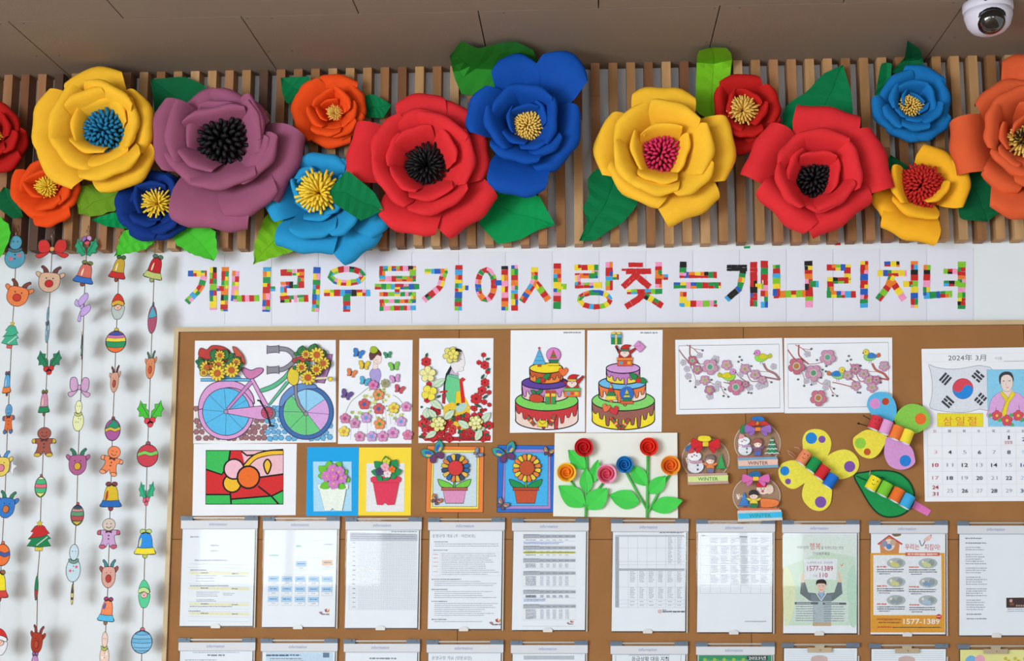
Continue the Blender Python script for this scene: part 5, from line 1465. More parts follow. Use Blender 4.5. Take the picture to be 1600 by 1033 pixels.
# ---- framed sunflowers --------------------------------------------------------------------
SF = (655, 685, 7.442)
def sunflower(label, corners, frame1, frame2, bg, petals, cen, potc, rim, lf, xo, flies, ip):
    t, A = sheet('sunflower_picture', label, 'picture', corners, SF, frame1)
    a = A()
    a.line(corners, 8, LINE, True)
    a.fill(ip[0], frame2, LINE, 6); a.fill(ip[1], bg, LINE, 6)
    a.rect(xo - 14, 470, xo + 14, 575, (80, 170, 80), LINE, 5)
    for q in (-1, 1):
        a.sm([(xo + q * 15, 570), (xo + q * 60, 520), (xo + q * 180, 475), (xo + q * 190, 500), (xo + q * 150, 565)], lf, LINE, 7)
    a.fill([(xo - 135, 600), (xo + 135, 600), (xo + 105, 755), (xo - 105, 755)], potc, LINE, 8)
    a.rect(xo - 155, 572, xo + 155, 605, rim, LINE, 7)
    a.build(t, 'pot_print')
    n = 16
    for i in range(n):
        th = 2 * PI * i / n + .2
        b = A(0.004 + 0.0015 * (i % 2))
        x, y = xo + 12, 345
        f = lambda r, d: (x + r * math.cos(th + d), y + r * math.sin(th + d))
        b.card([f(80, -.16), f(140, -.19), f(165, -.12), f(165, .12), f(140, .19), f(80, .16)], petals[i % len(petals)], 0.0007, LINE, 7)
        b.build(t, 'petal')
    b = A(0.009); b.card(circ(xo + 12, 345, 88, None, 26), cen, 0.001, LINE, 6); b.build(t, 'flower_centre')
    for (x, y, s_, rot, cols) in flies:
        cr, sr = math.cos(rot), math.sin(rot)
        f = lambda p: (x + (p[0] * cr - p[1] * sr) * s_, y + (p[0] * sr + p[1] * cr) * s_)
        b = A(0.006)
        for q in (-1, 1):
            for j, (pp, c) in enumerate((([(q * .05, 0), (q * .3, -.5), (q * .75, -.65), (q * .8, -.2), (q * .45, .1)], cols[0]), ([(q * .05, .05), (q * .4, .1), (q * .55, .4), (q * .3, .6), (q * .1, .4)], cols[1]))):
                b.card([f(p) for p in spl(pp, 3)], c, 0.0007, LINE, 5); b.off -= .0007
        b.off += .0007
        for q in (-1, 1):
            b.sm([f(p) for p in ((q * .15, -.1), (q * .35, -.4), (q * .6, -.4), (q * .5, -.12))], cols[2])
            b.sm([f(p) for p in ((q * .3, -.02), (q * .5, -.2), (q * .62, -.16), (q * .45, .02))], cols[3])
        b.line([f((0, -.25)), f((0, .4))], s_ * .1, (110, 60, 50))
        b.build(t, 'paper_butterfly')
BF = [(60, 160, 150), (110, 60, 110), (50, 100, 190), (232, 180, 60)]
sunflower('sunflower picture in orange and yellow border with pink pot', [(95, 88), (752, 98), (742, 862), (76, 862)], (238, 132, 62), (244, 222, 96), (206, 222, 232),
          [(50, 110, 170), (236, 186, 80), (60, 80, 110), (226, 190, 70), (226, 130, 70)], (214, 60, 62), (222, 150, 190), (196, 100, 84), (118, 204, 72), 410,
          [(180, 175, 165, -.5, BF), (680, 175, 70, .9, [(120, 160, 200), (140, 130, 150), (90, 140, 200), (214, 180, 120)]), (195, 720, 80, .6, [(226, 120, 60), (120, 80, 110), (80, 100, 170), (226, 200, 80)])],
          ([(152, 130), (700, 136), (690, 822), (128, 818)], [(170, 165), (672, 165), (668, 792), (155, 792)]))
sunflower('sunflower picture in blue and purple border with brown pot', [(918, 80), (1575, 86), (1568, 860), (905, 860)], (46, 112, 206), (176, 140, 206), (72, 180, 238),
          [(240, 210, 60), (236, 130, 60)], (196, 84, 46), (200, 84, 50), (190, 76, 46), (28, 150, 84), 1240,
          [(1005, 175, 165, -.35, BF), (1500, 160, 76, .3, [(226, 120, 50), (120, 70, 90), (60, 160, 150), (236, 200, 70)]), (965, 770, 90, .6, [(90, 150, 170), (110, 90, 110), (206, 90, 80), (200, 190, 120)])],
          ([(990, 125), (1525, 128), (1530, 822), (962, 822)], [(1000, 165), (1500, 165), (1495, 785), (995, 785)]))

# ---- paper roses on a white sheet --------------------------------------------------------------
RS = (860, 670, 7.124)
t, A = sheet('rose_picture', 'white sheet with six rolled paper roses and green paper leaves', 'picture', [(48, 50), (1412, 45), (1420, 995), (30, 975)], RS, (236, 237, 228), off=P0 + 0.008, thick=0.001)
def stalk(pts, w=26):
    m = MB()
    k = K(960, 740, P0) / 7.124
    m.tube([W(860 + x / 7.124, 670 + y / 7.124, P0 + 0.0105 + w * k * .5) for x, y in pts], w * k * .5, 8)
    m.build('paper_stem', mat('stem_green', (84, 190, 84), 0.7), t, True)
stalk([(405, 250), (405, 500), (392, 980)], 30); stalk([(230, 580), (380, 850)], 26); stalk([(590, 600), (500, 720), (400, 880)], 26)
stalk([(1085, 280), (1080, 650), (1075, 990)], 32); stalk([(840, 480), (960, 700), (1072, 890)], 28); stalk([(1330, 510), (1210, 700), (1085, 930)], 28)
for (x0, y0, x1, y1, w) in ((385, 450, 200, 235, 160), (400, 720, 395, 435, 150), (470, 600, 530, 345, 120), (380, 860, 92, 635, 230), (405, 890, 635, 665, 230), (1065, 630, 890, 400, 170), (985, 825, 655, 740, 220), (1100, 720, 1285, 525, 170), (1125, 890, 1470, 800, 190)):
    m = MB()
    pts = leafshape(x0, y0, x1, y1, w)
    sp = spl(pts, 4)
    N = len(sp); h = N // 2
    v = []; f = []
    for i in range(h + 1):
        A1 = sp[i]; B1 = sp[(N - i) % N]
        mid = ((A1[0] + B1[0]) / 2, (A1[1] + B1[1]) / 2)
        for (p, o) in ((A1, .0075), (mid, .004), (B1, .0075)):
            v.append(W(860 + p[0] / 7.124, 670 + p[1] / 7.124, P0 + 0.0105 + o + 0.006 * i / h))
    for i in range(h):
        f += [(3 * i, 3 * i + 1, 3 * i + 4, 3 * i + 3), (3 * i + 1, 3 * i + 2, 3 * i + 5, 3 * i + 4)]
    mesh_obj('paper_leaf', v, f, mat('leaf_fresh', (72, 208, 82), 0.7, 0.04, 60), t)
def rose(x, y, r, outer, inner, tilt=(0, 0)):
    """a strip of paper rolled into a spiral cup"""
    k = K(960, 740, P0) / 7.124
    o = W(860 + x / 7.124, 670 + y / 7.124, P0 + 0.011)
    turns, N = 3.4, 96
    for nm, mm, ta, tb in (('rose_outer', outer, 0.0, 0.38), ('rose_inner', inner, 0.36, 1.0)):
        v = []; f = []
        n0, n1 = int(N * ta), int(N * tb)
        for i in range(n0, n1 + 1):
            q = i / N
            th = 2 * PI * turns * q
            q2 = max(0.0, (q - 0.30) / 0.70)
            rt_ = r * k * (1.0 - 0.82 * q2 - 0.03 * min(q, .3))
            rb_ = r * k * (0.52 - 0.46 * q2)
            for (rad, h) in ((rb_, 0.001), (rb_ * .4 + rt_ * .6, 0.012), (rt_, 0.022 - 0.006 * q), (rt_ * 1.03, 0.0215 - 0.006 * q)):
                v.append(o + Vector((math.cos(th) * rad + tilt[0] * h, -h, -math.sin(th) * rad + tilt[1] * h)))
        for i in range(n1 - n0):
            for j in range(3):
                q = 4 * i + j
                f.append((q, q + 4, q + 5, q + 1))
        mesh_obj(nm, v, f, mm, t, True)
    c = [o + Vector((math.cos(j * PI / 8) * r * k * .55, -0.0015, math.sin(j * PI / 8) * r * k * .55)) for j in range(16)]
    MB().prism(c, [p + Vector((0, 0.0012, 0)) for p in c]).build('rose_base', inner, t)
pm = lambda n, c: mat('rose_' + n, c, 0.75, 0.03, 60)
rose(372, 212, 102, pm('crimson', (206, 26, 32)), pm('crimson', (206, 26, 32)))
rose(180, 488, 104, pm('yellow', (250, 196, 40)), pm('amber', (246, 146, 26)))
rose(625, 506, 108, pm('pink', (242, 158, 188)), pm('rosy', (226, 84, 110)))
rose(825, 402, 92, pm('blue', (24, 118, 190)), pm('blue', (24, 118, 190)))
rose(1093, 205, 100, pm('scarlet', (232, 44, 24)), pm('scarlet', (232, 44, 24)))
rose(1333, 412, 106, pm('orange', (246, 150, 44)), pm('deep_orange', (236, 116, 30)))
# ================================================================ snow globes, butterflies, caterpillar, calendar
SGC = (1060, 645, 6.076)
def globe(label, gx, gy, rx, ry, base, basec, textc, bandc, bow, figs, ty, off=P0):
    ox, oy, s = SGC
    t = thing('snow_globe_craft', label, 'craft', W(ox + gx / s, oy + gy / s, off))
    A = lambda up=0.0: Art(ox, oy, s, off + up)
    b = A(0.0); b.card(circ(gx, gy, rx * .97, ry * .97, 30), (168, 132, 104), 0.0008, (206, 192, 178), 8); b.build(t, 'backing_card')  # pale outline paints in the light edge of the clear bubble
    for (nm, fn, up) in figs:
        b = A(up); fn(b); b.build(t, nm)
    x0, y0, x1, y1 = base
    b = A(0.006); b.card([(x0 - 6, y0 - 20), (x1 - 10, y0 - 30), (x1 + 6, y1 + 20), (x0, y1 + 34)], basec, 0.010); b.build(t, 'base_block')
    b = A(0.0166); b.card([(x0, y0 + 6), (x1, y0 - 8), (x1 - 2, y1 - 6), (x0 + 4, y1 + 8)], bandc, 0.0006)
    b.text('WINTER', (x0 + x1) / 2, ty, 34, textc, True, (x1 - x0) * .5, 0.0, 0.006)
    b.build(t, 'winter_label')
    # clear plastic bubble
    o = W(ox + gx / s, oy + gy / s, off); k = K(ox + gx / s, oy + gy / s, off) / s
    v = []; f = []
    n, R_ = 28, 6
    for i in range(R_ + 1):
        q = i / R_ * PI / 2
        for j in range(n):
            th = 2 * PI * j / n
            v.append(o + Vector((math.cos(th) * rx * k * math.cos(q) ** .7, -0.001 - 0.020 * math.sin(q), math.sin(th) * ry * k * math.cos(q) ** .7)))
    for i in range(R_):
        for j in range(n):
            f.append((i * n + j, i * n + (j + 1) % n, (i + 1) * n + (j + 1) % n, (i + 1) * n + j))
    mesh_obj('plastic_bubble', v, f, FILM, t, True)
    for (nm, fn) in bow:
        b = A(0.021); fn(b); b.build(t, nm)
    return t
def cardp(pts, c, o=(110, 60, 60), w=3, sm_=True):
    return lambda b: b.card(spl(pts, 4) if sm_ else pts, c, 0.0008, o, w)
def ribbon(x, y, w, h, c, mid):
    def fn(b):
        for q in (-1, 1):
            b.card(spl([(x + q * w * .1, y + h * .35), (x + q * w * .28, y + h * .95), (x + q * w * .36, y + h * .6), (x + q * w * .2, y + h * .2)], 3), c, 0.0006, tuple(int(v * .6) for v in c), 3); b.off -= .0006
            b.card(spl([(x + q * w * .08, y), (x + q * w * .42, y - h * .45), (x + q * w * .5, y - h * .2), (x + q * w * .5, y + h * .4), (x + q * w * .4, y + h * .5), (x + q * w * .1, y + h * .25)], 3), c, 0.0008, tuple(int(v * .6) for v in c), 3); b.off -= .0008
        b.off += .0008
        b.rect(x - w * .1, y - h * .15, x + w * .1, y + h * .3, mid, tuple(int(v * .6) for v in mid), 3)
    return fn
def snowfig(x, y, s_, hat, scarf):
    def fn(b):
        b.card(circ(x, y + s_ * .55, s_ * .72, s_ * .6, 20), (232, 234, 240), 0.0008, (150, 150, 170), 3)
        b.circ(x - s_ * .1, y - s_ * .35, s_ * .62, (240, 240, 244), (150, 150, 170), 3, s_ * .42)
        b.sm([(x - s_ * .62, y + .02 * s_), (x, y + .12 * s_), (x + s_ * .5, y), (x + s_ * .6, y + s_ * .2), (x, y + s_ * .32), (x - s_ * .55, y + s_ * .2)], scarf, (120, 90, 100), 3)
        b.sm([(x - s_ * .6, y - s_ * .6), (x - s_ * .5, y - s_ * 1.05), (x - s_ * .1, y - s_ * .95), (x - s_ * .1, y - s_ * .68)], hat)
        b.circ(x - s_ * .3, y - s_ * .3, s_ * .08, (206, 80, 60), n=8); b.circ(x + s_ * .1, y - s_ * .38, s_ * .06, LINE, n=8); b.circ(x - s_ * .1, y - s_ * .45, s_ * .06, LINE, n=8)
        b.circ(x + s_ * .2, y + s_ * .45, s_ * .1, (80, 100, 120), n=10); b.circ(x + s_ * .2, y + s_ * .82, s_ * .1, (80, 100, 120), n=10)
    return fn
def kid(x, y, s_, hair, coat, legs):
    def fn(b):
        b.card([(x - s_ * .45, y), (x + s_ * .45, y), (x + s_ * .5, y + s_ * .7), (x + s_ * .4, y + s_ * 1.25), (x - s_ * .4, y + s_ * 1.25), (x - s_ * .5, y + s_ * .7)], coat, 0.0008, (110, 70, 60), 3)
        b.rect(x - s_ * .42, y + s_ * .65, x + s_ * .42, y + s_ * 1.2, legs, (80, 60, 70), 3)
        for q in (-1, 1): b.fill(leafshape(x + q * s_ * .3, y + s_ * .3, x + q * s_ * .95, y - s_ * .05, s_ * .35), coat, (110, 70, 60), 3)
        b.circ(x, y - s_ * .28, s_ * .52, (244, 214, 196), (150, 100, 90), 3, s_ * .42)
        b.sm([(x - s_ * .6, y - s_ * .35), (x - s_ * .5, y - s_ * .85), (x, y - s_ * 1.05), (x + s_ * .5, y - s_ * .85), (x + s_ * .6, y - s_ * .35), (x, y - s_ * .5)], hair, (70, 50, 50), 3)
        b.circ(x - s_ * .18, y - s_ * .22, s_ * .05, LINE, n=8); b.circ(x + s_ * .18, y - s_ * .22, s_ * .05, LINE, n=8)
    return fn
def fir(x, y, w, h, c, snow=None):
    def fn(b):
        pts = [(x, y)]
        for i in range(1, 5): pts += [(x + w / 2 * i / 4, y + h * i / 4), (x + w / 2 * i / 4 * .62, y + h * i / 4)]
        pts = pts[:-1]
        pts += [(2 * x - p[0], p[1]) for p in reversed(pts[1:])]
        b.card(pts, c, 0.0008, tuple(int(v * .5) for v in c), 3)
        if snow:
            for i in range(1, 5):
                yy = y + h * i / 4
                b.line([(x - w / 2 * i / 4 + (w * i / 4) * j / 6, yy - (10 if j % 2 else 2)) for j in range(7)], 9, snow)
        b.rect(x - w * .1, y + h, x + w * .1, y + h * 1.12, (140, 90, 80))
    return fn
globe('snow globe craft with red bow and lime WINTER label', 258, 440, 232, 205, (90, 600, 472, 652), (196, 160, 150), (30, 110, 80), (214, 232, 150),
      [('red_bow', ribbon(258, 290, 270, 100, (212, 40, 48), (230, 200, 60))), ('gold_crown', cardp([(188, 262), (195, 225), (250, 218), (300, 228), (305, 264), (250, 274)], (240, 218, 50), (150, 120, 30)))],
      [('pouch', cardp([(70, 360), (80, 320), (130, 310), (150, 360)], (50, 120, 190)), 0.003), ('snowman', snowfig(162, 450, 108, (206, 80, 80), (206, 150, 170)), 0.006), ('child', kid(302, 478, 76, (130, 110, 110), (238, 140, 70), (120, 120, 160)), 0.009), ('fir_tree', fir(405, 385, 100, 145, (50, 168, 84)), 0.008)], 645)
globe('snow globe craft with purple ribbon, blue cap and pink WINTER label', 750, 290, 226, 205, (566, 448, 945, 500), (120, 170, 200), (70, 50, 60), (240, 196, 180),
      [('ribbon', ribbon(755, 150, 250, 80, (156, 110, 190), (240, 140, 50))), ('blue_cap', cardp([(700, 70), (705, 42), (755, 34), (805, 44), (812, 76), (755, 84)], (40, 120, 206))), ('red_fan', cardp([(650, 125), (690, 80), (755, 70), (820, 80), (860, 115), (755, 125)], (206, 60, 56))), ('yellow_bud', cardp([(728, 120), (735, 80), (752, 70), (775, 84), (780, 125)], (246, 210, 40)))],
      [('green_mitten', cardp([(585, 185), (600, 125), (632, 120), (640, 190)], (30, 150, 90)), 0.003), ('snowman', snowfig(632, 300, 92, (230, 160, 170), (190, 150, 190)), 0.006), ('child', kid(752, 318, 74, (170, 96, 86), (130, 90, 130), (90, 110, 190)), 0.009), ('fir_tree', fir(888, 225, 135, 165, (40, 140, 96), (232, 238, 236)), 0.008), ('snow_ground', lambda b: b.card([(560, 410), (945, 420), (945, 445), (560, 450)], (206, 110, 110), 0.0008), 0.010)], 494)
globe('snow globe craft with pink bow, blue WINTER label and orange sleigh', 742, 790, 232, 195, (566, 950, 984, 1000), (216, 210, 206), (60, 140, 110), (60, 190, 236),
      [('blue_cap', cardp([(660, 590), (700, 560), (740, 552), (780, 575), (770, 610), (690, 610)], (40, 110, 160))), ('pink_bow', ribbon(735, 620, 260, 84, (222, 110, 180), (246, 206, 60)))],
      [('blue_tree', fir(625, 755, 130, 130, (50, 130, 206)), 0.005), ('santa_figure', lambda b: (b.card(circ(805, 725, 66, 52, 18), (246, 224, 212), 0.0008, (150, 110, 100), 3), b.sm([(745, 705), (750, 660), (790, 655), (850, 690), (840, 705)], (214, 44, 50), (110, 30, 30), 3), b.sm([(840, 690), (890, 690), (900, 750), (850, 770)], (240, 214, 196)), b.circ(800, 745, 14, (206, 100, 90)), b.circ(785, 722, 5, LINE), b.circ(815, 722, 5, LINE)), 0.004), ('sleigh', cardp([(780, 850), (790, 815), (940, 830), (935, 885), (800, 900)], (242, 130, 64), (160, 80, 40), 4), 0.008), ('child', kid(715, 812, 76, (50, 42, 44), (240, 216, 60), (40, 130, 80)), 0.010), ('ground', lambda b: b.card([(570, 905), (960, 905), (960, 935), (570, 940)], (222, 120, 90), 0.0008), 0.011)], 993, off=P0 + 0.003)

BFC = (1210, 600, 4.804)
def spots_wing(t, A, nm, pts, c, spots):
    b = A(0.0); b.card(spl(pts, 5), c, 0.0012)
    for (x, y, r, sc_) in spots: b.circ(x, y, r, sc_, n=22)
    b.build(t, nm)
def roll(t, x, y, ax, length, r, c, off, cname):
    """a cut paper roll: an open tube lying on the card"""
    ox, oy, s = BFC
    k = K(1330, 730, off) / s
    o = W(ox + x / s, oy + y / s, off + r * k)
    d = Vector((ax[0], 0, -ax[1])).normalized()
    u = Vector((d.z, 0, -d.x)); n = Vector((0, -1, 0))
    ro, ri, h = r * k, r * k * .93, length * k / 2
    N = 28
    v = []; f = []
    for (rad, q) in ((ro, -h), (ro, h), (ri, h), (ri, -h)):
        for j in range(N):
            th = 2 * PI * j / N
            v.append(o + d * q + u * math.cos(th) * rad + n * math.sin(th) * rad)
    out = [(j, (j + 1) % N, N + (j + 1) % N, N + j) for j in range(N)]
    ro_ = mesh_obj('paper_roll', v[:2 * N], out, mat('roll_' + cname, c, 0.75, 0.04, 60), t, True)
    vi = v[N:] + v[:N]
    g = []
    for a_ in range(3):
        for j in range(N): g.append((a_ * N + j, a_ * N + (j + 1) % N, (a_ + 1) * N + (j + 1) % N, (a_ + 1) * N + j))
    sub = mesh_obj('roll_lining', vi, g, mat('roll_white', (225, 226, 232), 0.8), ro_, False)
    return o, d, u, n, ro, ro_
def face(t, info, dots, mouth):
    o, d, u, n, ro, t = info
    def loc(p, e):
        th = p[0] / 41.0
        return o + u * math.sin(th) * (ro + .0003 + e) * 1 + n * math.cos(th) * (ro + .0003 + e) + d * (p[1] * ro / 41.0)
    b = Art(local=loc)
    for (x, y) in dots: b.circ(x, y, 4.5, (50, 30, 40), n=8)
    b.curve(mouth, 3.5, (120, 30, 50))
    b.build(t, 'drawn_face')
def feeler(t, pts, c, ball):
    ox, oy, s = BFC
    p = [W(ox + x / s, oy + y / s, P0 + z) for x, y, z in pts]
    m = MB().tube(p, 0.0011, 6)
    if ball: m.tube([p[-1] + Vector((-.003, 0, 0)), p[-1] + Vector((-.0015, 0, 0)), p[-1] + Vector((.0015, 0, 0)), p[-1] + Vector((.003, 0, 0))], .0026, 8)
    m.build('feeler', c, t, True)
BLK = mat('pipe_black', (24, 22, 24), 0.8); PPK = mat('pipe_pink', (216, 150, 140), 0.8)
def craft(label, x, y):
    ox, oy, s = BFC
    t = thing('butterfly_craft', label, 'craft', W(ox + x / s, oy + y / s, P0))
    return t
Bz = 0.004
t = craft('yellow paper butterfly with spotted wings and paper-roll body', 320, 640)
A = lambda up=0.0: Art(*BFC, P0 + up)
YW, PU, BL = (238, 226, 78), (126, 84, 170), (36, 134, 216)
spots_wing(t, A, 'wing', [(212, 460), (215, 400), (245, 355), (305, 338), (370, 352), (412, 395), (427, 450), (405, 530), (340, 600), (230, 540)], YW, [(277, 407, 43, BL), (357, 416, 27, PU)])
A = lambda up=0.0: Art(*BFC, P0 + 0.0014 + up)
spots_wing(t, A, 'wing', [(395, 545), (460, 505), (530, 492), (590, 515), (630, 570), (632, 630), (590, 685), (500, 715), (420, 690), (360, 610)], YW, [(565, 620, 42, PU)])
spots_wing(t, A, 'wing', [(40, 620), (70, 590), (150, 573), (230, 610), (300, 690), (225, 745), (150, 788), (90, 770), (45, 720), (30, 665)], YW, [(78, 653, 35, BL), (102, 732, 22, PU)])
A = lambda up=0.0: Art(*BFC, P0 + 0.0028 + up)
spots_wing(t, A, 'wing', [(235, 735), (300, 680), (420, 760), (428, 860), (405, 920), (350, 953), (280, 940), (220, 880), (208, 810)], YW, [(347, 887, 43, PU)])
inf = None
for i, (x, y, c, nm) in enumerate(((220, 553, (236, 140, 96), 'peach'), (293, 608, (22, 146, 74), 'green'), (358, 664, (212, 40, 46), 'red'), (421, 727, (28, 110, 206), 'blue'))):
    q = roll(t, x, y, (-.58, .82), 104, 42, c, P0 + Bz, nm)
    if i == 0: face(t, q, [(-12, -26), (14, -20)], [(-8, 4), (2, 12), (14, 4)])
feeler(t, [(165, 545, .01), (130, 515, .014), (95, 500, .014), (110, 525, .014), (150, 555, .012)], PPK, False); feeler(t, [(200, 505, .01), (180, 480, .014), (150, 475, .014)], PPK, False)
t = craft('butterfly craft with blue, green, yellow and pink wings and paper-roll body', 880, 350)
A = lambda up=0.0: Art(*BFC, P0 + 0.016 + up)
spots_wing(t, A, 'wing', [(695, 150), (715, 95), (770, 62), (840, 65), (895, 115), (917, 190), (905, 265), (860, 290), (760, 260), (710, 200)], (92, 186, 232), [(755, 148, 40, (222, 146, 210)), (834, 132, 27, (196, 70, 40))])
spots_wing(t, A, 'wing', [(590, 420), (610, 390), (690, 345), (780, 360), (850, 400), (830, 450), (780, 530), (720, 560), (650, 540), (600, 480)], (240, 222, 72), [(645, 445, 42, (150, 206, 70)), (697, 510, 26, (196, 90, 46))])
A = lambda up=0.0: Art(*BFC, P0 + 0.0174 + up)
spots_wing(t, A, 'wing', [(900, 270), (930, 205), (985, 160), (1050, 150), (1120, 175), (1165, 240), (1160, 310), (1110, 350), (1040, 375), (950, 350)], (140, 204, 80), [(1097, 262, 43, (240, 112, 46))])
spots_wing(t, A, 'wing', [(830, 450), (850, 400), (960, 430), (1030, 480), (1055, 560), (1050, 600), (1000, 635), (930, 642), (860, 610), (825, 530)], (216, 154, 212), [(983, 577, 43, (40, 130, 216))])
for i, (x, y, c, nm) in enumerate(((757, 292, (214, 52, 66), 'crimson'), (836, 326, (230, 160, 214), 'pink'), (914, 366, (240, 124, 50), 'orange'), (993, 396, (246, 222, 60), 'yellow'))):
    q = roll(t, x, y, (-.40, .92), 104, 42, c, P0 + 0.0192, nm)
    if i == 0: face(t, q, [(-12, -24), (14, -20)], [(-8, 6), (2, 12), (14, 6)])
feeler(t, [(722, 268, .03), (690, 250, .032), (664, 236, .032)], BLK, False); feeler(t, [(700, 318, .03), (660, 305, .032), (632, 297, .032)], BLK, True)
ox, oy, s = BFC
t = thing('caterpillar_craft', 'paper-roll caterpillar on a dark green paper leaf with pink stem', 'craft', W(ox + 830 / s, oy + 820 / s, P0))
LV = [(600, 690), (680, 662), (800, 650), (920, 665), (1000, 720), (1040, 790), (1050, 850), (1030, 920), (960, 980), (870, 1000), (790, 980), (720, 910), (660, 810)]
A = lambda up=0.0: Art(*BFC, P0 + up)
b = A(); b.card([(1025, 880), (1050, 872), (1178, 950), (1150, 992), (1020, 925)], (226, 120, 190), 0.0015); b.build(t, 'leaf_stem')
b = A(0.0018); b.card(spl(LV, 4), (24, 150, 78), 0.0014, (18, 60, 36), 12); b.build(t, 'leaf_card')
for i, (x, y, c, nm) in enumerate(((740, 748, (244, 222, 40), 'lemon'), (828, 790, (120, 200, 52), 'lime'), (917, 834, (236, 112, 40), 'tangerine'), (995, 880, (60, 170, 226), 'sky'))):
    q = roll(t, x, y, (-.5, .86), 104, 44, c, P0 + 0.0035, nm)
    if i == 0: face(t, q, [(-14, -24), (16, -18)], [(-8, 4), (4, 12), (16, 4)])
feeler(t, [(690, 725, .01), (650, 708, .013), (612, 690, .013)], BLK, False); feeler(t, [(800, 705, .01), (812, 700, .014), (825, 715, .014)], BLK, False); feeler(t, [(712, 690, .01), (716, 670, .014), (720, 650, .014)], PPK, False)

# ---- calendar ---------------------------------------------------------------------
CT = (1435, 540, 7.945)
t, A = sheet('calendar', 'hand-coloured March 2024 calendar sheet with flag and portrait', 'calendar', [(38, 42), (1455, 20), (1462, 1930), (80, 1938)], CT, off=P0 + 0.001)
a = A()
a.text('2024年 3月', 370, 183, 62, (70, 72, 80), False, 468)
a.text('이름', 955, 175, 30, (150, 150, 160), False, 86); a.line([(1060, 196), (1400, 190)], 4, (110, 112, 120))
a.line([(80, 105), (1420, 92), (1420, 198), (90, 205)], 1.5, (196, 200, 210), True)
fl = [(128, 235), (200, 265), (330, 290), (470, 292), (600, 275), (740, 248), (820, 258), (915, 295), (930, 500), (900, 790), (760, 790), (620, 825), (480, 830), (300, 815), (145, 770), (165, 640), (172, 470), (150, 320)]
a.fill(spl(fl, 3), (224, 228, 238)); a.line(spl(fl, 3), 5, (120, 124, 134), True)
a.circ(552, 536, 128, (222, 76, 92), n=40)
pts = []
R1 = 128; cx, cy = 552, 536
ang = math.radians(-18)
ca, sa = math.cos(-ang), math.sin(-ang)
def rot_(x, y): return (cx + x * ca - y * sa, cy + x * sa + y * ca)
# lower blue comma: lower half circle plus small half circles
pts = [rot_(R1 * math.cos(PI * i / 24), R1 * math.sin(PI * i / 24)) for i in range(25)]
pts += [rot_(-R1 / 2 - R1 / 2 * math.cos(PI * i / 14), R1 / 2 * math.sin(PI * i / 14)) for i in range(15)]
pts += [rot_(R1 / 2 - R1 / 2 * math.cos(PI * i / 14), -R1 / 2 * math.sin(PI * i / 14)) for i in range(15)]
a.fill(pts, (40, 140, 226)); a.line(circ(552, 536, 128, None, 40), 4, (150, 70, 110), True)
def trigram(x, y, rot, pat):
    for i, p in enumerate(pat):
        o = (i - 1) * 40
        segs = [(-64, 64)] if p else [(-64, -8), (8, 64)]
        for (u0, u1) in segs:
            cr, sr = math.cos(rot), math.sin(rot)
            f = lambda u, v: (x + u * cr - v * sr, y + u * sr + v * cr)
            a.fill([f(u0, o - 14), f(u1, o - 14), f(u1, o + 14), f(u0, o + 14)], (66, 68, 76))
trigram(335, 415, -.85, (1, 1, 1)); trigram(740, 382, .72, (0, 1, 0)); trigram(366, 700, .72, (1, 0, 1)); trigram(772, 665, -.85, (0, 0, 0))
a.rect(232, 842, 803, 1006, (240, 222, 50), (190, 150, 60), 5)
for i, ch in enumerate('삼일절'):
    a.text(ch, 365 + i * 150, 985, 90, (226, 120, 70), True, 112)
a.fill([(850, 300), (1440, 296), (1440, 1004), (868, 1004)], (140, 208, 240)); a.line([(850, 300), (1440, 296), (1440, 1004), (868, 1004)], 4, (100, 140, 170), True)
a.sm([(880, 780), (900, 680), (960, 610), (1040, 580), (1100, 650), (1200, 580), (1300, 640), (1330, 720), (1330, 900), (880, 900)], (224, 170, 226), (150, 110, 150), 4)
a.fill([(1050, 540), (1160, 540), (1170, 600), (1110, 660), (1050, 600)], (240, 216, 206))
a.sm([(1022, 440), (1040, 360), (1095, 340), (1150, 365), (1172, 440), (1165, 510), (1140, 555), (1095, 572), (1050, 550), (1028, 500)], (240, 220, 212), (140, 110, 110), 4)
a.sm([(1005, 460), (1002, 380), (1040, 335), (1100, 322), (1155, 340), (1182, 400), (1178, 450), (1160, 400), (1120, 365), (1060, 370), (1025, 410), (1018, 480)], (66, 66, 74))
a.fill([(1030, 560), (1130, 665), (1050, 880), (1025, 850), (1080, 690), (1018, 600)], (236, 212, 50), (150, 130, 60), 4)
a.fill([(1165, 560), (1205, 600), (1120, 720), (1085, 880), (1030, 870), (1070, 740)], (240, 216, 50), (150, 130, 60), 4)
for (x, y) in ((1058, 440), (1130, 438)): a.circ(x, y, 12, (90, 80, 84), None, 2, 6, 10)
a.line([(1090, 520), (1122, 522)], 7, (196, 110, 110)); a.line([(1088, 460), (1084, 490), (1098, 494)], 3, (170, 130, 120))
for (x, y) in ((960, 760), (1245, 740)): a.line([(x, y), (x + 10, y + 90)], 5, (110, 100, 60))
for (x, y, r) in ((975, 870, 66), (1100, 930, 70), (1240, 870, 68), (1370, 930, 64)):
    a.fill(leafshape(x - r, y + 10, x - r * 1.6, y - 20, 60), (90, 176, 110)); a.fill(leafshape(x + r * .4, y + r * .6, x + r * 1.3, y + r * .9, 50), (90, 176, 110))
    a.fill(scallop(x, y, r, 5, .2, .3), (222, 84, 96), (150, 40, 60), 4); a.circ(x, y, r * .28, (236, 200, 80), (170, 110, 60), 3)
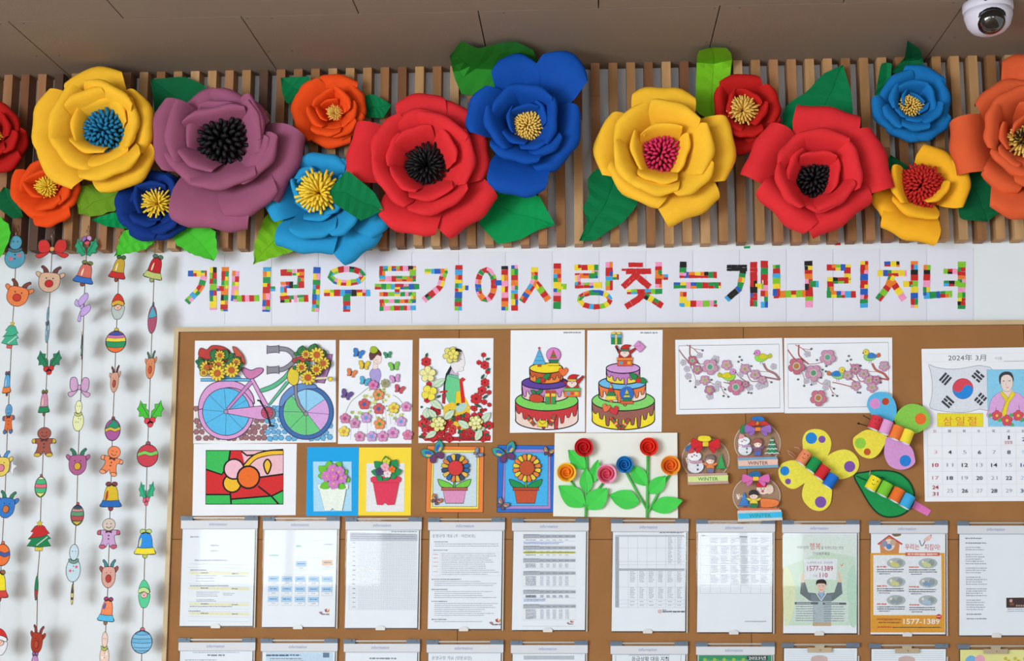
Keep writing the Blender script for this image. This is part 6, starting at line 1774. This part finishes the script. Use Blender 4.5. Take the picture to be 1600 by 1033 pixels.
# grid of days (second crop's coordinates brought to this one)
q = 7.945 / 7.655
cv = lambda x, y: (x * q, (655 - 540) * 7.945 + y * q)
colx = [105, 281, 459, 634, 810, 986, 1163, 1338]
rowy = [102, 162, 316, 470, 625, 778, 930]
for x in colx: a.line([cv(x, 102), cv(x + 12, 930)], 1.6, (190, 196, 212))
for y in rowy: a.line([cv(105, y), cv(1350, y - 4)], 1.6, (190, 196, 212))
GR1, BK1, RD1, BL1 = (150, 152, 160), (60, 62, 74), (176, 36, 76), (70, 80, 150)
for i, ch in enumerate('일월화수목금토'):
    a.text(ch, *cv(colx[i] + 88, 158), 30, (200, 120, 140) if i == 0 else (96, 98, 110), True, 40)
cells = {1: (5, 0), 2: (6, 0)}
for d in range(3, 31): cells[d] = ((d + 4) % 7, (d + 4) // 7)
for d, (c, r) in cells.items():
    bold = d % 2 == 0 or d == 1
    colr = (RD1 if bold else (224, 150, 180)) if c == 0 else (BL1 if bold else (150, 200, 236)) if c == 6 else (BK1 if bold else GR1)
    if d == 17: colr = (206, 90, 120)
    yb = rowy[r + 1] + 100 + (2 if bold else 0)
    if d == 1: yb = rowy[1] + 80
    if d == 24: yb = rowy[5] + 60
    a.text(str(d), *cv(colx[c] + (96 if c else 98), yb), 48, colr, True, (40 if d < 10 else 74) * q * (1 if d != 1 else .5), 0.0, 0.012 if bold else -0.012)
a.text('31', *cv(colx[0] + 98, rowy[5] + 138), 48, RD1, True, 66 * q, 0.0, 0.012)
a.text('삼일절', *cv(colx[5] + 90, rowy[1] + 132), 32, (196, 50, 84), True, 96)
a.build(t, 'calendar_print')
# ================================================================ acrylic document holders and their sheets
M_head = mat('header_white', (214, 216, 222), 0.4, 0.01, 8)
M_clip = mat('clip_grey', (104, 118, 134), 0.4)
M_rail = mat('rail_silver', (176, 168, 158), 0.4, metal=0.2)
M_edge = mat('acrylic_edge', (206, 206, 200), 0.2)
M_tab = mat('clear_tab', (222, 220, 218), 0.1, spec=0.6, coat=0.6)
M_bull = mat('bulldog_brass', (186, 168, 140), 0.35, metal=0.55)
topY = lambda x, r: 812.5 + 0.0066 * (x - 283) + r * (190.5 + 0.0015 * (x - 283))
botY = lambda x, r: 978 + 0.0121 * (x - 283) + r * (192 + 0.003 * (x - 283))
slant = lambda x: -4.2 + 5.2 * (x - 283) / 1200
HX = [(283, 404), (411, 532), (540, 660), (669, 790), (800, 921), (955, 1077), (1088, 1212), (1222, 1344), (1358, 1482), (1496, 1622)]
HB_ = BOARD + 0.0005
GRP = 'clear document holders on the notice board'
def holder(i, row, label, header=True):
    x0, x1 = HX[i]
    s = slant((x0 + x1) / 2) * (1 if row == 0 else 1.0)
    if row: x0, x1 = x0 + s, x1 + s
    T, B = topY((x0 + x1) / 2, row), botY((x0 + x1) / 2, row)
    t = thing('document_holder', label, 'document holder', W((x0 + x1) / 2, (T + B) / 2, HB_), GRP)
    quad = lambda a, b, c, d: [(a + s * (c - T) / (B - T), c), (b + s * (c - T) / (B - T), c), (b + s * (d - T) / (B - T), d), (a + s * (d - T) / (B - T), d)]
    MB().pxprism(quad(x0, x1 - 2, T - 4, B + 2), HB_, HB_ + 0.0012).build('back_sheet', CLEAR, t)
    MB().pxprism(quad(x0 + 17, x1 - 20, T - 5, T - 2.5), HB_ + 0.0012, HB_ + 0.006).build('top_rail', M_rail, t)
    for (a, b) in ((x0 - 1, x0 + 18), (x1 - 22, x1 - 1)):
        c = MB().pxprism(quad(a, b, T - 6.5, T + 0.5), HB_ + 0.0012, HB_ + 0.008)
        c.pxprism(quad(a + 3, b - 6, T - 6, T - 3), HB_ + 0.008, HB_ + 0.0105)
        c.build('clip', M_clip, t)
    if header:
        h = MB().pxprism(quad(x0, x1 - 1, T + 0.5, T + 13), HB_ + 0.0042, HB_ + 0.0066).build('header_strip', M_head, t)
        a = Art(0, 0, 1, HB_ + 0.00665)
        a.text('information', (x0 + x1) / 2 - 3, T + 8.6, 5.0, (118, 128, 186), True, 28, 0.25)
        a.build(h, 'header_lettering')
        # grey lip under the header
        MB().pxprism(quad(x0 + 2, x1 - 2, T + 13, T + 14.2), HB_ + 0.0042, HB_ + 0.0060).build('header_lip', mat('lip_grey', (176, 178, 184), 0.3), t)
    # clear front cover, hinged at the top and standing slightly proud at the bottom
    yc = T + (13 if header else 1)
    fr = [(p, HB_ + 0.0042 + 0.0022 * ((p[1] - yc) / (B - yc))) for p in quad(x0 + 0.5, x1 - 4, yc, B + 1.5)]
    MB().prism([W(p[0], p[1], o + 0.0010) for p, o in fr], [W(p[0], p[1], o) for p, o in fr]).build('front_cover', CLEAR, t)
    MB().pxprism(quad(x1 - 3.4, x1 - 1.6, T + 14, B + 2), HB_ + 0.0012, HB_ + 0.0056).build('side_edge', M_edge, t)
    xm = (x0 + x1) / 2 - 3 + s
    v = [W(xm + 7.5 * math.cos(q), B + 0.5 - 4.5 * math.sin(q), HB_ + 0.0068) for q in [PI * j / 8 for j in range(9)]] + [W(xm - 7, B + 3, HB_ + .0068), W(xm + 7, B + 3, HB_ + .0068)]
    MB().prism(v, [p + Vector((0, 0.004, 0)) for p in v]).build('thumb_tab', M_tab, t)
    return t
def page(i, row, label, colr=(236, 239, 246), cat='document', name='document_sheet'):
    x0, x1 = HX[i]
    s = slant((x0 + x1) / 2)
    if row: x0, x1 = x0 + s, x1 + s
    T, B = topY((x0 + x1) / 2, row), botY((x0 + x1) / 2, row)
    f = lambda x, y: (x + s * (y - T) / (B - T), y)
    c = [f(x0 + 3, T + 2), f(x1 - 5, T + 2), f(x1 - 5.5, B - 0.5), f(x0 + 1.5, B - 0.5)]
    t = thing(name, label, cat, W((x0 + x1) / 2, (T + B) / 2, HB_ + 0.0014), None)
    a = Art(0, 0, 1, HB_ + 0.0014); a.card(c, colr, 0.0003); SHEET[t] = a.build(t, 'paper_sheet', PLAIN)
    return t
def pr(t, crop, fn, name='printed_page'):
    a = Art(*crop, HB_ + 0.0014 + 0.0003 + 0.00003)
    a.STEP = 0.000012
    fn(a)
    a.build(t, name)
TXT, TXL, GL = (134, 138, 150), (176, 181, 194), (180, 186, 198)
def lines(a, x0, x1, ys, h, c=TXT, ragged=0.25, rs_=None):
    for y in ys: a.scribble(x0, y, x1 - (x1 - x0) * random.uniform(0, ragged), h, c)
def grid(a, xs_, ys_, c=GL, w=1.6):
    x0, x1, y0, y1 = xs_[0], xs_[-1], ys_[0], ys_[-1]
    r = [(x - w / 2, y0, x + w / 2, y1) for x in xs_] + [(x0, y - w / 2, x1, y + w / 2) for y in ys_]
    a.many(r, c)
def logo(a, x, y, s):
    a.sm([(x, y - s * .1), (x + s * .1, y + s * .35), (x + s * .5, y + s * .4), (x + s * .3, y + s * .1)], (150, 50, 40)); a.circ(x + s * .3, y - s * .05, s * .13, (206, 60, 50)); a.sm([(x + s * .4, y + s * .3), (x + s * .75, y - s * .1), (x + s * .8, y + s * .25), (x + s * .55, y + s * .5)], (232, 150, 50))
    a.circ(x - s * .7, y + s * .5, s * .2, (190, 130, 140)); a.curve([(x - s, y + s * .4), (x - s * .6, y + s * .75), (x - s * .4, y + s * .4)], s * .1, (120, 90, 110)); a.scribble(x - s * .55, y + s * .68, x + s * .8, s * .26, (120, 96, 116))
DA, DB, DC, DD, DE = (275, 800, 5.166), (530, 800, 5.166), (790, 805, 5.297), (1085, 810, 5.438), (1345, 810, 5.435)
# row of ten holders under the pictures
holder(0, 0, 'clear holder with a form sheet, first of the upper row beside the frame')
t = page(0, 0, 'printed form with pale yellow table bands in the holder beside the frame')
def f(a):
    a.scribble(115, 195, 190, 14, TXL); a.scribble(280, 265, 345, 12, TXL); a.scribble(280, 310, 340, 10, TXL); a.scribble(150, 385, 410, 12, TXL)
    for y0, y1 in ((420, 448), (480, 578), (600, 725), (735, 780), (800, 880)): a.line([(105, y0), (592, y0 + 8), (588, y1 + 6), (95, y1)], 1.8, GL, True)
    for y in (482, 604, 732, 808): a.fill([(106, y), (590, y + 8), (590, y + 28), (106, y + 20)], (236, 230, 186)); a.scribble(200, y + 6, 260, 10, TXT); a.scribble(450, y + 12, 500, 10, TXT)
    lines(a, 160, 330, (512, 532, 556), 7, TXL); lines(a, 380, 580, (515,), 7, TXL); lines(a, 165, 350, (645, 660, 676, 705, 716), 7, TXL); lines(a, 380, 480, (655, 668), 7, TXL); lines(a, 110, 540, (760,), 8, TXT)
    lines(a, 115, 250, (465,), 9, TXT); lines(a, 115, 430, (592,), 9, TXT); lines(a, 100, 225, (796,), 9, TXT); a.line([(350, 500), (350, 578)], 1.5, GL); a.line([(100, 845), (590, 852)], 1.5, GL)
pr(t, DA, f)
holder(1, 0, 'clear holder with a blue box chart, next to the first form holder')
t = page(1, 0, 'organisation chart of blue boxes with one orange box')
def f(a):
    bl = (168, 206, 240)
    def box(x, y, c=bl, w=84):
        a.rect(x, y, x + w, y + 40, c, (120, 150, 190), 1.6); a.rect(x, y + 40, x + w, y + 70, (236, 238, 244), (120, 150, 190), 1.6); a.scribble(x + 14, y + 14, x + w - 12, 10, (90, 130, 180)); a.scribble(x + 28, y + 50, x + 60, 7, TXL)
    box(968, 400); box(1180, 390, (238, 190, 140))
    a.scribble(970, 270, 1010, 14, (140, 200, 190)); a.line([(1010, 230), (1270, 232)], 1.6, GL); a.scribble(1195, 258, 1268, 8, TXL); a.scribble(750, 345, 830, 12, (150, 206, 190))
    a.line([(1005, 366), (1225, 372)], 1.6, GL); a.line([(1005, 366), (1005, 510)], 1.6, GL); a.line([(785, 506), (1225, 512)], 1.6, GL)
    for c_, n in enumerate((3, 3, 3, 3, 2)):
        for r_ in range(n): box(745 + c_ * 108 - r_ * 1.5, 520 + r_ * 82 + c_ * 1)
    logo(a, 1200, 790, 46)
pr(t, DA, f)
holder(2, 0, 'clear holder with a dense grid sheet, left of the text page holder'.replace(', left of', ', beside'))
t = page(2, 0, 'dense grey grid table sheet without pictures')
def f(a):
    a.fill([(88, 165), (632, 180), (632, 235), (86, 235)], (190, 194, 206)); a.scribble(420, 155, 628, 9, TXT)
    for y in (178, 195, 212): a.scribble(100, y, 620, 6, (140, 146, 160))
    grid(a, [78, 160] + [160 + 13.2 * i for i in range(1, 36)], [235 + 12.6 * i for i in range(45)], (174, 184, 196), 1.5)
    for i in range(15): a.scribble(108, 246 + 37 * i, 130, 7, TXT)
pr(t, DB, f)
holder(3, 0, 'clear holder with a titled text page, next to the grid sheet holder')
t = page(3, 0, 'text page titled in Korean with a small red logo, in the upper row')
def f(a):
    a.text('운영규정 개요 (주 · 야간보호)', 752, 205, 22, (96, 100, 112), False, 345)
    for (y, n, ind) in ((238, 1, 765), (255, 2, 770), (305, 1, 760)): lines(a, ind, 880 if n == 1 else 1290, [y + 17 * j for j in range(n)], 8, TXT if n == 1 else TXL, .05)
    a.line([(752, 328), (1292, 328), (1292, 515), (752, 515)], 1.4, GL, True); a.line([(815, 328), (815, 515)], 1.4, GL)
    lines(a, 825, 1290, [336 + 16.4 * j for j in range(11)], 7, TXL, .25); lines(a, 758, 806, (340, 370, 403, 436, 480), 6, (206, 150, 150))
    for (y, n) in ((540, 3), (622, 4), (718, 7), (864, 1)):
        lines(a, 745, 1000 if y == 540 else 880, (y,), 9, TXT, .1); lines(a, 768, 1290, [y + 18 + 16 * j for j in range(n)], 7, TXL, .3)
    logo(a, 1262, 870, 50)
pr(t, DB, f)
holder(4, 0, 'clear holder with a sheet of grey tables beside the gap in the upper row')
t = page(4, 0, 'sheet of six small grey tables with one yellow highlighted line')
def f(a):
    a.scribble(190, 120, 540, 10, TXT)
    for (y0, y1, n) in ((160, 215, 1), (255, 345, 3), (360, 440, 3), (465, 592, 6), (620, 686, 3), (740, 866, 6)):
        a.fill([(146, y0), (578, y0 + 4), (578, y0 + 28), (146, y0 + 34)], (176, 180, 190)); a.line([(144, y0), (578, y0), (578, y1), (144, y1)], 1.8, GL, True); a.scribble(150, y0 - 2, 280, 8, TXT)
        for c_ in range(6): a.scribble(285 + 52 * c_, y0 + 12, 315 + 52 * c_, 8, TXT)
        for r_ in range(n):
            y = y0 + 42 + r_ * (y1 - y0 - 46) / max(1, n)
            a.scribble(165, y, 250, 8, TXT)
            for c_ in range(5): a.scribble(285 + 52 * c_, y, 312 + 52 * c_, 8, TXL)
    a.rect(146, 302, 574, 318, (206, 206, 70)); a.scribble(150, 305, 570, 8, (130, 130, 70)); lines(a, 150, 350, (694, 706), 8, (150, 160, 206)); lines(a, 150, 480, (222, 234), 7, (150, 160, 206))
    a.line([(140, 920), (575, 922)], 2, GL); logo(a, 535, 878, 30)
pr(t, DC, f)
holder(5, 0, 'clear holder with a weekly timetable, first after the gap')
t = page(5, 0, 'timetable sheet with grey left column and seven columns of small writing')
def f(a):
    xs_ = [908, 938] + [938 + 77.5 * i for i in range(1, 8)]
    a.fill([(908, 165), (938, 165), (938, 765), (908, 765)], (170, 174, 184)); a.fill([(908, 165), (1480, 165), (1480, 180), (908, 180)], (196, 200, 210)); a.fill([(938, 442), (1480, 444), (1480, 460), (938, 460)], (176, 180, 190))
    grid(a, xs_, [165, 272, 384, 412, 442, 460, 595, 703, 735, 764], GL, 1.8); a.scribble(1275, 140, 1475, 10, TXT)
    for c_ in range(5, 7): lines(a, xs_[c_ + 1] + 18, xs_[c_ + 1] + 58, [185 + 13 * j for j in range(17)], 7, TXL, .4)
    for c_ in range(1, 7):
        lines(a, xs_[c_ + 1] + 14, xs_[c_ + 1] + 60, [466 + 13.5 * j for j in range(7)], 7, TXL, .4); lines(a, xs_[c_ + 1] + 14, xs_[c_ + 1] + 60, [600 + 13.5 * j for j in range(7)], 7, TXL, .4); lines(a, xs_[c_ + 1] + 16, xs_[c_ + 1] + 56, (712, 742), 7, TXL, .3)
    a.circ(1275, 797, 14, (226, 190, 190), (206, 120, 120), 2); a.scribble(1298, 782, 1330, 8, TXT); a.scribble(1298, 793, 1482, 13, (96, 100, 110))
pr(t, DC, f)
holder(6, 0, 'clear holder with a monthly plan table under the snow globe crafts')
t = page(6, 0, 'monthly plan table of six written columns and an empty last row')
def f(a):
    xs_ = [50, 135, 222, 308, 393, 478, 563, 648]
    grid(a, xs_, [150, 232, 316, 400, 478, 568, 638], GL, 2)
    for c_ in range(1, 7):
        for (y0, n) in ((165, 4), (236, 6), (320, 6), (404, 5), (482, 6 if c_ not in (3,) else 7)): lines(a, xs_[c_] + 5, xs_[c_ + 1] - 8, [y0 + 12.2 * j for j in range(n)], 7, TXL, .5)
    a.scribble(385, 152, 452, 12, TXT); a.scribble(60, 140, 100, 14, TXL); a.scribble(430, 872, 610, 10, TXL)
pr(t, DD, f)
holder(7, 0, 'clear holder with a pale green poster of a man, beside the plan table holder')
t = page(7, 0, 'pale green poster of a grey-sweatered man holding up a phone number board', cat='poster', name='poster')
def f(a):
    a.fill([(750, 140), (1370, 140), (1378, 910), (765, 910)], (206, 226, 206))
    a.sm([(760, 400), (850, 560), (840, 800), (765, 900)], (226, 232, 190)); a.sm([(1300, 500), (1370, 420), (1375, 890), (1310, 860)], (190, 220, 200)); a.fill([(750, 140), (1370, 140), (1370, 330), (1100, 280), (750, 420)], (224, 234, 228))
    a.fill([(930, 345), (1215, 345), (1205, 520), (935, 520)], (234, 236, 242))
    a.text('어르신의', 872, 258, 22, (86, 90, 96), False, 96); a.text('행복', 980, 262, 46, (206, 60, 60), False, 92); a.text('을 지켜드리는 번호', 1078, 262, 22, (86, 90, 96), False, 190)
    a.text('기억해주세요', 1005, 312, 22, (86, 90, 96), False, 145); a.text('노인학대 신고 · 상담전화', 960, 384, 15, (120, 124, 136), False, 215)
    a.text('1577-1389', 958, 445, 42, (178, 44, 78), False, 220, 0, .01); a.text('긴급', 1010, 498, 18, (150, 150, 160), False, 36); a.text('110', 1064, 502, 40, (178, 44, 78), False, 68, 0, .01)
    SK = (236, 200, 180)
    for q in (-1, 1):
        X = lambda x: 1078 + q * x
        a.sm([(X(155), 470), (X(140), 440), (X(150), 530), (X(130), 520), (X(145), 560), (X(170), 560), (X(172), 500)], SK)
        a.fill([(X(138), 545), (X(172), 545), (X(180), 640), (X(100), 700), (X(20), 720), (X(20), 640), (X(110), 630)], (110, 120, 126))
    a.fill([(990, 650), (1165, 650), (1160, 885), (1005, 885)], (124, 136, 144)); a.rect(1005, 882, 1162, 915, (196, 170, 136))
    a.fill([(1050, 620), (1110, 620), (1080, 690)], (150, 180, 220)); a.line([(1035, 635), (1078, 700), (1120, 635)], 8, (232, 236, 244))
    a.sm([(1040, 560), (1050, 530), (1078, 520), (1108, 530), (1118, 560), (1108, 610), (1078, 632), (1050, 610)], SK); a.sm([(1036, 570), (1036, 535), (1060, 520), (1100, 520), (1120, 540), (1120, 572), (1105, 555), (1050, 555)], (46, 38, 38))
    for x in (1062, 1094): a.circ(x, 575, 4, LINE, n=6)
    a.line([(1065, 608), (1092, 608)], 4, (200, 110, 100))
    a.fill([(850, 705), (1310, 705), (1310, 885), (850, 885)], (214, 226, 220)); a.fill([(1005, 705), (1165, 705), (1160, 885), (1008, 885)], (176, 190, 196))
    a.rect(852, 712, 1052, 732, (96, 104, 112)); a.rect(1092, 716, 1290, 735, (96, 104, 112)); a.scribble(870, 718, 990, 8, (220, 224, 228)); a.scribble(1110, 722, 1230, 8, (220, 224, 228))
    lines(a, 862, 1030, [745 + 20 * j for j in range(7)], 8, TXT, .2); lines(a, 1100, 1280, [748 + 20 * j for j in range(7)], 8, TXT, .2)
    a.sm([(1235, 382), (1248, 400), (1265, 380), (1262, 395), (1248, 410)], (226, 150, 110))
pr(t, DD, f, 'poster_print')
holder(8, 0, 'clear holder with an orange poster, next to the pale green poster')
t = page(8, 0, 'orange bordered poster with a red-roofed house and six small pictures', cat='poster', name='poster')
def f(a):
    OR = (228, 158, 46)
    a.fill([(80, 295), (712, 295), (714, 970), (82, 970)], OR)
    a.fill([(106, 312), (684, 312), (688, 822), (108, 822)], (234, 236, 242))
    a.fill([(160, 215), (240, 150), (330, 210), (322, 295), (168, 295)], (214, 140, 90)); a.line([(145, 222), (240, 148), (352, 222)], 14, (200, 66, 60)); a.circ(240, 225, 50, (240, 214, 190))
    a.circ(200, 215, 28, (150, 150, 180)); a.circ(275, 205, 26, (206, 170, 150)); a.circ(240, 240, 24, (90, 140, 200)); a.sm([(265, 130), (330, 120), (340, 145), (290, 155)], (130, 110, 80))
    a.text('우리는', 375, 262, 40, (206, 66, 70), False, 122, 0, .01); a.text('지킴이!', 540, 266, 40, (206, 66, 70), False, 132, 0, .01)
    a.curve([(498, 185), (520, 235), (560, 170), (600, 140)], 8, (110, 110, 130)); a.sm([(530, 190), (570, 150), (605, 150), (580, 190)], (238, 196, 190))
    a.fill([(378, 290), (670, 290), (670, 320), (378, 320)], (214, 90, 66)); a.scribble(398, 297, 650, 17, (240, 206, 190))
    for (x, y, c) in ((300, 380, (214, 206, 120)), (570, 382, (206, 214, 150)), (300, 540, (216, 210, 140)), (575, 545, (130, 160, 190)), (300, 695, (150, 160, 166)), (570, 698, (170, 196, 220))):
        a.circ(x, y, 80, (176, 184, 186), None, 2, 44, 20); a.circ(x - 25, y + 8, 22, c); a.circ(x + 30, y - 4, 26, (150, 158, 160)); a.circ(x + 8, y + 18, 18, c); a.circ(x - 44, y - 12, 12, (236, 220, 200), n=10)
    for (x, y) in ((137, 405), (408, 408), (137, 568), (408, 575), (137, 722), (412, 728)):
        a.scribble(x, y, x + 85, 14, (222, 120, 110)); lines(a, x, x + 240, (y + 26, y + 44), 9, (90, 92, 100), .1); a.scribble(x + 18, y + 62, x + 110, 9, (120, 122, 130))
    a.text('1577-1389', 362, 897, 44, (244, 244, 244), False, 308, 0, .012); a.circ(663, 835, 22, (206, 50, 50)); a.scribble(645, 830, 680, 8, (244, 220, 210)); a.scribble(135, 850, 340, 18, (196, 110, 40)); a.scribble(150, 880, 340, 12, (150, 100, 40)); a.scribble(140, 918, 260, 12, (206, 84, 40)); a.scribble(270, 922, 680, 10, (110, 80, 40))
pr(t, DE, f, 'poster_print')
holder(9, 0, 'clear holder with a typed letter, last of the upper row in view')
t = page(9, 0, 'typed letter with short ragged lines and a dark photo strip')
def f(a):
    for ys in ((165,), (205,), (242, 262), (302, 322, 342, 360, 380), (418, 437, 456), (496, 515, 535, 555), (594, 613, 632, 652), (690, 710, 730, 750, 770), (810,), (848,)):
        lines(a, 885 + ys[0] * .015, 1090, ys, 11, TXL if len(ys) > 1 else TXT, .4)
    a.fill([(1235, 675), (1480, 672), (1482, 758), (1236, 760)], (66, 38, 40)); a.circ(1275, 700, 14, (206, 170, 150)); a.scribble(1265, 715, 1300, 30, (130, 70, 50))
    for i in range(6): a.circ(1325 + i * 20, 742, 8, (190, 150, 130))
    lines(a, 1245, 1480, (768, 785), 9, TXL, .2)
pr(t, DE, f)

# lower row: only the upper edges are in view
second = [('clear holder below the first form holder', 'typed notice sheet below the form beside the frame'),
          ('clear holder below the blue box chart', 'sheet with blue heading band below the box chart'),
          ('clear holder below the dense grid sheet', 'plain titled sheet below the dense grid table'),
          ('clear holder below the titled text page', 'second Korean-titled text page in the lower row'),
          ('clear holder below the sheet of grey tables', 'grey table sheet in the lower row beside the gap'),
          ('clear holder below the weekly timetable', 'bold titled emergency notice below the weekly timetable'),
          ('clear holder below the monthly plan table', 'green poster marked 2023 below the monthly plan'),
          ('clear holder with brass clip below the pale green poster', 'pale certificate held by brass clip below the man poster'),
          ('clear holder with brass clip below the orange poster', 'pale certificate held by brass clip below the orange poster'),
          ('clear holder with brass clip below the typed letter', 'yellow picture sheet held by brass clip below the letter')]
for i, (lh, lp) in enumerate(second):
    hd = i < 7
    holder(i, 1, lh, hd)
    t = page(i, 1, lp, colr=(232, 226, 150) if i == 9 else (234, 238, 246))
    x0, x1 = HX[i]; s = slant((x0 + x1) / 2); x0 += s; x1 += s
    T, B = topY((x0 + x1) / 2, 1), botY((x0 + x1) / 2, 1)
    def f(a, i=i, x0=x0, x1=x1, T=T, B=B):
        y = T + 15
        if i == 0:
            a.scribble(x0 + 22, y + 0.5, x0 + 95, 1.6, TXL); a.scribble(x0 + 45, y + 4, x0 + 72, 3.4, TXT); lines(a, x0 + 10, x0 + 70, [y + 12 + 4 * j for j in range(28)], 2, TXL, .2)
        elif i == 1:
            a.fill([(x0 + 8, y), (x1 - 8, y + .5), (x1 - 8, y + 30), (x0 + 8, y + 30)], (196, 220, 240)); a.scribble(x0 + 8, y + 3, x0 + 62, 3, (76, 90, 120)); a.rect(x1 - 24, y + .5, x1 - 14, y + 8, (96, 116, 150)); lines(a, x0 + 14, x0 + 90, [y + 9 + 4 * j for j in range(28)], 2, TXT, .4)
        elif i == 2:
            a.scribble(x0 + 40, y + 7, x0 + 82, 3, TXT); lines(a, x0 + 10, x1 - 14, [y + 20 + 4.5 * j for j in range(26)], 2, TXL, .3)
        elif i == 3:
            a.text('운영규정 개요 (방문요양)', x0 + 8, y + 9, 4.6, (96, 100, 112), False, 62); lines(a, x0 + 10, x1 - 14, [y + 18 + 4 * j for j in range(28)], 2, TXL, .3)
        elif i == 4:
            for j in range(5):
                a.rect(x0 + 20, y + 2 + 26 * j, x1 - 22, y + 8 + 26 * j, (186, 190, 200)); lines(a, x0 + 22, x1 - 24, [y + 12 + 26 * j, y + 16 + 26 * j, y + 20 + 26 * j], 2, TXL, .1)
        elif i == 5:
            a.text('응급상황 대응 지침', x0 + 33, y + 9, 6, (70, 74, 84), False, 58, 0, .01); a.line([(x0 + 29, y), (x1 - 30, y), (x1 - 30, y + 13), (x0 + 29, y + 13)], .7, TXT, True); lines(a, x0 + 12, x1 - 16, [y + 20 + 4 * j for j in range(28)], 2, TXT, .2)
            for q in (x0 + 8, x1 - 12): a.line([(q, y), (q, B - 8)], .6, TXT)
        elif i == 6:
            a.fill([(x0 + 4, y - 1), (x1 - 6, y - 1), (x1 - 8, B - 4), (x0 + 2, B - 4)], (52, 150, 104)); a.fill([(x0 + 80, y), (x1 - 12, y), (x1 - 12, y + 7), (x0 + 78, y + 7)], (60, 66, 70)); a.text('2023년', x0 + 82, y + 5.6, 4.4, (236, 238, 240), False, 27, 0, .01)
            for q in range(14): a.circ(x0 + 14 + q * 5, y + 6 + (q % 3) * 2, 3, ((160, 190, 70), (80, 170, 120), (210, 180, 80))[q % 3], n=8)
            a.rect(x0 + 14, y + 40, x1 - 16, B - 20, (226, 236, 226))
        elif i in (7, 8):
            a.many([(x0 + 6, T + 6 + 3 * j, x1 - 8, T + 6.6 + 3 * j) for j in range(6)], (200, 206, 216)); a.sm([(x0 + 46, T + 16), (x0 + 70, T + 16), (x0 + 66, T + 40), (x0 + 50, T + 40)], (206, 180, 176)); a.circ(x0 + 58, T + 26, 3, (110, 66, 66)); lines(a, x0 + 20, x1 - 24, [T + 60 + 5 * j for j in range(18)], 2, TXL, .3)
        else:
            a.circ(x0 + 20, T + 20, 9, (120, 180, 226)); a.circ(x0 + 34, T + 18, 8, (236, 170, 190)); a.fill([(x0 + 8, T + 26), (x0 + 50, T + 26), (x0 + 50, T + 60), (x0 + 8, T + 60)], (206, 200, 110))
            for q in range(9): a.circ(x0 + 74 + q * 5, T + 16 + (q % 3) * 4, 3, (206, 190, 70), n=8)
            lines(a, x0 + 12, x1 - 16, [T + 70 + 5 * j for j in range(16)], 2, TXT, .2)
    pr(t, (0, 0, 1), f)
    if not hd:
        xm = x0 + 58.5
        b = thing('bulldog_clip', ('brass bulldog clip on the lower holder beneath the pale green man poster', 'brass bulldog clip on the lower holder beneath the orange poster', 'brass bulldog clip on the lower holder with yellow picture sheet')[i - 7], 'clip', W(xm, T + 6, HB_ + .006), 'brass bulldog clips on the lower holders')
        m = MB().pxprism([(xm - 19, T + 1), (xm + 19, T + 1), (xm + 18.5, T + 8.5), (xm - 18.5, T + 8.5)], HB_ + 0.0075, HB_ + 0.0105)
        m.build('jaw', M_bull, b)
        MB().pxprism([(xm - 8, T - 2.5), (xm + 8, T - 2.5), (xm + 7, T + 1), (xm - 7, T + 1)], HB_ + 0.0085, HB_ + 0.0100).build('grip', M_bull, b)
        o = W(xm, T + 5, HB_ + 0.0105)
        MB().tube([o + Vector((-.0028, -.0008, 0)), o + Vector((.0028, -.0008, 0))], 0.0022, 8).build('spring', M_rail, b, True)
